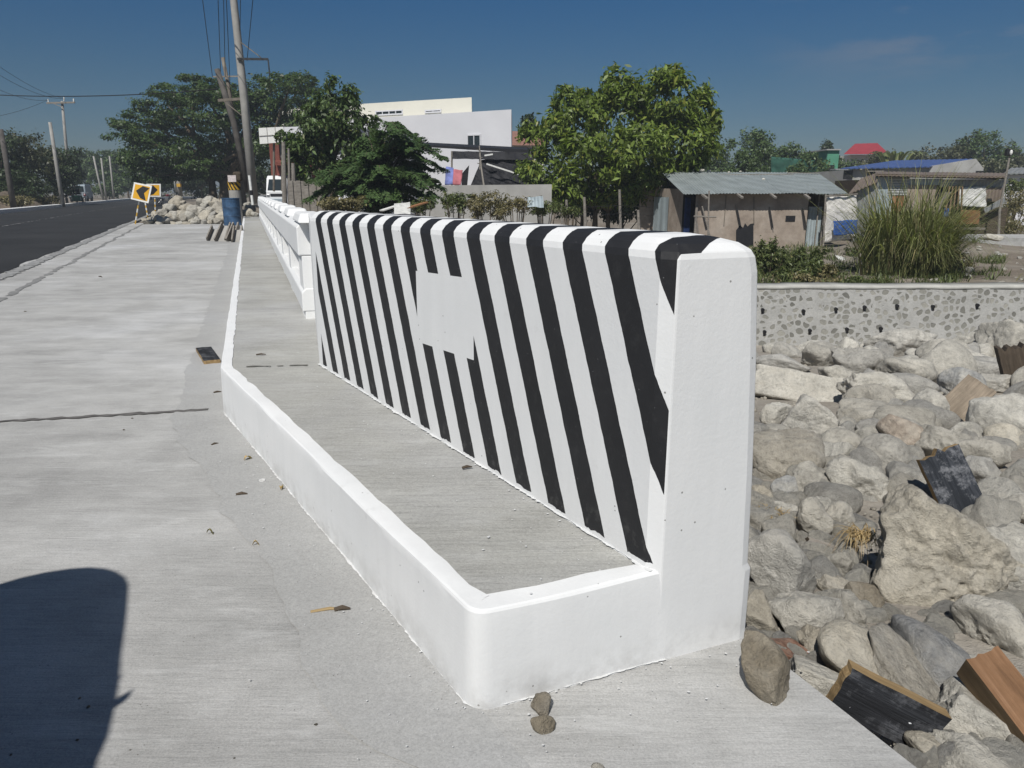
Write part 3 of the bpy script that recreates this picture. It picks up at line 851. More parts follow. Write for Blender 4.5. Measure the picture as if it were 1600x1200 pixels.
for i, (px, py) in enumerate(((1193, 484), (1257, 486), (1308, 483), (1353, 480), (1404, 478), (1460, 479), (1530, 477), (1195, 518), (1266, 516), (1324, 514), (1377, 513))):
    q = P(px, py, YW + .1) - Vector((6, YW, -2.4)); mb = MB()
    fy = max(0, (q.z + 1) / 2.46 * .22)
    mb.tube([(q.x, fy + .05, q.z), (q.x, fy - .06, q.z - .01)], 0.036, 10)
    pp = mb.build('weep_pipe', M['black'], rw_root)
    mb = MB(); mb.box((q.x + random.uniform(-.01, .03), fy - .004, q.z - .10), (0.045, .012, .13)); mb.build('damp_stain', M['poledark'], pp)
tag(rw_root, 'river retaining wall of rounded stones in pale mortar with a light coping and black weep pipes', 'retaining wall')

# ================================================================== ROCKS
ICO = {}
def ico(n):
    if n not in ICO:
        bm = bmesh.new(); bmesh.ops.create_icosphere(bm, subdivisions=n, radius=1.0)
        bm.verts.ensure_lookup_table()
        ICO[n] = (np.array([v.co[:] for v in bm.verts]), [tuple(v.index for v in f.verts) for f in bm.faces]); bm.free()
    return ICO[n]
def rock_mesh(seed, angular=0.7, sub=4, rough=0.05):
    """unit boulder: sphere clipped by random planes (softly), then roughened"""
    rg = np.random.default_rng(seed); V, F = ico(sub)
    n = int(9 + 7 * angular); N = rg.normal(size=(n, 3)); N /= np.linalg.norm(N, axis=1)[:, None]
    D = rg.uniform(0.5, 0.92, n) if angular > 0.3 else rg.uniform(0.8, 1.0, n)
    if angular > 1.0:
        ax = np.vstack([np.eye(3), -np.eye(3)]) + rg.normal(size=(6, 3)) * .14; ax /= np.linalg.norm(ax, axis=1)[:, None]
        N = np.vstack([ax, N[:4]]); D = np.concatenate([rg.uniform(.55, .65, 6), rg.uniform(.78, .9, 4)])
    dots = V @ N.T
    with np.errstate(divide='ignore', invalid='ignore'):
        R = np.where(dots > 0.05, D[None, :] / np.maximum(dots, 0.05), 9.0)
    p = 12 + 40 * angular
    r = (np.sum(np.minimum(R, 9.0) ** -p, axis=1) + 1.0) ** (-1.0 / p)
    off = rg.uniform(-50, 50, 3)
    out = np.empty_like(V)
    for i in range(len(V)):
        d = Vector(V[i]); q = Vector((d.x + off[0], d.y + off[1], d.z + off[2]))
        k = noise.noise(q * 1.3) * 0.10 + noise.noise(q * 3.1) * rough + noise.noise(q * 7.0) * rough * 0.55 + abs(noise.noise(q * 4.3)) * -rough * 0.8
        if sub >= 4: k += noise.noise(q * 15.0) * rough * 0.28
        out[i] = V[i] * (r[i] + k)
    mn, mx = out.min(0), out.max(0)
    out = (out - (mn + mx) / 2) / ((mx - mn) / 2)
    return out, F
def make_rock(name, seed, mat, size, R, loc, angular=0.7, sub=4, rough=0.05):
    V, F = rock_mesh(seed, angular, sub, rough)
    V = V * np.array(size) / 2
    o = np_mesh(name, V, np.array(F), M[mat], smooth=True)
    o.matrix_world = Matrix.Translation(loc) @ R.to_4x4()
    return o
def hit_ground(px, py, lift=0.0):
    """march the sight line until it meets the bank"""
    r = ray(px, py); o = Vector((0, 0, CAM_H)); t = 0.8
    while t < 60:
        q = o + r * t
        if q.z < prof(q.y) + lift: return q
        t += 0.02
    return o + r * t
KEEP = []
CLEAR = ((1377, 1127, 190, 110), (1490, 790, 110, 160), (1500, 645, 110, 100), (1565, 1080, 170, 190), (1447, 872, 200, 170), (1240, 620, 190, 100), (1582, 580, 70, 100), (1350, 1050, 120, 110), (1467, 1044, 130, 80), (1255, 966, 90, 70))
def rock_px(label, px, py, w, h, ang=0, mat='rock_grey', angular=0.7, depth=None, seed=None, sub=5, rough=0.05, lift=None, cat='rock', name='rock', z=None):
    if seed is None: seed = int(px * 7 + py * 13)
    r0 = hit_ground(px, py + h * 0.38)
    if z is not None: r0 = G(px, py + h * .38, z)
    dist = (r0 - Vector((0, 0, CAM_H))).length
    W = w * dist / FOC * 0.99; Hh = h * dist / FOC
    dp = depth if depth else 0.85 * math.sqrt(W * Hh) + 0.1 * W
    # local X to the right, local Z up in the picture, Y away
    view = Vector((r0.x, r0.y, 0)).normalized(); right = Vector((view.y, -view.x, 0))
    upv = Vector((0, 0, 1))
    tilt = math.radians(22)          # lean the upright axis back with the bank
    up2 = (upv * math.cos(tilt) + view * math.sin(tilt)); fw = right.cross(up2) * -1
    a = math.radians(-ang)
    X = right * math.cos(a) + up2 * math.sin(a); Z = -right * math.sin(a) + up2 * math.cos(a); Yv = Z.cross(X)
    R = Matrix((X, Yv, Z)).transposed()
    c = P(px, py, r0.y + dp * 0.30)
    o = make_rock(name, seed, mat, (W, dp, Hh), R, c, angular, sub, rough)
    tag(o, label, cat)
    KEEP.append((px, py, w, h))
    return o

rock_px('long flat grey slab rock at the left edge of the pile beside the end wall', 1240, 605, 150, 50, 4, 'rock_pale', 1.2, 0.5, rough=.035)
rock_px('big pale pitted boulder right of the long flat slab rock', 1373, 620, 120, 66, 16, 'rock_pale', 0.45, rough=.09)
rock_px('angular grey rock with white veins just below the long flat slab', 1270, 661, 76, 64, 22, 'rock_vein', 1.1)
rock_px('large tan brown boulder with a pointed top touching the end wall', 1223, 712, 116, 104, 18, 'rock_tan', 0.5, rough=.06)
rock_px('small tan rock resting on top of the large tan boulder', 1212, 650, 46, 44, 0, 'rock_pale', 0.5)
rock_px('round smooth grey boulder in front of the veined angular rock', 1316, 702, 66, 60, 10, 'rock_grey', 0.25, rough=.03)
rock_px('rounded blue grey boulder above the split pale rock', 1383, 716, 78, 66, 20, 'rock_grey', 0.3, rough=.035, seed=5)
rock_px('pale split rock with sharp faces below the round grey boulders', 1338, 757, 92, 66, 14, 'rock_pale', 1.0, rough=.06)
rock_px('pinkish banded boulder leaning right beside the tan board', 1420, 690, 92, 54, 38, 'rock_pink', 0.35, rough=.03)
rock_px('wide grey boulder lying below the tan board', 1500, 704, 116, 60, 16, 'rock_grey', 0.7)
rock_px('egg shaped grey rock left of the tan board', 1451, 642, 50, 62, 6, 'rock_pale', 0.3)
rock_px('large pale boulder at the right edge right of the tan board', 1562, 655, 84, 84, 20, 'rock_pale', 0.4, rough=.05)
rock_px('smooth round pebble like boulder under the large pale boulder', 1574, 688, 56, 44, 0, 'rock_tan', 0.1, rough=.015)
rock_px('bluish dark rock with white scratches above the tan board', 1503, 600, 62, 44, 8, 'rock_blue', 0.6)
rock_px('angular pale boulder on the back row against the stone wall', 1404, 540, 90, 46, 4, 'rock_pale', 0.9)
rock_px('large rough grey boulder in the back row with dark left side', 1342, 570, 92, 64, 26, 'rock_grey', 0.6, rough=.08)
rock_px('rounded grey boulder at the left of the back row', 1285, 556, 58, 50, 0, 'rock_grey', 0.6)
rock_px('grey boulder behind the big pale pitted boulder', 1412, 586, 72, 48, 4, 'rock_grey', 0.5)
rock_px('low grey boulder below the right part of the stone wall', 1476, 556, 74, 44, 0, 'rock_grey', 0.6)
rock_px('long lumpy pale boulder near the dark stump', 1520, 572, 84, 42, 12, 'rock_pale', 0.5)
rock_px('chalky white flat rock above the left end of the slab', 1222, 570, 82, 30, 10, 'rock_pale', 0.8)
rock_px('blocky grey boulder high at the right under the stone wall', 1528, 538, 68, 36, 0, 'rock_grey', 0.7)
rock_px('grey boulder in the top right corner of the pile', 1574, 540, 84, 56, 10, 'rock_grey', 0.7)
rock_px('pale rock wedged between the bluish rock and the stump', 1556, 602, 40, 34, 0, 'rock_vein', 0.8)
rock_px('grey rock tucked behind the right end of the slab', 1306, 596, 60, 44, 20, 'rock_grey', 0.6)
rock_px('pale stone poking up between two boulders left of the board', 1449, 612, 44, 34, 12, 'rock_pale', 0.6)
rock_px('small green grey angular stone under the large tan boulder', 1227, 765, 44, 44, 10, 'rock_blue', 0.9)
rock_px('upright grey stone left of the split pale rock', 1270, 752, 50, 62, -25, 'rock_grey', 0.5)
rock_px('brown stone touching the wall below the large tan boulder', 1188, 786, 46, 54, 0, 'rock_tan', 0.5)
rock_px('rounded stone below the upright grey stone', 1277, 798, 52, 46, 10, 'rock_grey', 0.5)
rock_px('flat tan stone beside the clump of red dry grass', 1226, 800, 56, 32, -6, 'rock_pale', 0.6)
rock_px('light brown boulder left of the blackened plank', 1428, 802, 88, 58, 10, 'rock_tan', 0.5)
rock_px('half buried grey stone behind the pinkish banded boulder', 1372, 676, 62, 36, 12, 'rock_grey', 0.4)
rock_px('huge angular grey brown boulder with broken underside, the largest in the pile', 1447, 874, 190, 166, 34, 'rock_tan', 1.0, 0.42, rough=.085, sub=6, seed=48)
rock_px('tall pale grey boulder leaning against the end wall', 1217, 892, 98, 122, -14, 'rock_pale', 0.55, rough=.045, seed=12)
rock_px('pale rounded triangular boulder in front of the tall leaning one', 1255, 966, 102, 84, 8, 'rock_pale', 0.6, rough=.045, seed=77)
rock_px('narrow dusty stone squeezed between wall and leaning boulder', 1188, 962, 42, 74, -16, 'rock_tan', 0.5)
rock_px('brown stone sitting on the concrete edge near the end wall corner', 1199, 1046, 66, 112, -38, 'rock_brown', 0.65, z=0.0, rough=.05, lift=0)
rock_px('white stone beside the brown stone on the concrete edge', 1274, 1071, 78, 54, 12, 'rock_pale', 1.1, rough=.04)
rock_px('long smooth beige boulder lying diagonally above the black charred block', 1350, 1050, 150, 84, 44, 'rock_tan', 0.35, rough=.03, seed=9)
rock_px('long brown boulder behind the beige one, half covered in dirt', 1428, 1078, 180, 66, 50, 'rock_tan', 0.5, seed=21)
rock_px('blue grey oval boulder, smooth and banded', 1467, 1044, 162, 82, 33, 'rock_blue', 0.12, rough=.012, seed=3)
rock_px('broad pale grey boulder behind the orange timber', 1562, 996, 124, 92, 18, 'rock_pale', 0.6, seed=31)
rock_px('pale jagged rock under the orange timber', 1540, 1138, 124, 66, 16, 'rock_pale', 1.1, seed=14)
rock_px('rough knobbly grey rock at the bottom edge of the picture', 1506, 1186, 130, 66, 6, 'rock_grey', 0.5, rough=.11, seed=15)
rock_px('small pointed grey stone leaning on the grey plank scrap', 1309, 882, 42, 46, 30, 'rock_grey', 0.95)
rock_px('flat thin layered stone under the pointed grey stone', 1304, 915, 58, 32, 6, 'rock_tan', 0.8)
rock_px('grey angular stone under the flat layered stone', 1326, 962, 72, 62, 24, 'rock_grey', 0.9)
rock_px('dark stone in the hollow under the huge boulder', 1348, 935, 54, 48, 30, 'rock_brown', 0.8)
rock_px('tall grey stone above the grey plank scrap', 1273, 812, 50, 66, -8, 'rock_grey', 0.5, seed=8)
rock_px('pale egg shaped stone left of the straw roots', 1311, 812, 44, 54, 12, 'rock_pale', 0.5)
rock_px('broken red brown brick rubble beside the concrete edge', 1222, 1020, 78, 44, 14, 'brick', 1.0)
rock_px('pale boulder at the right edge below the blackened plank', 1574, 892, 74, 130, -12, 'rock_pale', 0.5, seed=28)
rock_px('smaller grey stone right of the huge boulder', 1552, 920, 50, 62, 0, 'rock_grey', 0.5)
rock_px('half buried pale stone at the right edge near the blackened plank', 1588, 800, 58, 46, 8, 'rock_grey', 0.5)
rock_px('grey stone behind the blackened plank', 1532, 740, 56, 50, 22, 'rock_pale', 0.5)
rock_px('small pale stone at the front by the bottom corner', 1452, 1176, 66, 44, 16, 'rock_tan', 0.6)
rock_px('dark stone under the oval blue boulder', 1530, 1065, 60, 60, 10, 'rock_grey', 0.5)
rock_px('buried stone between the beige boulder and the pale triangular one', 1292, 1012, 90, 52, 6, 'rock_tan', 0.4)

# the rest of the pile: copies of a set of prototypes fill the bank between them
protos = []
for k in range(14):
    V_, F_ = rock_mesh(900 + k, random.choice((0.45, 0.7, 0.9, 1.0)), 4, random.choice((.03, .05, .07)))
    me = None
    o = np_mesh('boulder', V_ / 2, np.array(F_), M[random.choice(('rock_grey', 'rock_pale', 'rock_grey', 'rock_tan', 'rock_pale', 'rock_vein'))], smooth=True)
    protos.append(o)
used = [False] * len(protos)
def place_boulder(x, y, z, s, label, group, flat=0.75):
    k = random.randrange(len(protos)); o = protos[k]
    if used[k]: o = o.copy(); COL.objects.link(o)
    used[k] = True
    o.location = (x, y, z); o.rotation_euler = (random.uniform(-.4, .4), random.uniform(-.4, .4), random.uniform(0, 6.28))
    o.scale = (s * random.uniform(.9, 1.35), s * random.uniform(.75, 1.1), s * random.uniform(.6, .9) * flat / .75)
    o.name = 'boulder'
    tag(o, label, 'rock', group)
    return o
def proj(p):
    d = Vector(p) - Vector((0, 0, CAM_H)); zc = d.y * _c - d.z * _s; yc = d.y * _s + d.z * _c
    return 800 + FOC * d.x / zc, 600 - FOC * yc / zc
cnt = 0; tries = 0; placed = []
while cnt < 235 and tries < 14000:
    tries += 1
    px = random.uniform(1168, 1640); py = random.uniform(536, 1200)
    q = hit_ground(px, py)
    if edge_d(q.x, q.y) < 0.16 or q.y > YW - 1.2: continue
    if any(abs(px - a_) < w_ / 2 and abs(py - b_) < h_ / 2 for a_, b_, w_, h_ in CLEAR): continue
    if px < 1290 and py < 551: continue
    dist = q.length; s = random.choice((24, 32, 40, 48, 60, 74)) * dist / FOC
    if q.y > 8: s *= 1.25
    if py < 578: s = min(s, 34 * dist / FOC)
    if any((q.x - a) ** 2 + (q.y - b) ** 2 < ((s + c) * 0.33) ** 2 for a, b, c in placed): continue
    if px > 1530 and 700 < py < 860 and random.random() < .7: continue
    placed.append((q.x, q.y, s))
    place_boulder(q.x, q.y, prof(q.y) + s * 0.06, s, 'loose grey stone filling a gap between the larger boulders of the river bank', 'loose stones between the big boulders', 1.0)
    cnt += 1
# gravel and grit between the rocks
gv = []; gf = []
V1, F1 = ico(1)
for _ in range(2600):
    px = random.uniform(1165, 1660); py = random.uniform(560, 1210); q = hit_ground(px, py)
    if edge_d(q.x, q.y) < 0.04 or q.y > 13: continue
    s = random.uniform(1.2, 5) * q.length / FOC
    n0 = len(gv); sc = np.array([random.uniform(.6, 1.3), random.uniform(.6, 1.3), random.uniform(.4, .9)]) * s
    for v in V1: gv.append((q.x + v[0] * sc[0] * random.uniform(.75, 1.2), q.y + v[1] * sc[1], prof(q.y) + v[2] * sc[2] + s * .2))
    gf += [(a + n0, b + n0, c + n0) for a, b, c in F1]
o = np_mesh('gravel', gv, gf, M['rock_tan']); tag(o, 'loose gravel and grit lying between the boulders', 'gravel', kind='stuff')
# the same river bed goes on behind the wall and past the right edge of the picture
rv = []; rf = []; ptk = [rock_mesh(2000 + k, (.5, .8, 1.0)[k % 3], 3, .05) for k in range(6)]; rq = random.Random(55); spots_ = []
for _ in range(1500):
    x, y = rq.uniform(-8, 22), rq.uniform(-1.5, YW - 1.0); d_ = edge_d(x, y)
    if d_ < .35 or len(spots_) > 330: continue
    if y > .3:
        ppx, ppy = proj((x, y, prof(y)))
        if 1140 < ppx < 1660 and y > 1.0: continue
    s = rq.uniform(.2, .8) * (1.2 if d_ > 3 else .8)
    if any((x - a) ** 2 + (y - b) ** 2 < ((s + c) * .42) ** 2 for a, b, c in spots_): continue
    if y < 1.0 and s > .4: s = .3
    spots_.append((x, y, s)); Vk, Fk = rq.choice(ptk); n0 = len(rv); a_ = rq.uniform(0, 6.28); ca, sa = math.cos(a_), math.sin(a_); zz = prof(y)
    for v in Vk:
        rv.append((x + (v[0] * ca - v[1] * sa * .8) * s * .6, y + (v[0] * sa + v[1] * ca * .8) * s * .6, zz + v[2] * s * .38 + s * .06))
    rf += [(a + n0, b + n0, c + n0) for a, b, c in Fk]
o = np_mesh('riverbed_rocks', rv, rf, M['rock_grey'], smooth=True); tag(o, 'further boulders strewn over the river bed', 'rocks', kind='stuff')

# two pebbles at the foot of the kerb
rock_px('brown pebble touching the foot of the white kerb corner', 847, 1103, 33, 34, -20, 'rock_brown', 0.6, z=0.0, sub=4, cat='pebble', name='pebble')
rock_px('round pinkish brown pebble in front of the other pebble by the kerb', 848, 1132, 37, 28, 6, 'rock_brown', 0.35, z=0.0, sub=4, cat='pebble', name='pebble')
rock_px('dark stone cut by the bottom edge of the picture on the concrete', 935, 1202, 22, 16, 10, 'rock_grey', 0.6, z=0.0, sub=3, cat='pebble', name='pebble')

# small litter on the concrete
first = None
for i in range(26):
    px = random.uniform(10, 1000); py = random.uniform(400, 1190); q = G(px, py)
    if edge_d(q.x, q.y) > -0.1: continue
    dd = (KK - KA).normalized()
    if (q.xy - KA).dot(Vector((-dd.y, dd.x))) < 0.06 and q.y > 1.25 and py < 1100: continue
    if px > 700 and py < 1120: continue
    s = random.uniform(2.5, 5.5) * q.length / FOC
    if first is None:
        V_, F_ = rock_mesh(444, 0.7, 2, .05); first = np_mesh('grit_stone', V_ / 2, np.array(F_), M['rock_brown'], smooth=True); o = first
    else: o = first.copy(); COL.objects.link(o)
    o.location = (q.x, q.y, s * .2); o.scale = (s * 1.3, s, s * .6); o.rotation_euler = (0, 0, random.uniform(0, 6))
    tag(o, 'tiny dark stone lying loose on the concrete apron', 'pebble', 'tiny stones on the concrete')
def twig(px, py, ln, ang, label, mat='greywood', z=0.0, w=0.004, name='twig', cat='twig'):
    q = G(px, py, z); mb = MB(); L = ln * q.length / FOC * 1.2
    a = math.radians(ang); d = Vector((math.cos(a), math.sin(a), 0)); n_ = Vector((-d.y, d.x, 0))
    mb.tube([q - d * L / 2 + Vector((0, 0, w)), q + n_ * L * .06 + Vector((0, 0, w * 1.6)), q + d * L / 2 + Vector((0, 0, w))], [w, w * 1.2, w * .5], 6)
    o = mb.build(name, M[mat]); tag(o, label, cat); return o
def dead_leaf(px, py, ln, ang, label, mat='straw', z=0.0):
    q = G(px, py, z); L = ln * q.length / FOC; a = math.radians(ang); d = Vector((math.cos(a), math.sin(a), 0)); n_ = Vector((-d.y, d.x, 0)); mb = MB()
    pr = None
    for k in range(7):
        t = k / 6; w = L * .22 * math.sin(PI * (0.06 + .9 * t)); c_ = q + d * L * (t - .5) + Vector((0, 0, .004 + .012 * math.sin(t * 5)))
        cur = (c_ - n_ * w + Vector((0, 0, .006)), c_, c_ + n_ * w + Vector((0, 0, .004)))
        if pr: mb.quad(pr[0], pr[1], cur[1], cur[0]); mb.quad(pr[1], pr[2], cur[2], cur[1])
        pr = cur
    o = mb.build('dead_leaf', M[mat], smooth=True); tag(o, label, 'leaf'); return o
twig(515, 956, 52, 8, 'long dry twig with a dark husk on the concrete near the kerb', 'straw')
twig(535, 955, 22, 8, 'dark woody husk lying on the long dry twig', 'darkwood', w=.006)
twig(378, 774, 14, 10, 'short dark twig on the cement band near the kerb', 'darkwood', w=.005)
twig(336, 695, 9, 50, 'small bent twig on the concrete below the slab joint', 'darkwood')
twig(157, 433, 9, -40, 'dark twig far out on the concrete apron', 'darkwood', w=.006)
twig(340, 614, 9, 30, 'dark twig near the bend of the kerb', 'darkwood', w=.005)
twig(730, 732, 14, 15, 'dark twig on the walkway close to the striped wall', 'darkwood', KZ)
twig(408, 555, 12, 10, 'dark twig on the walkway near its cross joint', 'darkwood', KZ)
dead_leaf(389, 718, 18, 60, 'yellow dead leaf on the cement band beside the kerb')
dead_leaf(440, 765, 14, 100, 'curled tan dead leaf close against the kerb foot')
dead_leaf(330, 835, 13, 0, 'grey dead leaf flat on the apron', 'dryweed')
dead_leaf(402, 853, 14, 20, 'small brown dead leaf on the cement band', 'straw')
mb = MB(); q = G(410, 752); mb.tube([q + Vector((.010 * math.cos(t), .010 * math.sin(t), .004)) for t in np.linspace(0, 2 * PI, 14)], .0035, 6, caps=False)
o = mb.build('paint_ring', M['lime']); tag(o, 'small white ring of dried paint on the cement band', 'paint scrap')
q = G(1176, 998); mb = MB(); mb.tube([q + Vector((-.012, .012, .005)), q + Vector((.012, -.014, .005))], .004, 8)
cg = mb.build('cigarette_butt', M['signwhite']); tag(cg, 'white cigarette butt at the foot of the end wall corner', 'cigarette butt')
mb = MB(); mb.tube([q + Vector((.0122, -.0142, .005)), q + Vector((.016, -.018, .005))], .0042, 8); mb.build('filter', M['blueplastic'], cg)

# ------------------------------------------------------------------ wood scraps
def plank(name, label, c, X, Yv, Zn, size, mats, cat, jag=0.0, seed=1, n=26):
    """board with ragged ends: X along, Yv across, Zn thickness; mats = face, edge"""
    root = empty(name, c)
    X = X.normalized(); Zn = (Zn - X * Zn.dot(X)).normalized(); Yv = Zn.cross(X)
    R = Matrix((X, Yv, Zn)).transposed()
    L, Wd, T = size; rg = random.Random(seed); mb = MB()
    rings = []; mt = MB()
    e0_ = [rg.uniform(-1, 1) * jag for _ in range(9)]; e1_ = [rg.uniform(-1, 1) * jag for _ in range(9)]
    vs = []; 
    m_ = 9
    top = []; bot = []
    for i in range(n):
        t = i / (n - 1)
        for j in range(m_):
            y = (j / (m_ - 1) - .5) * Wd; x0 = -L / 2 + e0_[j]; x1 = L / 2 + e1_[j]
            x = lerp(x0, x1, t)
            dz = (0.05 if T < .08 else 0.012) * T * noise.noise(Vector((x * 12, y * 40, seed)))
            yy = y + (0.02 * Wd * noise.noise(Vector((x * 9, 1, seed))) if j in (0, m_ - 1) else 0)
            top.append(Vector((x, yy, T / 2 + dz))); bot.append(Vector((x, yy, -T / 2 - dz * .5)))
    N_ = n * m_
    fs = [(i * m_ + j, (i + 1) * m_ + j, (i + 1) * m_ + j + 1, i * m_ + j + 1) for i in range(n - 1) for j in range(m_ - 1)]
    mf = MB(); mf.add(top, fs); 
    me_ = MB(); me_.add(top + bot, [tuple(q + N_ for q in reversed(f)) for f in fs] + [(i * m_, i * m_ + N_, (i + 1) * m_ + N_, (i + 1) * m_) for i in range(n - 1)] + [(i * m_ + m_ - 1, (i + 1) * m_ + m_ - 1, (i + 1) * m_ + m_ - 1 + N_, i * m_ + m_ - 1 + N_) for i in range(n - 1)]
                + [(j, j + 1, j + 1 + N_, j + N_) for j in range(m_ - 1)] + [((n - 1) * m_ + j, (n - 1) * m_ + j + N_, (n - 1) * m_ + j + 1 + N_, (n - 1) * m_ + j + 1) for j in range(m_ - 1)])
    a = mf.build('face', M[mats[0]], root); b = me_.build('edges', M[mats[1]], root)
    root.matrix_world = Matrix.Translation(c) @ R.to_4x4()
    tag(root, label, cat)
    return root
VF = Vector((0.35, 0.93, 0)).normalized(); VR = Vector((VF.y, -VF.x, 0)); UPZ = Vector((0, 0, 1))
# orange timber
ga = hit_ground(1530, 1075); d0 = ga.length
c = P(1583, 1082, ga.y - .02) + Vector((0, 0, .02))
ta = P(1527, 1032, ga.y - .10); tb = P(1672, 1222, ga.y - .34)
plank('timber_beam', 'thick orange brown timber beam lying over the boulders at the right edge', (ta + tb) / 2, tb - ta, VR, VF * -0.50 + UPZ * 0.87, ((tb - ta).length, .088, .088), ('timber', 'timber_dark'), 'timber beam', 0.004, 17, 34)
# black charred block at slab edge
q = hit_ground(1375, 1130)
c = P(1382, 1126, q.y - .05) + Vector((0, 0, .035))
plank('charred_block', 'black charred wood block with a yellow splintered edge at the concrete edge', c, P(1445, 1165, q.y - .03) - P(1320, 1100, q.y + .02), VF, UPZ * 0.16 - VF * 0.98, (0.235, 0.115, 0.042), ('char', 'splinter'), 'wood block', 0.003, 3)
# blackened plank
q = hit_ground(1490, 800)
c = P(1490, 782, q.y) + Vector((0, 0, .05))
plank('blackened_plank', 'bluish black plank with torn yellow edges standing among the boulders on the right', c, P(1458, 715, q.y + .16) - P(1520, 850, q.y), VR, UPZ * 0.55 - VF * 0.85, (0.43, 0.20, 0.05), ('char2', 'splinter'), 'plank', 0.02, 8)
# tan board
q = hit_ground(1495, 660)
c = P(1498, 642, q.y) + Vector((0, 0, .05))
plank('tan_board', 'pale tan board with a rusty stain leaning between boulders', c, P(1530, 612, q.y + .25) - P(1468, 672, q.y), VR, UPZ * 0.6 - VF * 0.8, (0.66, 0.27, 0.05), ('tanboard', 'timber_dark'), 'board', 0.008, 5)
# grey plank scrap
q = hit_ground(1290, 868)
c = P(1291, 862, q.y)
plank('plank_scrap', 'small weathered grey plank scrap bridging two stones', c, P(1325, 872, q.y) - P(1262, 852, q.y), VF, UPZ * .8 - VF * .6, (0.17, 0.07, 0.022), ('greywood', 'darkwood'), 'plank', 0.01, 6)
# stick in back
q = hit_ground(1440, 612)
plank('stick', 'thin brown stick lying between the boulders of the back row', P(1436, 609, q.y - .2), P(1460, 612, q.y) - P(1412, 607, q.y), VF, UPZ, (0.30, 0.03, 0.025), ('timber_dark', 'timber_dark'), 'stick', 0.003, 2)
# stump
q = hit_ground(1588, 610)
c = P(1586, 582, q.y)
plank('wood_stump', 'dark brown wooden stump standing at the right edge among pale boulders', c, P(1572, 540, q.y + .1) - P(1592, 625, q.y), VR, -VF, (0.62, 0.26, 0.2), ('darkwood', 'darkwood'), 'stump', 0.03, 11)
# black plank piece on the concrete
q = G(325, 558); a_ = G(318, 547); b_ = G(331, 567)
plank('black_plank', 'short black plank lying flat on the concrete left of the kerb bend', q + Vector((0, 0, .014)), (b_ - a_), VR, UPZ, ((b_ - a_).length * 1.02, 0.10, 0.024), ('char', 'splinter'), 'plank', 0.004, 4)

def straw_clump(name, label, c, n, r, h, droop, mat='straw', cat='dry grass'):
    V = []; F = []
    for _ in range(n):
        a = random.uniform(0, 2 * PI); b = c + Vector((random.gauss(0, r * .35), random.gauss(0, r * .35), 0))
        d = Vector((math.cos(a), math.sin(a), 0)); L = h * random.uniform(.4, 1.1); sd = Vector((-d.y, d.x, 0)) * 0.0022
        lean = random.uniform(.3, 1.4)
        for k in range(5):
            t = k / 4; p = b + d * L * lean * t * .7 + Vector((0, 0, L * (t - droop * t * t)))
            V += [tuple(p - sd * (1.1 - t)), tuple(p + sd * (1.1 - t))]
        n0 = len(V) - 10
        F += [(n0 + 2 * k, n0 + 2 * k + 1, n0 + 2 * k + 3, n0 + 2 * k + 2) for k in range(4)]
    o = np_mesh(name, V, F, M[mat]); tag(o, label, cat); return o
q = hit_ground(1206, 828); straw_clump('dry_grass', 'clump of reddish dry grass on the stones beside the end wall', q + Vector((0, 0, .06)), 120, .09, .13, .9)
q = hit_ground(1336, 870); straw_clump('dry_grass', 'straw coloured roots hanging beside the huge boulder', q + Vector((0, -.03, .10)), 160, .07, .16, 1.3)
q = hit_ground(1470, 830); straw_clump('dry_grass', 'few straw stalks under the blackened plank', q + Vector((0, 0, .03)), 40, .05, .09, .9)


# ================================================================== BACKGROUND, RIGHT BANK
def zpx(py, Y, px=800): return P(px, py, Y).z
def wall_quad(mb, pts, th, back, mi=0):
    """upright panel through four points given a thickness away from the viewer"""
    b = Vector(back).normalized() * th
    p = [Vector(q) for q in pts]
    mb.hexa([p[0], p[1], p[1] + b, p[0] + b, p[3], p[2], p[2] + b, p[3] + b], mi)
GZ = -0.95
# ---- hut
YH = 28.0
hut = empty('hut', (P(1180, 380, YH).x, YH + 1.5, GZ))
tag(hut, 'low grey brown hut with a sloping green grey corrugated roof beside the mango tree', 'hut')
H0 = hut.location
def hl(v): return Vector(v) - H0
fl = P(1087, 330, YH); fr = P(1262, 330, YH)
zt = zpx(303, YH); zb = GZ - .2
mb = MB(); wall_quad(mb, [hl((fl.x, YH, zb)), hl((fr.x, YH, zb)), hl((fr.x, YH, zt)), hl((fl.x, YH, zt))], .08, (0, 1, 0))
# window hole is set in as a dark recess frame, the torn opening likewise
front = mb.build('front_wall', M['hutwall'], hut)
w0 = P(1228, 337, YH - .012); w1 = P(1242, 346, YH - .012)
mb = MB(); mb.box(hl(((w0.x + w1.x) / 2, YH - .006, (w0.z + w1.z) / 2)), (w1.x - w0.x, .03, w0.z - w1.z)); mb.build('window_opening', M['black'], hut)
mb = MB(); tp = [(1150, 360), (1156, 352), (1161, 356), (1164, 349), (1168, 354), (1172, 350), (1177, 349), (1177, 395), (1150, 395)]
pp = [hl(P(a, b, YH - .004)) for a, b in tp]
n = len(pp); mb.add(pp + [q + Vector((0, -.02, 0)) for q in pp], [tuple(range(n)), tuple(range(2 * n - 1, n - 1, -1))] + [(i, (i + 1) % n, n + (i + 1) % n, n + i) for i in range(n)])
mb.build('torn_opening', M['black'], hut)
for (a, b, c_, d) in ((1097, 320, 1106, 357), (1150, 320, 1156, 352), (1202, 323, 1208, 361), (1254, 326, 1260, 352), (1135, 305, 1131, 352), (1178, 308, 1178, 350)):
    mb = MB(); mb.beam(hl(P(a, b, YH - .03)), hl(P(c_, d, YH - .03)), .035 if a not in (1135, 1178) else .015, .025); mb.build('batten', M['greywood'] if a not in (1135, 1178) else M['polewood'], hut)
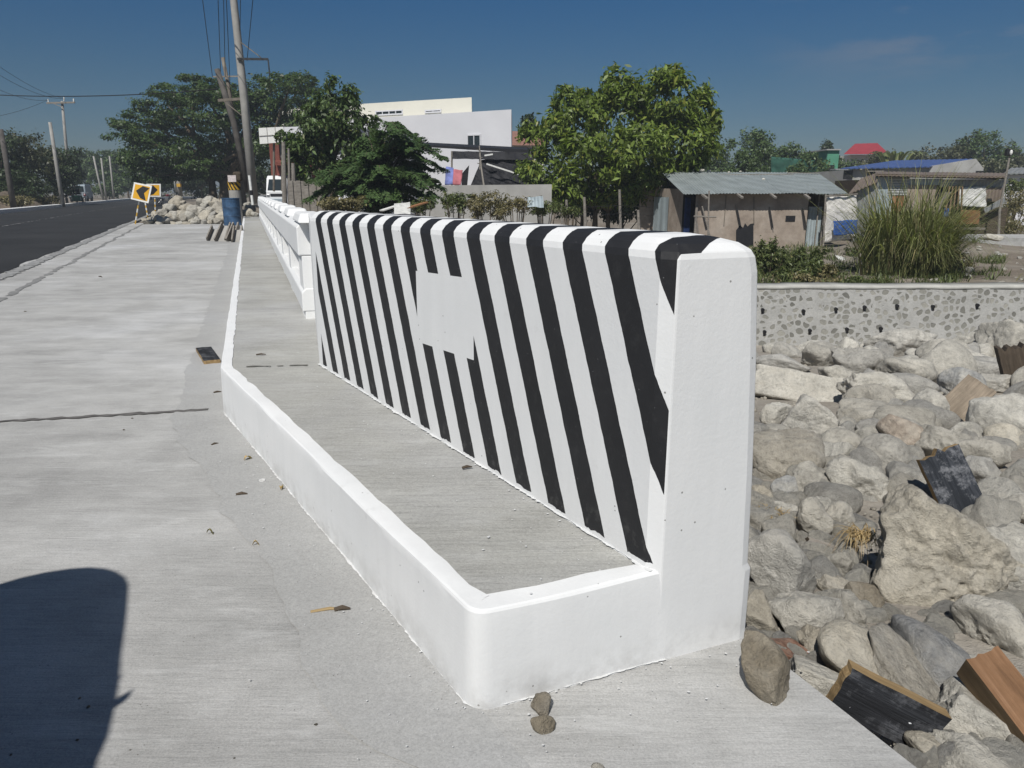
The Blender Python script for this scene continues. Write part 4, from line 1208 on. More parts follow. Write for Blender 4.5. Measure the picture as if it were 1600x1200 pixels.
# left side wall running back, corrugated door, curtain doorway
lx = P(1040, 330, 31.5); cx = P(1070, 330, 29.3)
mb = MB(); wall_quad(mb, [hl((P(1021, 330, 32).x, 32.0, zb)), hl((P(1069, 330, 28.9).x, 28.9, zb)), hl((P(1069, 330, 28.9).x, 28.9, zt + .18)), hl((P(1021, 330, 32).x, 32.0, zt + .22))], .06, (0.5, 1, 0))
mb.build('side_wall', M['hutwall'], hut)
mb = MB(); a = P(1020.5, 343, 31.9); b = P(1043, 343, 30.4); za = zpx(308, 31)
wall_quad(mb, [hl((a.x, 31.85, zb)), hl((b.x, 30.35, zb)), hl((b.x, 30.35, za)), hl((a.x, 31.85, za))], .04, (-.4, -1, 0)); mb.build('tin_door', M['tin'], hut)
mb = MB(); a = P(1069.5, 330, 28.55); b = P(1080, 330, 28.35); z2 = zpx(309, 28.4)
for k in range(8):
    x0 = lerp(a.x, b.x, k / 8); x1 = lerp(a.x, b.x, (k + 1) / 8)
    mb.hexa([hl(q) for q in ((x0, 28.5, zb), (x1, 28.5 - .04 * (k % 2), zb), (x1, 28.56, zb), (x0, 28.56, zb), (x0, 28.5, z2), (x1, 28.5 - .04 * (k % 2), z2), (x1, 28.56, z2), (x0, 28.56, z2))])
mb.build('curtain', M['navy'], hut)
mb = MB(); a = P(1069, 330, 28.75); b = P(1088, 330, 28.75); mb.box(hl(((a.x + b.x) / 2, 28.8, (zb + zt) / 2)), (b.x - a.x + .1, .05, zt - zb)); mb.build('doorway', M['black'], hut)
# right end: grey tin sheet and corner post, side wall going back
mb = MB(); a = P(1262, 345, YH + .25); b = P(1283, 345, YH + .25); z2 = zpx(323, YH + .25)
wall_quad(mb, [hl((a.x, YH + .25, zb)), hl((b.x, YH + .25, zb)), hl((b.x, YH + .25, z2)), hl((a.x, YH + .25, z2))], .04, (0, 1, 0)); mb.build('tin_panel', M['tin'], hut)
mb = MB(); a = P(1262, 330, YH + .7); b = P(1290, 330, YH + .7); wall_quad(mb, [hl((a.x, YH + .7, zb)), hl((b.x, YH + .7, zb)), hl((b.x, YH + .7, zt)), hl((a.x, YH + .7, zt))], .05, (0, 1, 0)); mb.build('back_panel', M['darkwood'], hut)
for (px, y_, w_) in ((1291, YH + .1, .07), (1278, YH + .15, .04), (1088, YH - .05, .08)):
    mb = MB(); a = P(px, 330, y_); mb.beam(hl((a.x - .12 * (px > 1285), y_, zb)), hl((a.x, y_, zt)), w_, w_); mb.build('corner_post', M['greywood'], hut)
mb = MB(); wall_quad(mb, [hl((fr.x + .45, YH + .7, zb)), hl((fr.x + .45, YH + 4, zb)), hl((fr.x + .45, YH + 4, zt + .5)), hl((fr.x + .45, YH + .7, zt))], .05, (-1, 0, 0)); mb.build('end_wall_board', M['hutwall'], hut)
mb = MB(); wall_quad(mb, [hl((fl.x - 1.4, 32.1, zb)), hl((fr.x + .5, 32.1, zb)), hl((fr.x + .5, 32.1, zt + .55)), hl((fl.x - 1.4, 32.1, zt + .55))], .05, (0, 1, 0)); mb.build('rear_wall', M['hutwall'], hut)
# roof: corrugated, front slope + short back slope
rl, rr_, er, el = P(1033, 268.5, 32.0), P(1279, 270, 32.0), P(1325, 302, 27.55), P(1068, 303, 27.55)
def corr_sheet(mb, a, b, c, d, n, amp, th=0.012, m_=8, sag=0.02):
    """a-b top edge, d-c bottom edge, waves run down the slope"""
    nrm = (b - a).cross(d - a).normalized()
    if nrm.z < 0: nrm = -nrm
    up = []; lo = []
    for j in range(m_ + 1):
        for i in range(n + 1):
            t = i / n; s_ = j / m_
            p = a.lerp(b, t).lerp(d.lerp(c, t), s_)
            k = amp * math.sin(i * PI / 2) + sag * noise.noise(Vector((p.x * .9, p.y * .9, 3)))
            up.append(p + nrm * k); lo.append(p + nrm * (k - th))
    N = len(up); w = n + 1; fs = []
    for j in range(m_):
        for i in range(n):
            q = (j * w + i, j * w + i + 1, (j + 1) * w + i + 1, (j + 1) * w + i); fs += [q, tuple(N + z for z in reversed(q))]
    for i in range(n):
        fs += [(i, N + i, N + i + 1, i + 1), (m_ * w + i, m_ * w + i + 1, N + m_ * w + i + 1, N + m_ * w + i)]
    for j in range(m_):
        fs += [(j * w, (j + 1) * w, N + (j + 1) * w, N + j * w), (j * w + n, N + j * w + n, N + (j + 1) * w + n, (j + 1) * w + n)]
    mb.add(up + lo, fs)
mb = MB(); n_sheets = 5
for k in range(n_sheets):
    t0, t1 = k / n_sheets, (k + 1) / n_sheets + .012
    dz = Vector((0, 0, .014 * (k % 2) - .01 * (k == 4)))
    corr_sheet(mb, hl(rl.lerp(rr_, t0)) + dz, hl(rl.lerp(rr_, min(1.0, t1))) + dz, hl(el.lerp(er, min(1.0, t1))) + dz, hl(el.lerp(er, t0)) + dz, 44, .013)
roof = mb.build('roof', M['hutroof'], hut)
mb = MB(); bl = P(1010, 284, 33.6); brr = P(1290, 284, 33.6)
corr_sheet(mb, hl(rl) + Vector((0, .02, -.02)), hl(rr_) + Vector((0, .02, -.02)), hl((brr.x, 34.2, zt + .3)), hl((bl.x, 34.2, zt + .3)), 80, .012)
mb.build('rear_roof', M['tinold'], hut)
for px, py, r_ in ((1096, 268, .11), (1107, 269, .08), (1157, 269, .05), (1193, 281, .06), (1139, 270, .05)):
    o = make_rock('roof_stone', px, 'rock_pale', (r_ * 2.4, r_ * 2, r_ * 1.6), Matrix.Identity(3), P(px, py, 31.9 if py < 275 else 30.3) + Vector((0, 0, r_ * .4)), .5, 2)
    tag(o, {1096: 'larger pale stone weighing down the left part of the hut roof ridge', 1107: 'second smaller pale stone just right of the large one on the hut roof ridge', 1157: 'small pale stone near the middle of the hut roof ridge', 1193: 'small stone lying halfway down the hut roof', 1139: 'tiny pale stone between the others on the hut roof ridge'}[px], 'stone')
for px, py in ((1097, 304), (1152, 303), (1204, 303), (1257, 304)):
    mb = MB(); mb.beam(hl(P(px, py, 27.6)), hl(P(px + 8, py + 6, 27.15)), .09, .06); mb.build('rafter', M['greywood'], hut)
mb = MB(); mb.beam(hl(P(1230, 271, 31.7)) + Vector((0, 0, .03)), hl(P(1279, 272, 31.6)) + Vector((0, 0, .03)), .05, .03); mb.beam(hl(P(1120, 273, 31.4)), hl(P(1240, 272, 31.4)), .03, .03); mb.build('roof_pole', M['greywood'], hut)
# bamboo rack in front of the hut
mb = MB(); r_ = empty('wood_rack', P(1100, 380, 26.6)); L0 = r_.location
def rl_(v): return Vector(v) - L0
for (a, b, c_, d, nm) in ((1108, 298, 1106, 372, 'upright'), (1084, 338, 1119, 339, 'crosspiece'), (1087, 336, 1092, 372, 'upright'), (1097, 322, 1110, 372, 'brace')):
    mb = MB(); mb.tube([rl_(P(a, b, 26.7)), rl_(P(c_, d, 26.7))], .028, 8); mb.build(nm, M['greywood'], r_)
tag(r_, 'thin wooden rack with a crosspiece before the left part of the hut', 'rack')
# ---- white sacking fence + blue tarp
YT = 27.3
mb = MB()
def cloth(mb, pts, Y, nx_=24, nz_=16, amp=.05, th=.02, seed=0):
    a, b, c, d = [Vector(q) for q in pts]; up = []; lo = []
    for j in range(nz_ + 1):
        for i in range(nx_ + 1):
            t, s_ = i / nx_, j / nz_; p = a.lerp(b, t).lerp(d.lerp(c, t), s_)
            k = amp * (noise.noise(Vector((p.x * 2.2 + p.z * 1.4, p.z * 1.1, seed))) + .6 * noise.noise(Vector((p.x * 5 + p.z * 4, p.z * 3, seed + 2))))
            edge_ = .03 * noise.noise(Vector((p.x * 4, p.z * 4, seed + 9))) if (i in (0, nx_) or j in (0, nz_)) else 0
            up.append(p + Vector((edge_, k, edge_))); lo.append(p + Vector((edge_, k + th, edge_)))
    N = len(up); w = nx_ + 1; fs = []
    for j in range(nz_):
        for i in range(nx_):
            q = (j * w + i, j * w + i + 1, (j + 1) * w + i + 1, (j + 1) * w + i); fs += [q, tuple(N + z for z in reversed(q))]
    for i in range(nx_): fs += [(i, N + i, N + i + 1, i + 1), (nz_ * w + i, nz_ * w + i + 1, N + nz_ * w + i + 1, N + nz_ * w + i)]
    for j in range(nz_): fs += [(j * w, (j + 1) * w, N + (j + 1) * w, N + j * w), (j * w + nx_, N + j * w + nx_, N + (j + 1) * w + nx_, (j + 1) * w + nx_)]
    mb.add(up + lo, fs)
cloth(mb, [P(1292, 308, YT), P(1339, 305, YT + .3), P(1338, 372, YT + .3), P(1288, 380, YT)], YT, amp=.09)
o = mb.build('sack_screen', M['sack'], smooth=True); tag(o, 'screen of crumpled white sacking hung between the two shacks', 'screen')
mb = MB(); cloth(mb, [P(1303, 345, YT - .25), P(1340, 343, YT - .1), P(1338, 366, YT - .1), P(1303, 368, YT - .25)], YT, amp=.10, seed=5)
o = mb.build('blue_tarp', M['blueplastic'], smooth=True); tag(o, 'crumpled bright blue tarpaulin on the foot of the white sacking screen', 'tarpaulin')
mb = MB(); mb.beam(P(1290, 306, YT - .1), P(1340, 303, YT + .2), .04, .04); mb.beam(P(1290, 304, YT - .1), P(1286, 385, YT - .1), .05, .05)
o = mb.build('screen_frame', M['greywood']); tag(o, 'pole frame carrying the white sacking screen', 'frame')

# ---- patchwork shack
YS = 31.0
sh = empty('patched_shack', (P(1450, 370, YS).x, YS + 2, GZ)); SH = sh.location
tag(sh, 'patched shack of tin, sacking and orange plywood behind the tall grass clump', 'shack')
def sl(v): return Vector(v) - SH
def panel(name, px0, py0, px1, py1, mat, dy=0.0, th=.04, slant=0):
    a, b = P(px0, py0, YS + dy), P(px1, py1, YS + dy); mb = MB()
    wall_quad(mb, [sl((a.x, YS + dy, b.z)), sl((b.x, YS + dy, b.z)), sl((b.x, YS + dy, a.z + slant)), sl((a.x, YS + dy, a.z))], th, (0, 1, 0))
    return mb.build(name, M[mat], sh)
mb = MB(); a = P(1372, 276, YS); b = P(1568, 279, YS)
mb.box(sl(((a.x + b.x) / 2, YS + 2.2, (GZ - .2 + a.z - .1) / 2)), (b.x - a.x - .1, 4.0, a.z - .1 - GZ + .2)); mb.build('body', M['darkwood'], sh)
panel('tin_sheet', 1371, 276, 1390, 345, 'tin', -.02)
panel('tin_sheet', 1390, 277, 1418, 305, 'tinhoriz', -.03)
panel('plywood_sheet', 1392, 305, 1412, 330, 'orangeboard', .0)
panel('tin_sheet', 1416, 279, 1472, 289, 'tin', .02)
panel('fibre_sheet', 1419, 289, 1458, 330, 'hutwall', -.04)
panel('tin_sheet', 1470, 280, 1497, 292, 'tinhoriz', .0)
panel('tin_sheet', 1496, 281, 1568, 294, 'tinold', .01)
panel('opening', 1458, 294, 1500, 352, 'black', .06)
mb = MB(); cloth(mb, [sl(P(1497, 293, YS - .05)), sl(P(1541, 291, YS - .08)), sl(P(1541, 324, YS - .2)), sl(P(1500, 322, YS - .2))], YS, amp=.08, seed=3); mb.build('white_cloth', M['torn'], sh, smooth=True)
panel('rust_sheet', 1541, 293, 1566, 315, 'tinrust', -.06)
panel('plywood_sheet', 1502, 328, 1529, 350, 'orangeboard', -.1)
panel('dark_sheet', 1529, 324, 1566, 380, 'darkwood', .02)
for k in range(5):
    mb = MB(); mb.beam(sl(P(1484 + k * 5, 290, YS - .12)), sl(P(1478 + k * 6, 328, YS - .3)), .05, .03); mb.build('leaning_slat', M['timber_dark'], sh)
mb = MB(); mb.beam(sl(P(1458, 341, YS - .15)), sl(P(1482, 300, YS - .1)), .35, .03); mb.build('leaning_board', M['greywood'], sh)
mb = MB(); mb.beam(sl(P(1538, 330, YS - .3)), sl(P(1570, 312, YS - .3)), .06, .2); mb.build('leaning_board', M['tinold'], sh)
mb = MB(); mb.box(sl(P(1478, 332, YS - .2)), (.25, .1, .35)); mb.build('blue_bag', M['blueplastic'], sh, bevel=.04)
mb = MB(); mb.beam(sl(P(1500, 357, YS - .4)), sl(P(1535, 357, YS - .4)), .4, .08); mb.build('bench_board', M['greywood'], sh)
mb = MB(); corr_sheet(mb, sl(P(1368, 268, 35)), sl(P(1575, 270, 35)), sl(P(1572, 276, 30.6)), sl(P(1369, 273, 30.6)), 120, .012, .05); mb.build('roof', M['tinrust'], sh)
mb = MB(); mb.beam(sl(P(1370, 274, 30.7)), sl(P(1570, 278, 30.7)), .08, .12); mb.build('fascia', M['darkwood'], sh)
# lean-to on its left
mb = MB(); corr_sheet(mb, sl(P(1345, 279, 33)), sl(P(1372, 269, 33)), sl(P(1371, 283, 30)), sl(P(1326, 302, 29.6)), 30, .02, .04); mb.build('lean_to_roof', M['tinrust'], sh)
mb = MB(); a, b = P(1338, 300, 30.2), P(1372, 300, 30.2); wall_quad(mb, [sl((a.x, 30.1, GZ - .2)), sl((b.x, 30.2, GZ - .2)), sl((b.x, 30.2, zpx(285, 30.2))), sl((a.x, 30.1, zpx(299, 30.1)))], .05, (0, 1, 0)); mb.build('lean_to_wall', M['tinold'], sh)
# lamp pole
lp = empty('lamp_pole', (P(1561, 340, 29.5).x, 29.5, GZ)); L1 = lp.location
mb = MB(); mb.tube([P(1560, 372, 29.5) - L1, P(1562, 330, 29.5) - L1, P(1579, 236, 29.5) - L1], [.05, .045, .035], 8); mb.build('pole', M['greywood'], lp)
mb = MB(); mb.box(P(1576, 238, 29.5) - L1, (.22, .16, .26)); mb.build('lamp_box', M['black'], lp, bevel=.03)
mb = MB(); mb.lathe([(.02, -.1), (.05, -.04), (.05, .04), (.02, .09)], 10, P(1580, 238, 29.4) - L1); mb.build('bulb', M['signwhite'], lp)
tag(lp, 'leaning pole with a dark lamp box on top beside the patched shack', 'lamp pole')

# ---- block house with blue roof
YB = 50.0
bh = empty('block_house', (P(1430, 285, YB).x, YB + 3, -.8)); BH = bh.location
def bl_(v): return Vector(v) - BH
def solid(mb, px0, Y0, px1, Y1, z0, ztop0, ztop1, depth, fr_, py=290):
    a = P(px0, py, Y0); b = P(px1, py, Y1); d = Vector((b.y - a.y, -(b.x - a.x), 0)).normalized()
    if d.y < 0: d = -d
    d *= depth
    mb.hexa([fr_(q) for q in ((a.x, a.y, z0), (b.x, b.y, z0), (b.x + d.x, b.y + d.y, z0), (a.x + d.x, a.y + d.y, z0), (a.x, a.y, ztop0), (b.x, b.y, ztop1), (b.x + d.x, b.y + d.y, ztop1), (a.x + d.x, a.y + d.y, ztop0))])
mb = MB(); solid(mb, 1331, YB, 1452, YB, -.9, zpx(265, YB), zpx(262, YB), 8, bl_); mb.build('wall', M['blockgrey'], bh)
mb = MB(); a, b, c = P(1452, 260, YB - .1), P(1525, 248, YB - .1), P(1537, 263, YB - .1)
g_ = [(a.x, YB - .1, -.9), (c.x, YB - .1, -.9), (c.x, YB - .1, c.z), (b.x, YB - .1, b.z), (a.x, YB - .1, a.z)]
n = 5; mb.add([bl_(q) for q in g_] + [bl_(q) + Vector((0, .25, 0)) for q in g_], [tuple(range(n)), tuple(range(2 * n - 1, n - 1, -1))] + [(i, (i + 1) % n, n + (i + 1) % n, n + i) for i in range(n)])
mb.build('gable_wall', M['blockgrey'], bh)
mb = MB(); corr_sheet(mb, bl_(P(1400, 250.5, YB + 5)), bl_(P(1524, 248, YB + 5)), bl_(P(1453, 260, YB - .4)), bl_(P(1314, 263, YB - .4)), 60, .02, .06); mb.build('roof', M['blueroof'], bh)
for x0, x1, y0, y1 in ((1320, 1331, 266, 280), (1358, 1377, 268, 275), (1525, 1536, 267, 273)):
    mb = MB(); a, b = P(x0, y0, YB - .12), P(x1, y1, YB - .12); mb.box(bl_(((a.x + b.x) / 2, YB - .05, (a.z + b.z) / 2)), (b.x - a.x, .16, a.z - b.z)); mb.build('window', M['black'], bh)
mb = MB(); mb.beam(bl_(P(1354, 267.5, YB - .3)), bl_(P(1380, 267.5, YB - .3)), .25, .06); mb.build('lintel', M['greywood'], bh)
tag(bh, 'unfinished grey block house with a bright blue metal roof behind the shacks', 'house')
# ---- green house, net, red roof, far shed
gh = empty('green_house', (P(1300, 270, 62).x, 64, -.6)); GH = gh.location
mb = MB(); solid(mb, 1288, 62, 1306, 62, -.7, zpx(234, 62), zpx(235, 62), 6, lambda q: Vector(q) - GH); mb.build('wall', M['greenwall'], gh)
mb = MB(); a = P(1297, 272, 61.9); mb.box(a - GH, (.5, .15, 1.4)); mb.build('doorway', M['black'], gh)
mb = MB(); solid(mb, 1286, 61.8, 1308, 61.8, zpx(235, 62) + .003, zpx(233, 62), zpx(233, 62), 6.4, lambda q: Vector(q) - GH); mb.build('roof_slab', M['blockgrey'], gh)
tag(gh, 'tall mint green house between the hut roof and the red roof', 'house')
gw = empty('green_annex', (P(1318, 270, 56).x, 57, -.6)); 
mb = MB(); solid(mb, 1305, 56, 1322, 56, -.7, zpx(266, 56), zpx(266, 56), 3, lambda q: Vector(q) - gw.location); mb.build('wall', M['greenwall'], gw)
mb = MB(); solid(mb, 1303, 55.8, 1323, 55.8, zpx(266, 56) + .003, zpx(263.5, 56), zpx(264, 56), 3.4, lambda q: Vector(q) - gw.location); mb.build('roof', M['tinold'], gw)
tag(gw, 'low green outbuilding left of the blue roofed block house', 'outbuilding')
rh = empty('red_roof_house', (P(1355, 240, 95).x, 98, -.3)); RH = rh.location
mb = MB(); solid(mb, 1324, 95, 1386, 95, -.4, zpx(242, 95), zpx(242, 95), 8, lambda q: Vector(q) - RH); mb.build('wall', M['cream'], rh)
mb = MB(); e = [P(1318, 241, 94) - RH, P(1390, 241, 94) - RH, P(1388, 241, 104) - RH, P(1322, 241, 104) - RH]; t_ = [P(1336, 224.5, 97) - RH, P(1371, 223.5, 97) - RH, P(1371, 223.5, 101) - RH, P(1338, 224.5, 101) - RH]
mb.hexa(e + t_); mb.build('roof', M['redroof'], rh); tag(rh, 'house with a red hipped roof rising over the distant bushes', 'house')
fs_ = empty('far_shed', (P(1592, 285, 44).x, 45, -.8)); FS = fs_.location
mb = MB(); solid(mb, 1571, 44, 1640, 44, -.9, zpx(274, 44), zpx(271, 44), 4, lambda q: Vector(q) - FS); mb.build('wall', M['farwhite'], fs_)
mb = MB(); corr_sheet(mb, P(1580, 262, 47.5) - FS, P(1650, 260, 47.5) - FS, P(1650, 268, 43.6) - FS, P(1566, 272, 43.6) - FS, 40, .02, .05); mb.build('roof', M['tinold'], fs_)
tag(fs_, 'pale shed with a grey sheet roof cut by the right edge', 'shed')
mb = MB(); cloth(mb, [P(1205, 245, 60), P(1290, 252, 60), P(1290, 300, 60), P(1205, 300, 60)], 60, amp=.15); o = mb.build('green_net', M['greennet'], smooth=True); tag(o, 'green net screen showing between the trees behind the hut roof', 'net')

# ---- concrete terrace slab on the far right + stone
mb = MB(); a, b = P(1500, 373, 27), P(1640, 373, 29.5)
mb.prism([(a.x, a.y), (b.x, a.y + 0.3), (b.x, b.y), (a.x + .4, b.y)], ground_z(18, 27) - .4, zpx(372, 27)); o = mb.build('terrace_slab', M['slab']); tag(o, 'rough low concrete slab at the right edge below the far shed', 'slab')
o = make_rock('flat_stone', 81, 'rock_pale', (.75, .5, .26), Matrix.Identity(3), P(1549, 371, 26.2), .5, 4); tag(o, 'flat rounded stone lying before the dark corner of the patched shack', 'stone')

# ---- torn white sheet on the slope and debris
mb = MB(); q0 = P(1328, 414, 21.0)
cloth(mb, [P(1305, 398, 21.8), P(1320, 404, 21.7), P(1357, 424, 20.9), P(1336, 432, 20.6)], 21, 14, 8, .06, .015, 7)
o = mb.build('torn_sheet', M['torn'], smooth=True); tag(o, 'torn dirty white sheet lying on the dirt slope above the stone wall', 'sheet')
rub = None
for i in range(90):
    px = random.uniform(1430, 1640); py = random.uniform(382, 446)
    if random.random() < .35: px = random.uniform(1195, 1500); py = random.uniform(400, 446)
    r = ray(px, py); t = 14.0; o0 = Vector((0, 0, CAM_H))
    while t < 45 and (o0 + r * t).z > ground_z((o0 + r * t).x, (o0 + r * t).y): t += .08
    q = o0 + r * t
    if q.y < YW + .9: continue
    s = random.uniform(2.5, 9) * t / FOC * (1 if random.random() < .8 else 1.8)
    src = random.choice(protos); o = src.copy(); COL.objects.link(o); o.name = 'rubble_stone'
    o.location = (q.x, q.y, q.z + s * .12); o.scale = (s * 1.2, s, s * .7); o.rotation_euler = (0, 0, random.uniform(0, 6))
    tag(o, 'small stone strewn over the bare dirt slope above the stone wall', 'stone', 'stones on the dirt slope')

# ================================================================== VEGETATION
def leaves(name, blobs, size, n, mat, parent=None, droop=0.3, aspect=2.2, shell=0.45, loc=None, clump=0, seed=1, up=0.4):
    """blobs: (cx,cy,cz,rx,ry,rz); many small folded leaves spread through the volume, denser in clumps near the surface"""
    rg = np.random.default_rng(seed); B = np.array(blobs, dtype=float)
    vol = (B[:, 3] * B[:, 4] * B[:, 5]) ** (2 / 3); k = rg.choice(len(B), n, p=vol / vol.sum())
    d = rg.normal(size=(n, 3)); d /= np.linalg.norm(d, axis=1)[:, None]
    if clump:
        m = len(B) * clump; cd = rg.normal(size=(m, 3)); cd /= np.linalg.norm(cd, axis=1)[:, None]; cr_ = rg.uniform(0.55, 1.08, m)
        ci = k * clump + rg.integers(0, clump, n)
        off = cd[ci] * cr_[ci][:, None] + rg.normal(size=(n, 3)) * (0.9 / math.sqrt(clump)) * .62
        use = rg.random(n) < 0.82
        r = rg.random(n) ** shell
        off = np.where(use[:, None], off, d * r[:, None])
    else:
        off = d * (rg.random(n) ** shell)[:, None] * (1 + .1 * rg.normal(size=n))[:, None]
    c = B[k, :3] + off * B[k, 3:6]
    outn = off / np.maximum(np.linalg.norm(off, axis=1), .05)[:, None]
    nrm = outn * .55 + rg.normal(size=(n, 3)) * .55 + np.array([0, 0, up]); nrm /= np.linalg.norm(nrm, axis=1)[:, None]
    ax = rg.normal(size=(n, 3)) + outn * .6 + np.array([0, 0, -droop * 2]); ax -= nrm * np.sum(ax * nrm, 1)[:, None]; ax /= np.linalg.norm(ax, axis=1)[:, None]
    sd = np.cross(nrm, ax); L = size * rg.uniform(.6, 1.35, n)[:, None]; Wd = L / aspect
    b0 = c - ax * L / 2; tip = c + ax * L / 2 - nrm * L * .12; l = c - sd * Wd / 2 + nrm * L * .05 - ax * L * .05; r_ = c + sd * Wd / 2 + nrm * L * .05 - ax * L * .05
    V = np.stack([b0, r_, tip, l], 1).reshape(-1, 3); F = np.arange(4 * n).reshape(n, 4)
    return np_mesh(name, V, F, M[mat], parent, loc=loc)
def limbs(mb, base, blobs, r0, n=None, bend=.25, seed=0, fork=0.35):
    rg = random.Random(seed); base = Vector(base)
    for b in (blobs if n is None else blobs[:n]):
        e = Vector(b[:3]); mid = base.lerp(e, .45) + Vector((rg.uniform(-1, 1), rg.uniform(-1, 1), .4)) * bend * (e - base).length * .3
        q = base.lerp(mid, .5) + Vector((0, 0, .06 * (e - base).length))
        mb.tube([base, q, mid, mid.lerp(e, .5) + Vector((rg.uniform(-.1, .1), 0, .05)) * bend, e], [r0, r0 * .8, r0 * .6, r0 * .4, r0 * .15], 6)
def tree(name, label, base, blobs, size, n, mat, trunk_r, trunk_h, group=None, bark='bark', cat='tree', clump=0, seed=1, droop=.3, aspect=2.2, shell=.45, lean=(0, 0), limb_r=None, bend=.25, up=.4, trunks=None):
    base = Vector(base); root = empty(name, base); mb = MB()
    rel = [(b[0] - base.x, b[1] - base.y, b[2] - base.z, b[3], b[4], b[5]) for b in blobs]
    for (dx, dy, rr2) in (trunks or [(0, 0, trunk_r)]):
        top = Vector((dx + lean[0], dy + lean[1], trunk_h))
        mb.tube([(dx, dy, -.3), (dx * 1.02 + lean[0] * .2, dy + lean[1] * .2, trunk_h * .35), (dx + lean[0] * .6, dy + lean[1] * .6, trunk_h * .7), top], [rr2 * 1.25, rr2, rr2 * .85, rr2 * .7], 8)
    tl = trunks or [(0, 0, trunk_r)]
    for i, b in enumerate(rel):
        dx, dy, rr2 = tl[i % len(tl)]
        limbs(mb, (dx + lean[0], dy + lean[1], trunk_h - .1), [b], limb_r or rr2 * .55, bend=bend, seed=seed + i)
    mb.build('trunk', M[bark], root, smooth=True)
    leaves('crown', rel, size, n, mat, root, droop, aspect, shell, None, clump, seed, up)
    tag(root, label, cat, group); return root
def blob_px(px, py, Y, rpx, rpy, ry=None):
    c = P(px, py, Y); k = Y / 1188.0 * 1.03
    return (c.x, c.y, c.z, rpx * k, (ry if ry else rpx * k * .9), rpy * k)

# mango tree by the hut
YM = 33.0
mb_ = [blob_px(1040, 150, YM - .3, 50, 42), blob_px(1090, 185, YM, 34, 40), blob_px(970, 165, YM, 45, 40), blob_px(905, 190, YM, 48, 42), blob_px(860, 215, YM + .3, 40, 42), blob_px(845, 270, YM, 34, 40), blob_px(920, 250, YM - 1.2, 55, 45), blob_px(990, 235, YM - 1.5, 60, 50), blob_px(1060, 230, YM - .8, 52, 44), blob_px(1010, 285, YM - 1.0, 40, 26), blob_px(890, 300, YM - .7, 42, 28), blob_px(965, 300, YM - .6, 40, 26), blob_px(1045, 125, YM, 22, 20), blob_px(962, 128, YM, 20, 22), blob_px(884, 158, YM, 22, 26), blob_px(912, 150, YM, 12, 18), blob_px(1080, 250, YM, 30, 24), blob_px(1058, 110, YM, 10, 10), blob_px(1110, 195, YM, 16, 20), blob_px(945, 300, YM + 1.2, 50, 30)]
b_ = P(930, 338, YM)
tree('mango_tree', 'large glossy green mango tree beside the hut, its crown the highest on the right bank', (b_.x, b_.y, GZ), mb_, .30, 26000, 'mango', .16, 1.3, clump=16, seed=4, droop=.55, aspect=3.0, shell=.35, trunks=[(0, 0, .13), (-.55, .2, .08), (.55, -.1, .10), (1.2, .3, .09)], limb_r=.06)
# dark hedge under it
def bush(name, label, blobs, size, n, mat, group=None, cat='bush', clump=6, seed=1, **kw):
    c = np.mean(np.array(blobs)[:, :3], 0); zb_ = ground_z(c[0], c[1]); root = empty(name, (c[0], c[1], zb_))
    rel = [(b[0] - c[0], b[1] - c[1], b[2] - zb_, b[3], b[4], b[5]) for b in blobs]
    mb = MB()
    for b in rel: mb.tube([(b[0] * .3, b[1] * .3, -.1), (b[0] * .7, b[1] * .7, max(.05, b[2] * .5)), (b[0], b[1], max(.1, b[2]))], [.03, .02, .01], 5)
    mb.build('stems', M['bark'], root); leaves('foliage', rel, size, n, mat, root, clump=clump, seed=seed, **kw)
    tag(root, label, cat, group); return root
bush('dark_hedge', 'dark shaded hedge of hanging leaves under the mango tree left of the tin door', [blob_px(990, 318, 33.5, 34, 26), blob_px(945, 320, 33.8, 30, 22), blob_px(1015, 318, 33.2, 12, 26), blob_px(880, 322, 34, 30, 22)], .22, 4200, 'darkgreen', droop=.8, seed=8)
# small dark crown behind mango left, slim trees
b_ = P(826, 240, 52); tree('small_tree', 'small dark round tree peeping out left of the mango crown', (b_.x, b_.y, -.8), [blob_px(826, 192, 52, 12, 13), blob_px(832, 205, 52, 10, 10)], .3, 700, 'darkgreen', .1, 3.5, seed=5)
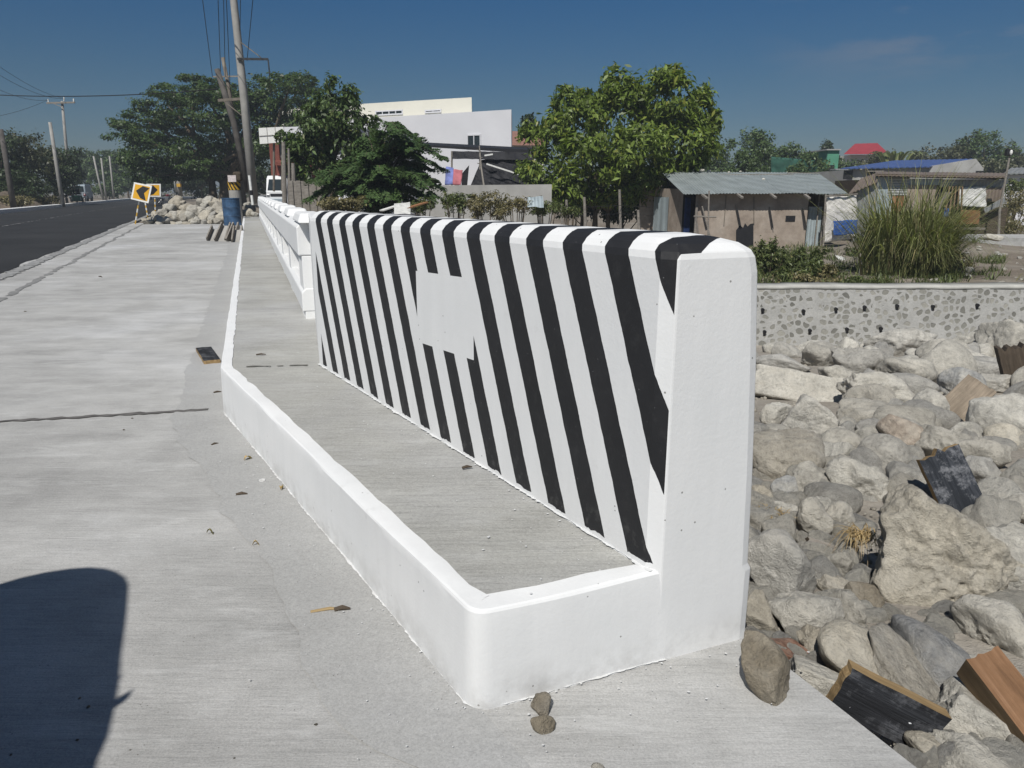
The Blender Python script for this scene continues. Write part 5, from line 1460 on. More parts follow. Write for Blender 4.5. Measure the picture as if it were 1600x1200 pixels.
# upright broad-leaf tree left + feathery drooping tree
YU = 31.0
b_ = P(520, 320, YU)
tree('broadleaf_tree', 'broad leaved tree with hanging leaf sprays standing behind the drooping feathery tree', (b_.x, b_.y, -.6), [blob_px(520, 165, YU, 36, 40), blob_px(500, 205, YU, 42, 36), blob_px(545, 180, YU, 26, 36), blob_px(480, 240, YU, 36, 30), blob_px(462, 228, YU, 20, 22), blob_px(525, 230, YU, 38, 30), blob_px(516, 140, YU, 10, 16), blob_px(545, 150, YU, 10, 14), blob_px(570, 210, YU, 24, 26), blob_px(455, 255, YU, 14, 22), blob_px(440, 215, YU, 10, 14), blob_px(495, 270, YU, 34, 22)], .22, 8500, 'upright', .12, 2.0, clump=14, seed=6, droop=.7, aspect=2.4, shell=.3)
def spray_tree(name, label, base, arcs, leaf, mat, seed=1, per=110):
    """tiers of arching boughs carrying rows of hanging leaflets"""
    rg = random.Random(seed); base = Vector(base); root = empty(name, base); mb = MB(); V = []; F = []
    for (e, r0_) in arcs:
        e = Vector(e) - base; st = Vector((e.x * .12, e.y * .12, e.z * rg.uniform(.55, .8)))
        L = (e - st).length; pts = []
        for k in range(10):
            t = k / 9; p = st.lerp(e, t); p.z += L * .32 * math.sin(PI * min(1, t * 1.05)) - L * .06 * t; pts.append(p)
        mb.tube([Vector((0, 0, .2)), st * .6] + pts, [.06, .045] + [.03 * (1 - .085 * k) for k in range(10)], 5)
        for _ in range(per):
            t = rg.random() ** .7; i = min(8, int(t * 9)); p = pts[i].lerp(pts[i + 1], t * 9 - i)
            d = (pts[i + 1] - pts[i]).normalized(); side = d.cross(Vector((0, 0, 1))).normalized() * rg.choice((-1, 1))
            ll = r0_ * rg.uniform(.3, 1.0) * (1.1 - .6 * t)
            tw = [p, p + side * ll * .6 + d * ll * .3 + Vector((0, 0, .02)), p + side * ll * .95 + d * ll * .5 - Vector((0, 0, ll * .38))]
            for j in range(9):
                u = (j + .5) / 9; q = tw[0].lerp(tw[1], u * 2) if u < .5 else tw[1].lerp(tw[2], u * 2 - 1)
                dd = (tw[2] - tw[0]).normalized(); s2 = dd.cross(Vector((0, 0, 1))).normalized()
                sz = leaf * rg.uniform(.7, 1.3); dr = Vector((0, 0, -.45 * sz)); nrm = Vector((rg.gauss(0, .3), rg.gauss(0, .3), 0))
                a = q + s2 * sz * .9 * rg.choice((-1, 1)) + dr + nrm * sz * .3; wv = dd * sz * .32
                n0 = len(V); V += [tuple(q - wv * .6), tuple(q + wv * .6), tuple(a + wv), tuple(a - wv)]; F.append((n0, n0 + 1, n0 + 2, n0 + 3))
    mb.build('trunk', M['bark'], root, smooth=True); np_mesh('crown', V, F, M[mat], root); tag(root, label, 'tree'); return root
YF = 28.0; rg_ = random.Random(3); arcs = []
for py, x0, x1, n_ in ((203, 605, 665, 5), (220, 560, 690, 8), (240, 520, 700, 12), (260, 490, 708, 14), (280, 468, 700, 16), (298, 475, 690, 16), (310, 500, 660, 10), (230, 560, 650, 8), (268, 520, 680, 14)):
    for k in range(n_): arcs.append((P(lerp(x0, x1, (k + rg_.random()) / n_), py + rg_.uniform(-7, 8), YF + rg_.uniform(-2.0, 1.6)), rg_.uniform(.5, .85)))
b_ = P(592, 330, YF); spray_tree('feathery_tree', 'dark feathery tree with drooping tiered boughs in front of the white building', (b_.x, b_.y, GZ), arcs, .085, 'feather', 2, 95)

# rain tree
YR = 64.0
rb = []
rg_ = random.Random(9)
for (px, py, rx_, ry_) in ((230, 190, 38, 16), (262, 165, 40, 16), (300, 150, 42, 16), (340, 142, 36, 14), (215, 218, 26, 14), (245, 215, 40, 18), (290, 190, 50, 20), (340, 180, 45, 22), (390, 160, 36, 20), (425, 140, 40, 18), (455, 130, 34, 14), (475, 122, 14, 8), (400, 195, 45, 22), (450, 175, 45, 24), (490, 160, 34, 24), (260, 245, 38, 16), (310, 232, 40, 18), (230, 255, 26, 14), (430, 215, 34, 20), (350, 222, 34, 16), (280, 270, 28, 12), (395, 240, 26, 18), (365, 160, 30, 16), (215, 245, 20, 14), (240, 275, 26, 12), (320, 262, 34, 14), (360, 270, 30, 14), (270, 142, 26, 10), (315, 130, 26, 9), (410, 225, 30, 16), (470, 200, 30, 24), (205, 200, 14, 8)):
    rb.append(blob_px(px, py, YR + rg_.uniform(-4, 4), rx_ * 1.1, ry_ * .98, 3.4))
b_ = P(352, 300, YR)
tree('rain_tree', 'huge spreading dark rain tree beside the road behind the rock heap', (b_.x, b_.y, -.1), rb, .25, 64000, 'raintree', .55, 2.2, clump=22, seed=12, droop=0.0, aspect=1.9, shell=.4, trunks=[(0, 0, .55), (1.1, .6, .4), (-1.2, .4, .38)], limb_r=.26, bend=.55, up=.9)

# distant trees: each its own crown and trunk
def far_tree(px, py_top, py_base, Y, wpx, mat, label, group, n=4200, leaf=None, seed=0, wisp=0.0):
    rg = random.Random(seed or int(px * 3 + Y)); k = Y / 1188.0; b = P(px, 300, Y); zb = ground_z(b.x, b.y) if abs(b.x) < 880 else 0
    zt = zpx(py_top, Y); hpx = (zt - zb) / k; bl = []
    for _ in range(7 + int(wpx / 30)):
        u = rg.uniform(-1, 1); vv = rg.uniform(.32, .86); wd = math.sqrt(max(.1, 1 - ((vv - .45) / .62) ** 2))
        bl.append((b.x + u * wd * wpx * .40 * k, Y + rg.uniform(-1, 1) * wpx * .25 * k, zb + vv * (zt - zb), wpx * rg.uniform(.2, .3) * k, wpx * .25 * k, (zt - zb) * rg.uniform(.15, .24)))
    bl.append((b.x + rg.uniform(-.1, .1) * wpx * k, Y, zb + .88 * (zt - zb), wpx * .2 * k, wpx * .2 * k, (zt - zb) * .12))
    return tree('background_tree', label, (b.x, Y, zb), bl, leaf or max(.16, 4.2 * k), n, mat, max(.06, .02 * (zt - zb)), (zt - zb) * .35, group, clump=10, seed=rg.randint(1, 9999), droop=.2, aspect=1.7, shell=.4)
TR = [  # right skyline: px, top, base, Y, width, material, label
    (1135, 212, 300, 70, 80, 'fargreen', 'bushy tree rising just right of the mango crown'),
    (1185, 200, 300, 62, 70, 'fargreen', 'loose airy tree with separate tufts behind the hut roof'),
    (1160, 235, 300, 55, 70, 'fargreen', 'dense low tree right behind the left half of the hut roof'),
    (1225, 222, 300, 66, 70, 'fargreen', 'rounded tree behind the middle of the hut roof'),
    (1260, 236, 300, 58, 60, 'fargreen', 'low tree behind the right end of the hut roof'),
    (1284, 219, 300, 90, 36, 'darkgreen', 'small dark flat topped tree left of the red roof'),
    (1310, 248, 300, 85, 60, 'fargreen', 'low bush tree in front of the red roof, left end'),
    (1355, 237, 300, 82, 80, 'farolive', 'brownish bush tree directly below the red roof'),
    (1420, 236, 300, 90, 70, 'farolive', 'brownish low tree above the blue roof'),
    (1462, 228, 300, 95, 60, 'farolive', 'olive tree with a ragged top right of the banana plants'),
    (1500, 212, 300, 90, 60, 'farolive', 'olive tree left of the tallest crown on the right skyline'),
    (1532, 204, 300, 88, 70, 'fargreen', 'tallest tree of the far right skyline with a rounded crown'),
    (1575, 228, 300, 92, 60, 'farolive', 'tree behind the lamp box at the right'),
    (1612, 232, 300, 95, 60, 'farolive', 'tree cut by the right edge of the skyline'),
    (1540, 250, 300, 75, 90, 'farolive', 'low brownish tree behind the gable of the block house')]
for t_ in TR: far_tree(*t_[:6], t_[6], 'trees on the right skyline', n=4200)
for px, top_ in ((-60, 300), (10, 0)): pass
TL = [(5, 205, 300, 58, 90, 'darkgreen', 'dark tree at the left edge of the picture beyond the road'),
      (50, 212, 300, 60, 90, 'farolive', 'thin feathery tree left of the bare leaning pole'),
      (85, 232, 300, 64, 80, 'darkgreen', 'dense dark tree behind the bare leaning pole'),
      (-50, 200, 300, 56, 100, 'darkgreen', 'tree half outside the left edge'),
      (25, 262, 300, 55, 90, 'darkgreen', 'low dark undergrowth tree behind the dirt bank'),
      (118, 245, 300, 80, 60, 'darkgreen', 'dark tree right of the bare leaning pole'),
      (140, 230, 300, 130, 70, 'fargreen', 'far rounded tree above the row of three poles'),
      (175, 235, 300, 135, 60, 'fargreen', 'far tree right of the row of three poles'),
      (200, 238, 300, 125, 60, 'fargreen', 'far tree under the left end of the rain tree'),
      (235, 268, 300, 110, 70, 'darkgreen', 'low dark tree behind the arrow signs'),
      (275, 262, 300, 100, 80, 'darkgreen', 'dark tree behind the rock heap'),
      (315, 258, 300, 95, 80, 'darkgreen', 'dark tree right of the white banded poles'),
      (170, 268, 300, 115, 60, 'fargreen', 'low far tree at the bend of the road'),
      (395, 250, 300, 80, 70, 'darkgreen', 'shaded dark tree behind the big leaning pole')]
for t_ in TL: far_tree(*t_[:6], t_[6], 'trees along the road', n=4800)
# hidden greenery between the houses and behind (a continuous far wood)
wb = []
for k in range(60):
    px = -500 + k * 46; Y = 150 + random.uniform(-10, 20); b = P(px, 300, Y); wb.append((b.x, Y, random.uniform(1.0, 3.0), 7, 4, random.uniform(2.0, 3.6)))
o = leaves('far_wood', wb, .75, 15000, 'farolive', clump=8, seed=31, shell=.5); tag(o, 'low far wood along the horizon', 'wood', kind='stuff')
# banana plants
def banana(px, py, Y, label, s=1.0):
    b = P(px, 262, Y); root = empty('banana_plant', (b.x, Y, -.5)); mb = MB(); mb.tube([(0, 0, 0), (0, 0, 1.2), (.03, 0, 2.0)], [.16, .13, .09], 8); mb.build('stem', M['barkpale'], root)
    zt = zpx(py, Y) + .5
    for k in range(7):
        a = k * 2 * PI / 7 + px; L = zt * .55; mb = MB(); pr = None
        for j in range(7):
            t = j / 6; r_ = L * .75 * t; z_ = 1.9 + (zt - 1.9) * (1.9 * t - 1.25 * t * t) * 1.25; w_ = .26 * math.sin(PI * (.08 + .88 * t))
            d = Vector((math.cos(a), math.sin(a), 0)); s_ = Vector((-d.y, d.x, 0)); c_ = d * r_ + Vector((0, 0, z_))
            cur = (c_ - s_ * w_ - Vector((0, 0, .06)), c_, c_ + s_ * w_ - Vector((0, 0, .06)))
            if pr: mb.quad(pr[0], pr[1], cur[1], cur[0]); mb.quad(pr[1], pr[2], cur[2], cur[1])
            pr = cur
        mb.build('leaf', M['weed'], root)
    tag(root, label, 'banana plant', 'banana plants')
banana(1392, 230, 78, 'banana plant with upright leaves just right of the red roof'); banana(1408, 231, 79, 'banana plant with arching leaves, second to the right of the red roof')

# tall grass clump
V = []; F = []; gc = P(1415, 420, 18.6); rg_ = random.Random(5)
troot = empty('tall_grass', (gc.x, 18.6, -.97))
cents = [(rg_.uniform(-.68, .72), rg_.uniform(-.5, .5), rg_.uniform(.62, 1.05)) for _ in range(12)]; V2 = []; F2 = []; VM, FM = V, F
for it in range(4200):
    V, F = (V2, F2) if it % 5 == 0 else (VM, FM)
    cx_, cy_, ch_ = rg_.choice(cents); bx, by = cx_ + rg_.gauss(0, .16), cy_ + rg_.gauss(0, .16); a = math.atan2(by, bx); rad = min(1.0, math.hypot(bx, by))
    L = rg_.uniform(.9, 3.7) * (1.12 - .3 * rad) * ch_; la = a + rg_.gauss(0, 1.1); ln = rg_.uniform(.05, .95) * (.5 + .7 * rad)
    d = Vector((math.cos(la), math.sin(la), 0)); s_ = Vector((-d.y, d.x, 0)); w_ = rg_.uniform(.012, .026); dr = rg_.uniform(.1, .85)
    n0 = len(V)
    for k in range(6):
        t = k / 5; p = Vector((bx, by, 0)) + d * L * ln * t ** 1.6 + Vector((0, 0, L * (t - dr * t * t * t))); ww = w_ * (1 - t * .92)
        V += [tuple(p - s_ * ww), tuple(p + s_ * ww)]
    F += [(n0 + 2 * k, n0 + 2 * k + 1, n0 + 2 * k + 3, n0 + 2 * k + 2) for k in range(5)]
np_mesh('blades', VM, FM, M['grass'], troot); np_mesh('dry_blades', V2, F2, M['dryweed'], troot); tag(troot, 'big clump of tall yellow green grass in front of the patched shack', 'grass clump')
def ground_px(px, py):
    r = ray(px, py); t = 12.0; o0 = Vector((0, 0, CAM_H))
    while t < 60 and (o0 + r * t).z > ground_z((o0 + r * t).x, (o0 + r * t).y): t += .08
    return o0 + r * t
def weed_px(px, py, w, h, mat, label, n=900, size=.09, seed=1, Y=None):
    n = int(n * 1.8)
    q = ground_px(px, py + h * .4) if Y is None else P(px, py, Y)
    Y = q.y; bl = []
    rg = random.Random(seed)
    for _ in range(9): bl.append(blob_px(px + rg.uniform(-.42, .42) * w, py + rg.uniform(-.3, .35) * h, Y + rg.uniform(-.4, .4), w * .24, h * .34))
    return bush('weed', label, bl, size, n, mat, 'weeds and bushes', 'weed', 8, seed, droop=.1, aspect=2.6)
weed_px(1212, 415, 60, 50, 'weed', 'green weed bush beside the end wall, above the stone wall', 1700, .10, 3, 19.5)
weed_px(1262, 415, 50, 44, 'weed', 'green weed bush left of the torn white sheet', 1500, .10, 4, 19.8)
weed_px(1240, 436, 90, 18, 'dryweed', 'low dry weed along the coping of the stone wall', 700, .09, 5, 17.5)
weed_px(1330, 398, 26, 20, 'weed', 'small weed on the dirt mound above the torn sheet', 500, .08, 6, 22.2)
weed_px(1385, 430, 90, 26, 'weed', 'low weed at the foot of the tall grass clump', 1100, .09, 7, 19.5)
weed_px(1450, 400, 50, 40, 'dryweed', 'dry grassy weed right of the tall grass clump', 900, .09, 8, 22.5)
weed_px(1300, 440, 60, 12, 'dryweed', 'dry weed below the torn white sheet', 400, .08, 9, 17.5)
weed_px(1580, 320, 60, 40, 'dryweed', 'dry brown brush behind the lamp pole at the right edge', 1300, .12, 10, 36)
weed_px(1592, 290, 40, 22, 'weed', 'green bush below the far shed', 600, .14, 11, 41)
weed_px(1590, 350, 50, 30, 'dryweed', 'dry scrub above the rough concrete slab', 900, .10, 12, 32)
weed_px(762, 320, 60, 36, 'dryweed', 'dry olive bush before the middle of the concrete yard wall', 1700, .10, 13, 26)
weed_px(712, 318, 40, 34, 'weed', 'round bush before the left part of the concrete yard wall', 1100, .10, 14, 26.5)
weed_px(800, 322, 50, 26, 'dryweed', 'thin scrub at the right end of the concrete yard wall', 800, .10, 15, 25)
weed_px(850, 325, 50, 26, 'weed', 'pale green weed left of the first fence post', 800, .10, 16, 26)
weed_px(660, 320, 34, 24, 'weed', 'small bush under the right boughs of the feathery tree', 700, .10, 17, 26)
weed_px(535, 318, 70, 24, 'dryweed', 'straw coloured dry grass behind the near end of the railing', 1500, .12, 18, 24)
weed_px(895, 330, 40, 16, 'weed', 'low weed between the fence posts', 400, .09, 19, 26)
# ================================================================== BACKGROUND, CENTRE
# concrete yard wall
mb = MB(); a, b = P(655, 300, 34), P(862, 300, 31)
yw = empty('yard_wall', ((a.x + b.x) / 2, 33, GZ)); YWL = yw.location
mb = MB(); mb.hexa([Vector(q) - YWL for q in ((a.x, a.y, GZ - .2), (b.x, b.y, GZ - .2), (b.x, b.y + .15, GZ - .2), (a.x, a.y + .15, GZ - .2), (a.x, a.y, zpx(290, 34)), (b.x, b.y, zpx(288, 31)), (b.x, b.y + .15, zpx(288, 31)), (a.x, a.y + .15, zpx(290, 34)))]); mb.build('wall', M['blockgrey'], yw)
tag(yw, 'plain grey concrete yard wall below the black roofed shed', 'wall')
# tarpaulin shed
ts = empty('tarp_shed', (P(765, 290, 37).x, 38, GZ)); TS = ts.location
def tsl(v): return Vector(v) - TS
mb = MB(); mb.hexa([tsl(P(600, 226, 40)), tsl(P(835, 240, 38)), tsl(P(835, 236, 44)), tsl(P(600, 224, 44)), tsl(P(600, 226, 40)) + Vector((0, 0, .08)), tsl(P(835, 236, 38)) + Vector((0, 0, .05)), tsl(P(835, 234, 44)) + Vector((0, 0, .1)), tsl(P(600, 222, 44)) + Vector((0, 0, .1))]); mb.build('roof', M['blacktarp'], ts)
mb = MB(); cloth(mb, [tsl(P(752, 250, 37.5)), tsl(P(834, 238, 37.5)), tsl(P(836, 290, 37)), tsl(P(735, 290, 37))], 37, amp=.15); mb.build('black_side', M['blacktarp'], ts)
mb = MB(); cloth(mb, [tsl(P(706, 236, 37.6)), tsl(P(834, 238, 37.6)), tsl(P(834, 250, 37.3)), tsl(P(706, 248, 37.3))], 37, 20, 4, amp=.10, seed=4); mb.build('roof_flap', M['blacktarp'], ts)
mb = MB(); pts_ = [(726, 258), (733, 258), (729, 288), (722, 288)]; q = [tsl(P(x, y, 37.2)) for x, y in ((721, 272), (733, 258), (730, 290), (721, 290))]; wall_quad(mb, [q[3], q[2], q[1], q[0]], .03, (0, 1, 0)); mb.build('black_side', M['blacktarp'], ts)
for (a_, b__) in (((760, 256), (810, 272)), ((757, 243), (770, 241))):
    mb = MB(); mb.beam(tsl(P(*a_, 36.7)), tsl(P(*b__, 36.7)), .03, .07); mb.build('light_slat', M['signwhite'], ts)
for px in (706, 750, 830):
    mb = MB(); mb.tube([tsl(P(px, 300, 37.4)), tsl(P(px, 236, 37.4))], .05, 6); mb.build('post', M['greywood'], ts)
tag(ts, 'open shed roofed and hung with black tarpaulin behind the concrete yard wall', 'shed')
mb = MB(); cloth(mb, [P(697, 260, 35.6), P(709, 262, 35.6), P(708, 289, 35.3), P(695, 289, 35.4)], 35, 8, 10, .08, .02, 1); o = mb.build('laundry', simple('laundry_blue', (.14, .17, .38), .8, .5, 3), smooth=True); tag(o, 'blue and white cloth hung over the yard wall', 'laundry')
mb = MB(); cloth(mb, [P(709, 264, 35.5), P(723, 266, 35.5), P(720, 289, 35.2), P(707, 289, 35.3)], 35, 8, 10, .08, .02, 2); o = mb.build('laundry', simple('laundry_red', (.42, .14, .16), .8, .3, 3), smooth=True); tag(o, 'red cloth hung over the yard wall beside the blue one', 'laundry')
mb = MB(); mb.tube([P(749, 228, 34), P(752, 262, 33.5), P(757, 296, 32.8)], [.025, .035, .045], 6)
for py_, dx in ((235, -5), (247, 4), (256, -4)): mb.tube([P(750, py_, 33.8), P(750 + dx, py_ - 1, 33.7)], .018, 5)
o = mb.build('bamboo_pole', M['greywood']); tag(o, 'thin knotty bamboo pole leaning on the yard wall', 'pole')
# debris heap at the wall foot
for k, (px, py, c_, l_) in enumerate(((628, 326, 'torn', 'crumpled white sheet in the rubbish under the feathery tree'), (650, 322, 'orangeboard', 'orange board in the rubbish under the feathery tree'), (612, 325, 'signwhite', 'pale board in the rubbish left of the crumpled sheet'), (836, 316, 'tin', 'leaning pale tin sheet before the right end of the yard wall'))):
    mb = MB(); 
    if k in (0, 3): cloth(mb, [P(px - 12, py - 8, 25), P(px + 12, py - 10, 25.4), P(px + 14, py + 8, 24.6), P(px - 12, py + 8, 24.6)], 25, 8, 8, .10, .02, k)
    else: mb.beam(P(px - 16, py + 4, 25), P(px + 16, py - 6, 25.6), .22, .04)
    o = mb.build('rubbish_sheet' if k in (0, 3) else 'rubbish_board', M[c_]); tag(o, l_, 'rubbish')
# white building
wbg = empty('white_building', (P(690, 300, 62).x, 66, -.8)); WB = wbg.location
def wl_(v): return Vector(v) - WB
mb = MB(); a = P(540, 250, 68); b = P(800, 250, 60); bd = (b - a); bd.z = 0; bn = Vector((-bd.y, bd.x, 0)).normalized()
def wbox(mb, x0, Y0, x1, Y1, zt0, zt1, depth, z0=-1.2):
    a = P(x0, 240, Y0); b = P(x1, 240, Y1); d = Vector((b.x * 1.06 + .5, b.y, 0)).normalized() * depth
    if depth < 1: d = Vector((0, .25, 0))
    mb.hexa([wl_(q) for q in ((a.x, a.y, z0), (b.x, b.y, z0), (b.x + d.x, b.y + d.y, z0), (a.x + d.x, a.y + d.y, z0), (a.x, a.y, zt0), (b.x, b.y, zt1), (b.x + d.x, b.y + d.y, zt1), (a.x + d.x, a.y + d.y, zt0))])
wbox(mb, 470, 70, 799, 60, zpx(191, 70), zpx(171, 60), 9); mb.build('wall', M['farwhite'], wbg)
mb = MB(); wbox(mb, 440, 74, 738, 65.0, zpx(170, 74), zpx(152, 65), 9); up_ = mb.build('upper_wall', M['cream'], wbg)
mb = MB(); wbox(mb, 469, 69.8, 800.5, 59.8, zpx(191, 70) + .12, zpx(171, 60) + .12, .25, zpx(185, 65) + .0)
def on_face(px, py, x0, Y0, x1, Y1, off=.0):
    a = P(x0, 240, Y0); b = P(x1, 240, Y1); r = ray(px, py); o0 = Vector((0, 0, CAM_H)); n_ = Vector((-(b - a).y, (b - a).x, 0)).normalized(); t = (a - o0).dot(n_) / r.dot(n_); return o0 + r * t - n_ * off, n_, (b - a).normalized()
def face_win(px0, py0, px1, py1, args, frame, glass, cols=1, parent=wbg):
    p, n_, d = on_face(px0, py1, *args, .0); q, _, _ = on_face(px1, py0, *args, .0); d = Vector((d.x, d.y, 0)).normalized()
    w_ = (q - p).dot(d); h_ = q.z - p.z; c_ = p + d * w_ / 2 + Vector((0, 0, h_ / 2)); R = Matrix((d, n_, Vector((0, 0, 1)))).transposed()
    mb = MB(); t_ = .1
    for s_ in (-1, 1):
        mb.box(wl_(c_ + d * s_ * (w_ / 2)), (t_, .16, h_ + t_), R); mb.box(wl_(c_ + Vector((0, 0, s_ * h_ / 2))), (w_ - t_ - .01, .16, t_), R)
    for k in range(1, cols): mb.box(wl_(c_ + d * (k / cols - .5) * w_), (.07, .14, h_ - t_ - .01), R)
    f_ = mb.build('window', frame, parent); mb = MB(); mb.box(wl_(c_), (w_ - .02, .04, h_ - .02), R); mb.build('pane', glass, f_)
face_win(588, 172, 629, 180, (440, 74, 738, 65.0), M['farwhite'], M['glass'], 4)
face_win(665, 171.5, 689, 176, (440, 74, 738, 65.0), M['farwhite'], M['glass'], 2)
face_win(731, 210.5, 751, 231, (470, 70, 799, 60), M['farwhite'], M['glass'], 2)
tag(wbg, 'large plain white building with a taller cream block behind, above the trees in the centre', 'building')
bd_ = empty('brown_roof_house', (P(815, 240, 80).x, 83, -.3)); BD = bd_.location
mb = MB(); solid(mb, 785, 80, 850, 80, -.4, zpx(226, 80), zpx(226, 80), 7, lambda q: Vector(q) - BD, 240); mb.build('wall', M['cream'], bd_)
mb = MB(); e = [P(780, 227, 79) - BD, P(856, 227, 79) - BD, P(850, 227, 88) - BD, P(784, 227, 88) - BD]; t_ = [P(786, 205, 83) - BD, P(842, 205, 83) - BD, P(842, 205, 84.5) - BD, P(786, 205, 84.5) - BD]; mb.hexa(e + t_); mb.build('roof', M['brownroof'], bd_)
mb = MB(); mb.box(P(818, 233.5, 79.95) - BD, (1.2, .12, .35)); mb.build('window', M['black'], bd_)
tag(bd_, 'house with a red brown roof between the white building and the mango tree', 'house')
# building with red columns + billboard
rc = empty('red_column_building', (P(460, 290, 50).x, 53, -.3)); RC = rc.location
def rcl(v): return Vector(v) - RC
mb = MB(); solid(mb, 427, 50, 560, 47, -.4, zpx(206, 50), zpx(202, 47), 7, rcl, 260); mb.build('wall', M['farwhite'], rc)
mb = MB(); a, b = P(424, 200, 49.0), P(560, 196, 46.4); mb.hexa([rcl(q) for q in ((a.x, 48.6, a.z - .5), (b.x, 46, b.z - .5), (b.x, 53, b.z - .5), (a.x, 55, a.z - .5), (a.x, 48.6, a.z), (b.x, 46, b.z), (b.x, 53, b.z), (a.x, 55, a.z))]); mb.build('roof_slab', M['farwhite'], rc)
for px, c_ in ((429, 'redpaint'), (437, 'redpaint'), (492, 'redpaint')):
    mb = MB(); a = P(px, 260, 48.7); mb.box(rcl((a.x, 48.5, 1.9)), (.28, .28, 4.6)); mb.build('column', M[c_], rc)
mb = MB(); a, b = P(426, 258, 47.6), P(500, 262, 46.4); mb.hexa([rcl(q) for q in ((a.x, 47.5, a.z), (b.x, 46, b.z), (b.x, 49.4, b.z + .3), (a.x, 49.4, a.z + .3), (a.x, 47.5, a.z + .2), (b.x, 46, b.z + .2), (b.x, 49.4, b.z + .5), (a.x, 49.4, a.z + .5))]); mb.build('awning', M['redpaint'], rc)
mb = MB(); mb.box(rcl(P(478, 226, 47.7)), (3.2, .12, 1.3)); mb.build('upper_window', M['glass'], rc)
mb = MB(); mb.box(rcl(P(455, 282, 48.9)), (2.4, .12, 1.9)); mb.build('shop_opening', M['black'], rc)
tag(rc, 'white roadside building with red columns and a red awning behind the railing', 'building')
bb = empty('billboard', (P(424, 290, 45).x, 45, -.2)); BBL = bb.location
mb = MB(); a, b, c_, d = P(404, 200, 45), P(443, 198, 44.5), P(445, 222, 44.5), P(406, 225, 45); wall_quad(mb, [d - BBL, c_ - BBL, b - BBL, a - BBL], .08, (0, 1, 0)); mb.build('panel', M['signwhite'], bb)
mb = MB()
for t in (.33, .66): mb.beam(a.lerp(b, t) - BBL - Vector((0, .02, 0)), d.lerp(c_, t) - BBL - Vector((0, .02, 0)), .03, .02)
mb.beam(a.lerp(d, .5) - BBL - Vector((0, .035, 0)), b.lerp(c_, .5) - BBL - Vector((0, .035, 0)), .02, .03); mb.build('grid', M['pole'], bb)
for px in (428, 441):
    mb = MB(); mb.tube([P(px, 299, 45.2) - BBL, P(px, 205, 45.2) - BBL], .07, 8); mb.build('post', M['polewood'], bb)
tag(bb, 'blank white gridded billboard panel on posts right of the big leaning pole', 'billboard')
# weathered posts, fence boards behind the rail
for k, (px, pt, pb, w_, l_) in enumerate(((444, 222, 312, .10, 'tallest weathered timber post behind the railing'), (452, 232, 312, .06, 'middle weathered post behind the railing'), (459, 255, 312, .10, 'short weathered post right of the other two behind the railing'))):
    mb = MB(); mb.tube([P(px + 1, pb + 20, 30), P(px, (pt + pb) / 2, 30), P(px - 1, pt, 30)], [w_, w_ * .9, w_ * .75], 8); o = mb.build('weathered_post', M['greywood']); tag(o, l_, 'post')
lf = empty('board_fence', (P(470, 310, 29).x, 29, GZ)); 
for k in range(9):
    px = 455 + k * 6; mb = MB(); a = P(px, 300, 29 + .05 * (k % 2)); h_ = zpx(284 + random.uniform(-4, 6), 29)
    mb.box(Vector((a.x, a.y, (h_ + GZ - .2) / 2)) - lf.location, (.16, .03, h_ - GZ + .2)); mb.build('board', M['greywood'], lf)
tag(lf, 'short fence of weathered upright boards left of the feathery tree', 'fence')
for k, (px, pt, pb, Y, l_) in enumerate(((885, 312, 345, 27, 'short pale fence post left of the leaning one'), (913, 308, 348, 25, 'pale fence post in front of the left mango trunk'), (968, 296, 350, 27, 'tall rough fence post in front of the mango hedge'), (997, 328, 350, 25.5, 'short white topped fence stub left of the tin door'), (877, 318, 345, 28, 'leaning thin fence post at the left end'), (845, 305, 335, 27.5, 'thin white stake before the right end of the yard wall'))):
    mb = MB(); mb.tube([P(px + 2, pb + 20, Y), P(px, pt, Y)], [.055, .045], 7); o = mb.build('fence_post', M['greywood']); tag(o, l_, 'fence post')
for k, (Y, py) in enumerate(((26, 322), (26, 335))):
    mb = MB(); pts_ = [P(877, py, 27), P(913, py + 2, 25.2), P(968, py - 1, 26.8), P(1020, py + 2, 29)]; mb.tube(pts_, .008, 4); o = mb.build('fence_wire', M['wire']); tag(o, ('upper' if k == 0 else 'lower') + ' wire strung along the fence posts under the mango tree', 'wire')

# truck seen behind the railing
tk = empty('white_truck', (P(420, 300, 46).x, 47.5, -.05)); TK = tk.location
tk.rotation_euler = (0, 0, 0)
def tl_(v): return Vector(v)
k_ = 46 / 1188.0; wd_ = 34 * k_
mb = MB(); h_ = 2.2
cabp = [(0.0, .45), (0.0, 1.15), (.28, 1.95), (.5, 2.12), (1.7, 2.12), (1.7, .45)]
mb.rings([[Vector((-wd_ / 2 + s_, y, z)) for y, z in cabp] for s_ in (0, wd_)]); mb.build('cab', M['truckwhite'], tk, bevel=.05)
mb = MB(); mb.quad((-wd_ / 2 + .1, -.004 + .02, 1.22), (wd_ / 2 - .1, .016, 1.22), (wd_ / 2 - .16, .262, 1.9), (-wd_ / 2 + .16, .262, 1.9)); ws = mb.build('windscreen', M['glass'], tk)
mb = MB(); mb.box((0, -.03, .62), (wd_ - .1, .12, .22)); mb.build('bumper', M['vangrey'], tk, bevel=.03)
mb = MB(); mb.box((0, -.01, .95), (wd_ * .6, .04, .16)); mb.build('grille', M['black'], tk)
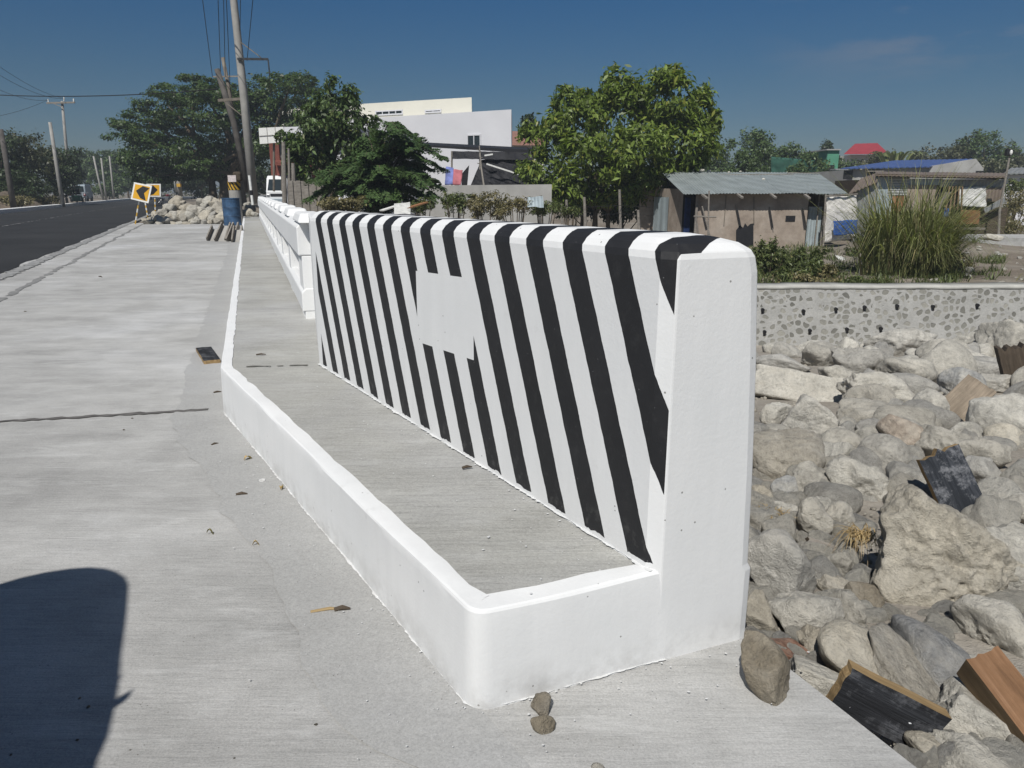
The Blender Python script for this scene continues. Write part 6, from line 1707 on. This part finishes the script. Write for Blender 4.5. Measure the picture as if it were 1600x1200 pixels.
for s_ in (-1, 1):
    mb = MB(); mb.box((s_ * wd_ * .4, -.012, .92), (.18, .05, .16)); mb.build('headlight', M['chrome'], tk, bevel=.02)
    mb = MB(); mb.box((s_ * (wd_ / 2 + .12), .15, 1.5), (.12, .06, .26)); mb.build('mirror', M['black'], tk, bevel=.02)
    for y_ in (.55, 3.4):
        mb = MB(); mb.rings([[Vector((s_ * wd_ * .5 + s_ * q, y_ + .36 * math.cos(a), .36 + .36 * math.sin(a))) for a in np.linspace(0, 2 * PI, 20, endpoint=False)] for q in (-.22, .0)]); mb.build('wheel', M['rubber'], tk, bevel=.03)
mb = MB(); mb.box((0, 3.2, 1.45), (wd_, 2.9, 1.5)); mb.build('cargo_box', M['truckwhite'], tk, bevel=.03)
tag(tk, 'white truck facing the camera behind the far end of the railing', 'truck')

# ================================================================== ROADSIDE, LEFT
def pole(name, label, pts, r0, r1, mat='pole', group=None, parts=()):
    root = empty(name, pts[0]); mb = MB(); b = Vector(pts[0]); mb.tube([Vector(q) - b for q in pts], [lerp(r0, r1, k / (len(pts) - 1)) for k in range(len(pts))], 10); mb.build('shaft', M[mat], root, smooth=True)
    for nm, p0, p1, w_, mt_ in parts:
        mb = MB(); mb.beam(Vector(p0) - b, Vector(p1) - b, w_, w_ * 1.2); mb.build(nm, M[mt_], root)
    tag(root, label, 'utility pole', group); return root
YP = 33.0
pole('utility_pole', 'big pale leaning concrete pole at the far end of the railing', [P(397, 318, YP), P(381, 150, YP), P(364, -10, YP), P(352, -130, YP)], .19, .12, 'pole', 'utility poles', (('crossarm', P(371, 92, YP - .2), P(419, 92.5, YP - .2), .07, 'steel'), ('crossarm_brace', P(375, 65, YP - .15), P(408, 90, YP - .15), .03, 'polewood'), ('spur', P(341, 157, YP), P(384, 154, YP), .09, 'polewood'), ('spur_brace', P(350, 158, YP - .1), P(381, 183, YP - .1), .03, 'polewood'), ('insulator', P(419, 93, YP - .2), P(421.5, 118, YP - .2), .04, 'steel')))
pole('utility_pole', 'dark leaning pole crossing behind the big pale one', [P(389, 300, 36), P(365, 190, 36), P(339, 108, 36)], .16, .12, 'poledark', 'utility poles')
pole('utility_pole', 'slim wooden pole stub between the two leaning poles', [P(366, 190, 37), P(358, 140, 37), P(348, 90, 37)], .09, .08, 'polewood', 'utility poles', (('crossarm', P(333, 120, 36.8), P(378, 119, 36.8), .05, 'greywood'),))
pole('utility_pole', 'thin grey pole running up beside the big pale one', [P(381, 160, YP + .5), P(369, 60, YP + .5), P(357, -40, YP + .5), P(350, -120, YP + .5)], .07, .06, 'greywood', 'utility poles')
pole('utility_pole', 'bare leaning concrete pole on the left roadside', [P(99, 325, 56), P(88, 255, 56), P(78, 191, 56)], .16, .11, 'pole', 'utility poles')
pole('utility_pole', 'tall pole with a crossarm and insulators rising over the left trees', [P(106, 250, 72), P(103, 225, 72), P(97, 158, 72)], .15, .11, 'pole', 'utility poles', (('crossarm', P(73, 161, 71.8), P(117, 160, 71.8), .12, 'greywood'), ('insulator', P(76, 161, 71.8), P(75, 155, 71.8), .07, 'signwhite'), ('insulator', P(115, 160, 71.8), P(115, 154, 71.8), .07, 'signwhite'), ('insulator', P(100, 158, 71.8), P(100, 152, 71.8), .07, 'signwhite'), ('crossarm_brace', P(82, 161, 71.7), P(99, 168, 71.7), .05, 'greywood')))
pole('utility_pole', 'black leaning pole at the left edge of the picture', [P(22, 328, 47), P(12, 265, 47), P(1, 202, 47)], .18, .14, 'poledark', 'utility poles')
pole('utility_pole', 'leftmost pole of the far row of three', [P(162, 313, 95), P(154, 280, 95), P(146, 244, 95)], .13, .10, 'pole', 'utility poles')
pole('utility_pole', 'middle pole of the far row of three', [P(166, 312, 100), P(162, 280, 100), P(158, 247, 100)], .13, .10, 'pole', 'utility poles')
pole('utility_pole', 'rightmost pole of the far row of three', [P(178, 311, 105), P(175, 280, 105), P(171, 244, 105)], .13, .10, 'pole', 'utility poles')
pole('utility_pole', 'white pole banded yellow behind the rock heap', [P(282, 306, 75), P(279, 285, 75), P(275, 248, 75)], .24, .18, 'pole', 'utility poles', (('yellow_band', P(280, 292, 74.7), P(279.5, 287, 74.7), .3, 'postyellow'),))
pole('utility_pole', 'thin white pole left of the yellow banded one', [P(275, 300, 76), P(272, 270, 76), P(271, 248, 76)], .12, .1, 'signwhite', 'utility poles')
# wires
def wire(a, b, sag, label, r=.012):
    mb = MB(); pts_ = []
    for k in range(17):
        t = k / 16; p = a.lerp(b, t); p.z -= sag * 4 * t * (1 - t); pts_.append(p)
    mb.tube(pts_, r, 4); o = mb.build('overhead_wire', M['wire']); tag(o, label, 'wire', 'overhead wires')
for k, (a_, Ya, b__, Yb, sg, l_) in enumerate((((-60, 145, ), 45, (341, 139), 36, .25, 'thick horizontal wire crossing the road to the dark leaning pole'), ((-60, 60), 40, (98, 153), 72, .5, 'topmost sagging wire from the left edge to the crossarm pole'), ((-60, 78), 40, (100, 154), 72, .6, 'second sagging wire from the left edge to the crossarm pole'), ((-60, 110), 40, (76, 156), 72, .5, 'lowest sagging wire from the left edge to the crossarm pole'), ((314, -20), 30, (332, 120), 36.8, .0, 'steep wire dropping left of the pole cluster'), ((340, -20), 30, (345, 119), 36.8, 0, 'steep wire just left of the slim wooden pole'), ((349, -20), 30, (352, 119), 36.8, 0, 'steep wire along the slim wooden pole'), ((353, -20), 30, (360, 145), 37, 0, 'steep wire left of the big pale pole'), ((376, -20), 30, (374, 119), 36.8, 0, 'steep wire right against the big pale pole'), ((397, -20), 30, (386, 95), YP, 0, 'steep wire right of the big pale pole reaching the steel crossarm'), ((421, 118), YP - .2, (423, 150), 40, .1, 'short wire hanging from the end of the steel crossarm'), ((75, 156), 72, (-80, 190), 55, .4, 'faint wire from the crossarm pole down to the left'))):
    wire(P(*a_, Ya), P(*b__, Yb), sg, l_, .022 if k == 0 else .013)
# street lamp near the billboard
sl_ = empty('street_lamp', P(479, 300, 38)); SLL = sl_.location
mb = MB(); mb.tube([P(479, 310, 38) - SLL, P(477, 240, 38) - SLL, P(476, 206, 38) - SLL], [.06, .05, .04], 8); mb.build('pole', M['polewood'], sl_)
mb = MB(); mb.lathe([(.05, -.16), (.22, -.10), (.24, .0), (.20, .12), (.08, .17)], 14, P(475, 200, 37.9) - SLL); mb.build('lamp_head', M['signwhite'], sl_, smooth=True)
tag(sl_, 'street lamp with a pale round head among the leaves of the broad leaved tree', 'street lamp')

# far kerb on the left side of the road
mb = MB(); rings = []
for k in range(70):
    s = -15 + k * 4; p = road_pt(s, -RWID - .15 + .05 * noise.noise(Vector((s, 0, 0)))); q = road_pt(s, -RWID - .45)
    rings.append([Vector((p.x, p.y, -.05)), Vector((p.x, p.y, .20)), Vector((q.x, q.y, .22)), Vector((q.x, q.y, -.05))])
mb.rings(rings, True); o = mb.build('far_kerb', M['white']); tag(o, 'white painted kerb along the far left side of the road', 'kerb')
# dirt verge + bank
bank = empty('dirt_bank', (P(-35, 315, 50).x, 51, 0)); V = []; F = []; nxx, nyy = 26, 14
for j in range(nyy + 1):
    for i in range(nxx + 1):
        u, v_ = i / nxx * 2 - 1, j / nyy * 2 - 1; r_ = max(0, 1 - u * u - v_ * v_); x = u * 2.7; y = v_ * 4.5
        V.append((x, y, 1.0 * r_ ** .8 * (1 + .5 * noise.noise(Vector((x * .9, y * .9, 0)))) + .12 * noise.noise(Vector((x * 3, y * 3, 1))) * r_ - .06))
F = [(j * (nxx + 1) + i, j * (nxx + 1) + i + 1, (j + 1) * (nxx + 1) + i + 1, (j + 1) * (nxx + 1) + i) for j in range(nyy) for i in range(nxx)]
np_mesh('soil', V, F, simple('bank_soil', (.15, .12, .09), .95, .4, 2.5, bump=.6), bank, smooth=True)
leaves('dry_litter', [(0, -1, .6, 1.6, 2.0, .5), (-1.6, 0, .7, 1.2, 2, .5)], .16, 700, 'straw', bank, seed=3)
tag(bank, 'low dirt bank with dry orange litter on the left side of the road', 'bank')
kk = road_pt(15, -RWID - 1.0)
# arrow signs
def arrow_sign(name, label, quad, Yq, left=True, legs=(), foot=None):
    """quad: TL TR BR BL pixels"""
    TLp, TRp, BRp, BLp = [P(x, y, Y_) for (x, y), Y_ in zip(quad, Yq)]
    root = empty(name, P(*legs[0][1], legs[0][2])); b = root.location
    nrm = (TRp - TLp).cross(BLp - TLp).normalized()
    if nrm.y > 0: nrm = -nrm
    def uvp(u, v, o_): return TLp.lerp(TRp, u).lerp(BLp.lerp(BRp, u), v) + nrm * o_ - b
    mb = MB(); mb.hexa([uvp(0, 1, -.02), uvp(1, 1, -.02), uvp(1, 1, 0), uvp(0, 1, 0), uvp(0, 0, -.02), uvp(1, 0, -.02), uvp(1, 0, 0), uvp(0, 0, 0)]); mb.build('board', M['signwhite'], root)
    mb = MB(); m_ = .09; mb.quad(uvp(m_, 1 - m_, .006), uvp(1 - m_, 1 - m_, .006), uvp(1 - m_, m_, .006), uvp(m_, m_, .006)); mb.build('yellow_field', M['yellow'], root)
    pts_ = [(.20, .46), (.52, .12), (.90, .17), (.66, .5), (.84, .90), (.50, .82)]
    if not left: pts_ = [(1 - x, y) for x, y in pts_]
    pp = [uvp(x, y, .011) for x, y in pts_]; mb = MB(); n = 6
    mb.add(pp, [(0, 1, 3), (1, 2, 3), (0, 3, 5), (3, 4, 5)]); mb.build('arrow', M['black'], root)
    for (a_, c_, Yl) in legs:
        A, C_ = P(*a_, Yl) - b, P(*c_, Yl) - b; lg = None
        for k in range(6):
            mb = MB(); mb.tube([A.lerp(C_, k / 6 + .002), A.lerp(C_, (k + 1) / 6 - .002)], .022, 6)
            s_ = mb.build('leg' if lg is None else 'stripe', M['signwhite' if k % 2 == 0 else 'postyellow'], root if lg is None else lg)
            if lg is None: lg = s_
    if foot:
        mb = MB(); mb.box(P(*foot, legs[0][2]) - b, (.36, .26, .07)); mb.build('foot_block', M['pole'], root, bevel=.01)
    tag(root, label, 'road sign', 'arrow signs'); return root
YA = 25.6
arrow_sign('arrow_sign', 'tilted yellow sign with a black arrow pointing left, on striped legs before the rock heap', ((209.4, 284.6), (237.5, 290.2), (231.8, 317.6), (204.3, 311)), (YA, YA, YA - .1, YA - .1), True, (((217, 314), (211.5, 350), YA + .05), ((227, 317), (231, 340), YA + .5)), (215.5, 352.5))
arrow_sign('arrow_sign', 'yellow sign with a black arrow pointing right, half hidden behind the tilted one', ((228.5, 287.2), (251, 287.2), (251.3, 307.3), (228, 307.3)), (29, 29, 29, 29), False, (((242, 307), (242.8, 332), 29.05),), None)
# rock heap
hprotos = []
for k in range(7):
    V_, F_ = rock_mesh(1300 + k, (0.6, .8, .9, 1.0)[k % 4], 4, .05)
    me_o = np_mesh('heap_rock', V_ / 2, np.array(F_), M['rock_tan' if k % 3 else 'rock_grey'], smooth=True); hprotos.append(me_o)
hused = set()
def heap_copy():
    k = random.randrange(len(hprotos))
    if k not in hused: hused.add(k); return hprotos[k]
    o = hprotos[k].copy(); COL.objects.link(o); return o
heap_used = []
hs = []
hb = [(0, 318, 246, 348, 0)]
specs = [(272, 318, 20, 22, 'squarish'), (288, 327, 20, 18, 0), (300, 331, 22, 20, 0), (322, 317, 24, 20, 0), (333, 318, 18, 16, 0), (340, 326, 22, 22, 0), (348, 318, 14, 16, 0), (264, 326, 18, 16, 0), (257, 327, 14, 14, 0), (250, 334, 16, 14, 0), (240, 336, 12, 12, 0), (244, 342, 18, 14, 0), (254, 346, 20, 12, 0), (234, 344, 14, 10, 0), (227, 347, 18, 10, 0), (262, 340, 14, 14, 0), (270, 338, 16, 16, 0), (278, 337, 18, 16, 0), (284, 341, 14, 14, 0), (294, 340, 18, 18, 0), (306, 345, 12, 12, 0), (300, 348, 12, 9, 0), (318, 339, 24, 18, 'flat'), (330, 337, 16, 14, 0), (314, 330, 16, 14, 0), (326, 330, 12, 12, 0), (336, 346, 14, 10, 0), (344, 340, 24, 16, 'flat'), (317, 347, 10, 8, 0), (325, 348, 8, 7, 0), (338, 334, 10, 10, 0), (346, 334, 12, 14, 0), (289, 350, 14, 7, 0), (278, 350, 12, 7, 0), (310, 318, 14, 14, 0), (282, 318, 12, 10, 0), (268, 350, 12, 7, 0), (246, 350, 12, 7, 0), (384, 333, 16, 14, 0), (392, 326, 12, 14, 0), (396, 336, 12, 10, 0), (384, 322, 12, 12, 0)]
for k, (px, py, w_, h_, sp) in enumerate(specs):
    Yk = lerp(27.9, 25.9, min(1, max(0, (py - 312) / 38)))
    c_ = P(px, py, Yk); s = Yk / 1188
    o = heap_copy(); o.name = 'heap_rock'
    o.location = c_ + Vector((0, .15, 0)); o.rotation_euler = (random.uniform(-.3, .3), random.uniform(-.3, .3), random.uniform(0, 6.28))
    o.scale = (w_ * s * 1.12, w_ * s * 1.05, h_ * s * 1.12)
    lab = 'grey brown rock in the heap closing the road shoulder beside the arrow signs'
    tag(o, lab if px < 365 else 'small rock lying between the blue drum and the railing', 'rock', 'rocks of the roadside heap' if px < 365 else 'rocks between drum and railing')
# hidden fill rocks at the back and middle of the heap
for k in range(26):
    px = random.uniform(255, 352); Yk = random.uniform(26.4, 28.6); top_ = 1.0 - abs(px - 305) / 90
    zc = random.uniform(.0, .42) * top_; c_ = P(px, 320, Yk); o = heap_copy(); o.name = 'heap_rock'
    s = random.uniform(.28, .42); o.location = (c_.x, Yk, max(.1, zc)); o.scale = (s, s, s * .8); o.rotation_euler = (0, 0, random.uniform(0, 6))
    tag(o, 'grey brown rock in the heap closing the road shoulder beside the arrow signs', 'rock', 'rocks of the roadside heap')
# blue drum
YD = 25.2; dk_ = YD / 1188; q = P(364, 351, YD)
drum = empty('blue_drum', (q.x, YD, 0.0)); R_ = 13.6 * dk_ * 1.0; Hh = 42 * dk_
mb = MB(); mb.lathe([(R_ * .96, 0), (R_, .012), (R_, .03), (R_ * .965, .045), (R_ * .965, Hh * .32), (R_, Hh * .34), (R_ * .965, Hh * .36), (R_ * .965, Hh * .64), (R_, Hh * .66), (R_ * .965, Hh * .68), (R_ * .965, Hh - .04), (R_ * 1.01, Hh - .03), (R_ * 1.01, Hh - .004), (R_ * .95, Hh), (R_ * .94, Hh - .03)], 32); mb.build('body', M['drumblue'], drum, smooth=False)
tag(drum, 'worn blue steel drum standing at the right end of the rock heap', 'drum')
# striped marker behind the drum
YX = 26.6; q = P(368, 312, YX); mk = empty('striped_barrier', (q.x, YX, 0)); MK = mk.location; kx = YX / 1188
mb = MB(); mb.lathe([(.20, 0), (.20, zpx(298, YX)), (.19, zpx(297, YX))], 20); mb.build('base_drum', M['pole'], mk)
mb = MB(); z0, z1 = zpx(297, YX) + .002, zpx(281, YX); mb.lathe([(.205, z0), (.205, z1)], 24); st_m = NT('hazard_yellow'); v_ = st_m.coord("Object"); sx = st_m.sep(v_)
fr_ = st_m.math('FRACT', st_m.math('MULTIPLY', st_m.math('ADD', sx[0], st_m.math('MULTIPLY', sx[2], .5)), 9.0)); st_m.base(st_m.mix(st_m.math('LESS_THAN', fr_, .5), (.50, .30, .03), (.03, .025, .02))); st_m.rough(.7)
mb.build('striped_drum', st_m.mat, mk)
mb = MB(); a = P(362.5, 279, YX - .25) - MK; mb.box(a, (12.5 * kx, .03, 10 * kx)); bd2 = mb.build('notice_board', simple('notice', (.52, .46, .45), .7, .25, 18), mk)
mb = MB(); mb.box(P(371, 276, YX) - MK, (.28, .22, .34)); mb.build('cloth_bundle', M['darkwood'], mk, bevel=.07)
tag(mk, 'drum painted in yellow and black stripes with a small notice board, behind the blue drum', 'barrier')
# black and white marker post
mp = empty('marker_post', P(395, 327, 25.5)); MPL = mp.location; A, B_ = P(396, 328, 25.5), P(389.5, 274, 25.5)
for k in range(7):
    mb = MB(); mb.tube([A.lerp(B_, k / 7 + .001) - MPL, A.lerp(B_, (k + 1) / 7 - .001) - MPL], .045, 8); mb.build('band', M['black' if k in (0, 3) else 'signwhite'], mp)
tag(mp, 'thin leaning post banded black and white at the end of the railing', 'post')
# wooden formwork troughs
def trough(px0, py0, px1, py1, Y, w_, label):
    a, b = P(px0, py0, Y + .35), P(px1, py1, Y - .1); root = empty('formwork_trough', b); d = (b - a).normalized(); s_ = d.cross(Vector((0, 0, 1))).normalized(); u = s_.cross(d)
    if u.y > 0: pass
    for sg in (-1, 1):
        mb = MB(); off = s_ * sg * w_ * .45
        mb.beam(a + off + u * .06 - b, off + u * .06, .03, .15, up=u); mb.build('side_board', M['greywood'], root)
    mb = MB(); mb.beam(a - b, Vector((0, 0, 0)), w_, .03, up=u); mb.build('bottom_board', M['pole'], root)
    tag(root, label, 'trough', 'wooden troughs by the kerb')
trough(341, 359, 333, 379, 17.2, .26, 'leftmost weathered wooden trough leaning by the kerb')
trough(358, 354, 347, 380, 17.0, .30, 'middle weathered wooden trough, the largest of the group by the kerb')
trough(368, 354, 360, 380, 17.1, .20, 'narrow weathered trough right of the largest one by the kerb')
trough(373, 360, 370, 382, 16.7, .20, 'rightmost weathered trough touching the kerb')
# vehicles on the far roadside
def wheel(mb, c, r, w_, n=18): mb.rings([[Vector((c[0] + q, c[1] + r * math.cos(a), c[2] + r * math.sin(a))) for a in np.linspace(0, 2 * PI, n, endpoint=False)] for q in (-w_ / 2, w_ / 2)])
vn = empty('grey_van', (P(122, 313, 84).x, 84, 0)); vn.rotation_euler = (0, 0, math.radians(20))
mb = MB(); pf = [(0, .35), (0, 1.0), (.12, 1.75), (.3, 1.9), (3.3, 1.9), (3.8, 1.2), (4.5, 1.0), (4.5, .35)]; mb.rings([[Vector((x, y, z)) for y, z in pf] for x in (-.85, .85)]); mb.build('body', M['vangrey'], vn, bevel=.06)
mb = MB(); mb.quad((-.7, .0, 1.1), (.7, .0, 1.1), (.65, .1, 1.7), (-.65, .1, 1.7)); o = mb.build('rear_window', M['glass'], vn); o.location = (0, -.012, 0)
for s_ in (-1, 1):
    mb = MB(); mb.box((s_ * .7, -.02, .85), (.14, .05, .3)); mb.build('tail_light', M['redpaint'], vn)
    for y_ in (.9, 3.6): mb = MB(); wheel(mb, (s_ * .78, y_, .33), .33, .2); mb.build('wheel', M['rubber'], vn)
mb = MB(); mb.box((0, -.04, .45), (1.6, .12, .18)); mb.build('bumper', M['black'], vn, bevel=.03)
tag(vn, 'grey van on the road, right of the bare leaning pole', 'van')

def motorcycle_parts(root, off=(0, 0, 0)):
    ox, oy, oz = off
    for y_ in (0, 1.22):
        mb = MB(); n = 22; rings = []
        for a in np.linspace(0, 2 * PI, n, endpoint=False):
            c_ = Vector((ox, oy + y_ + .27 * math.cos(a), oz + .29 + .27 * math.sin(a))); dr = Vector((0, math.cos(a), math.sin(a)))
            rings.append([c_ + dr * .035 * math.cos(b) + Vector((1, 0, 0)) * .035 * math.sin(b) for b in np.linspace(0, 2 * PI, 8, endpoint=False)])
        rings.append(rings[0]); mb.rings(rings, False); w_ = mb.build('wheel', M['rubber'], root, smooth=True)
        mb = MB(); mb.tube([(ox - .05, oy + y_, oz + .29), (ox + .05, oy + y_, oz + .29)], .05, 10)
        for k in range(8): a = k * PI / 4; mb.tube([(ox, oy + y_, oz + .29), (ox, oy + y_ + .26 * math.cos(a), oz + .29 + .26 * math.sin(a))], .006, 4)
        mb.build('spokes', M['chrome'], w_)
    mb = MB(); mb.tube([(ox, oy, oz + .29), (ox, oy + .35, oz + .42), (ox, oy + .75, oz + .40), (ox, oy + 1.0, oz + .72)], .035, 8); mb.tube([(ox, oy + 1.22, oz + .29), (ox, oy + 1.08, oz + .65), (ox, oy + .98, oz + .95)], .03, 8); mb.build('frame', M['steel'], root)
    mb = MB(); mb.box((ox, oy + .58, oz + .40), (.22, .32, .26)); mb.build('engine', M['chrome'], root, bevel=.04)
    mb = MB(); mb.rings([[Vector((ox + w2 * math.cos(a), y2, oz + .76 + h2 * math.sin(a))) for a in np.linspace(0, 2 * PI, 12, endpoint=False)] for y2, w2, h2 in ((oy + .55, .06, .05), (oy + .68, .13, .11), (oy + .85, .12, .10), (oy + .97, .05, .05))]); mb.build('tank', M['maroon'], root, smooth=True)
    mb = MB(); mb.box((ox, oy + .22, oz + .74), (.24, .62, .09)); mb.build('saddle', M['rubber'], root, bevel=.04)
    mb = MB(); mb.tube([(ox - .34, oy + .86, oz + 1.02), (ox - .12, oy + .97, oz + .98), (ox + .12, oy + .97, oz + .98), (ox + .34, oy + .86, oz + 1.02)], .014, 8); mb.build('handlebar', M['chrome'], root)
    mb = MB(); mb.lathe([(.03, -.08), (.09, -.02), (.095, .05), (.02, .06)], 14, (ox, oy + 1.06, oz + .86)); mb.build('headlight', M['chrome'], root, smooth=True)
def tricycle(name, loc_, rz, body_mat, label, roof_pts=None):
    root = empty(name, loc_, rz); motorcycle_parts(root)
    sx = .82
    mb = MB(); pf = [(-.15, .30), (-.2, .78), (.0, .82), (.05, .46), (.62, .42), (1.0, .46), (1.16, .80), (1.24, .62), (1.1, .28)]
    mb.rings([[Vector((x, y, z)) for y, z in pf] for x in (sx - .36, sx + .36)]); mb.build('sidecar_body', M[body_mat], root, bevel=.02)
    mb = MB(); mb.box((sx, .2, .52), (.62, .42, .1)); mb.build('passenger_seat', M['rubber'], root, bevel=.03)
    mb = MB(); wheel(mb, (sx + .42, .42, .27), .27, .1); mb.build('wheel', M['rubber'], root)
    for x in (sx - .34, sx + .34):
        for y_ in (-.18, 1.1):
            mb = MB(); mb.tube([(x, y_, .4), (x, y_ * .9, 1.40)], .016, 6); mb.build('roof_post', M['chrome'], root)
    return root
tc = tricycle('tricycle', (P(104, 318, 66).x, 66, 0), math.radians(25), 'green', '')
mb = MB(); mb.prism([(-.3, -.35), (1.25, -.35), (1.25, 1.25), (.9, 1.45), (-.3, 1.3)], 1.40, 1.45); mb.build('roof', M['green'], tc, bevel=.015)
mb = MB(); mb.quad((.50, 1.12, .85), (1.12, 1.12, .85), (1.1, 1.02, 1.3), (.52, 1.02, 1.3)); mb.build('windscreen', M['glass'], tc)
tag(tc, 'green motor tricycle parked by the far kerb beside the bare leaning pole', 'tricycle')
mc = empty('motorcycle', (P(134, 315, 70).x, 70, 0), math.radians(30)); motorcycle_parts(mc); tag(mc, 'dark motorcycle standing right of the grey van', 'motorcycle', 'motorcycles')
mc2 = copy_tree(mc); mc2.location = (P(250, 312, 70).x, 70, 0); mc2.rotation_euler = (0, 0, math.radians(-40)); tag(mc2, 'dark motorcycle on the far side of the road under the right pointing arrow sign', 'motorcycle', 'motorcycles')

# ------------------------------------------------------------------ parked tricycle just outside the frame; its roof throws the shadow on the apron
zr = 1.43
off = Vector((-to_sun.x, -to_sun.y)) * (zr / to_sun.z)
shp = [G(x, y).xy - off for x, y in ((-60, 935), (-20, 921), (20, 909), (60, 900), (100, 894), (130, 892), (155, 894), (172, 899), (186, 908), (191, 920), (188, 960), (185, 985), (178, 1030), (174, 1075), (168, 1108), (156, 1160), (138, 1199))]
dirb = (shp[-1] - shp[-6]).normalized(); br = shp[-1] + dirb * .75; bl2 = br + Vector((-1.15, -.45)); fl2 = shp[0] + Vector((-.55, -.35))
poly = shp + [br, bl2, fl2]
cen = shp[9].lerp(br, .5) + Vector((-.5, -.2))
az_b = math.atan2((shp[10] - br).y, (shp[10] - br).x) - PI / 2
tx = Vector((math.cos(az_b), math.sin(az_b))); ty = Vector((-math.sin(az_b), math.cos(az_b)))
org = br + ty * .35 - tx * 1.20
ptc = tricycle('parked_tricycle', (org.x, org.y, 0), az_b, 'maroon', '')
def inv(p): d = p - org; return (d.dot(tx), d.dot(ty))
mb = MB(); mb.prism([inv(p) for p in poly], zr - .02, zr + .03); mb.build('roof', M['maroon'], ptc)
mb = MB()
v0 = [G(x, y).xy - off for x, y in ((-40, 908), (10, 902), (62, 897))]; v1 = [G(x, y).xy - off for x, y in ((-40, 921), (10, 912), (62, 902))]
for s_, c_ in ((((205, 1079), (197, 1094), (172, 1108), (168, 1100)), .0), (((188, 1057), (186, 1061), (174, 1066), (174, 1060)), 0)):
    mb.prism([inv(G(*p).xy - off) for p in s_], zr - .015, zr + .01)
mb.build('roof_bracket', M['steel'], ptc)
tag(ptc, 'maroon motor tricycle parked left of the camera', 'tricycle')

# low scrub and dry grass tufts on the bank above the stone wall
V = []; F = []; rg_ = random.Random(77)
def tuft(q, n, h):
    for _ in range(n):
        a = rg_.uniform(0, 2 * PI); d = Vector((math.cos(a), math.sin(a), 0)); sd = Vector((-d.y, d.x, 0)); L = h * rg_.uniform(.4, 1.2); w = .006 + .010 * rg_.random(); ln = rg_.uniform(.2, .9)
        b = q + Vector((rg_.gauss(0, h * .35), rg_.gauss(0, h * .35), 0)); n0 = len(V)
        for k in range(4):
            t = k / 3; p = b + d * L * ln * t + Vector((0, 0, L * (t - .35 * t * t))); V.extend([tuple(p - sd * w * (1 - .85 * t)), tuple(p + sd * w * (1 - .85 * t))])
        F.extend([(n0 + 2 * k, n0 + 2 * k + 1, n0 + 2 * k + 3, n0 + 2 * k + 2) for k in range(3)])
for _ in range(620):
    px = rg_.uniform(1150, 1660); py = rg_.uniform(372, 447)
    dens = 1.0 if px < 1320 and py > 392 else (.55 if 1330 < px < 1500 else .22)
    if noise.noise(Vector((px * .02, py * .05, 3))) < .15 - dens * .45: continue
    q = ground_px(px, py)
    if q.y < YW + .75: continue
    tuft(q, 26, rg_.uniform(.14, .42))
o = np_mesh('scrub_grass', V, F, M['weed']); tag(o, 'scattered low green grass tufts on the dirt bank above the stone wall', 'grass', kind='stuff')
weed_px(1205, 408, 50, 56, 'weed', 'taller pale green weed against the right edge of the end wall', 1500, .09, 23, 18.2)
weed_px(1245, 425, 60, 34, 'weed', 'leafy weed in the middle of the weed patch beside the end wall', 1500, .09, 24, 17.6)
weed_px(1290, 428, 40, 26, 'dryweed', 'brownish weed under the torn white sheet', 900, .08, 25, 17.8)
weed_px(1480, 415, 60, 40, 'dryweed', 'yellowish straggly weed at the right foot of the tall grass', 1100, .08, 26, 20)
weed_px(1350, 440, 60, 16, 'weed', 'flat green weed on the edge of the coping below the torn sheet', 900, .08, 27, 17)
weed_px(60, 312, 60, 16, 'dryweed', 'dry brown brush on the far left verge behind the kerb', 1300, .16, 30, 56)
weed_px(20, 316, 50, 18, 'dryweed', 'dry brush at the left edge on the dirt bank', 1300, .16, 31, 50)
# dry haze over the whole place
hz = MB(); hz.box((0, 750, 5.25), (2200, 1900, 18.5)); 
hm = bpy.data.materials.new('haze_air'); hm.use_nodes = True; hn = hm.node_tree; hn.nodes.remove(hn.nodes["Principled BSDF"])
pv = hn.nodes.new("ShaderNodeVolumePrincipled"); pv.inputs["Color"].default_value = (0.50, 0.56, 0.62, 1); pv.inputs["Density"].default_value = 0.0015
hn.links.new(pv.outputs[0], hn.nodes["Material Output"].inputs["Volume"])
o = hz.build('haze', hm); tag(o, 'thin dry haze in the air', 'haze', kind='stuff')
scene.cycles.volume_bounces = 0
bpy.context.view_layer.update()
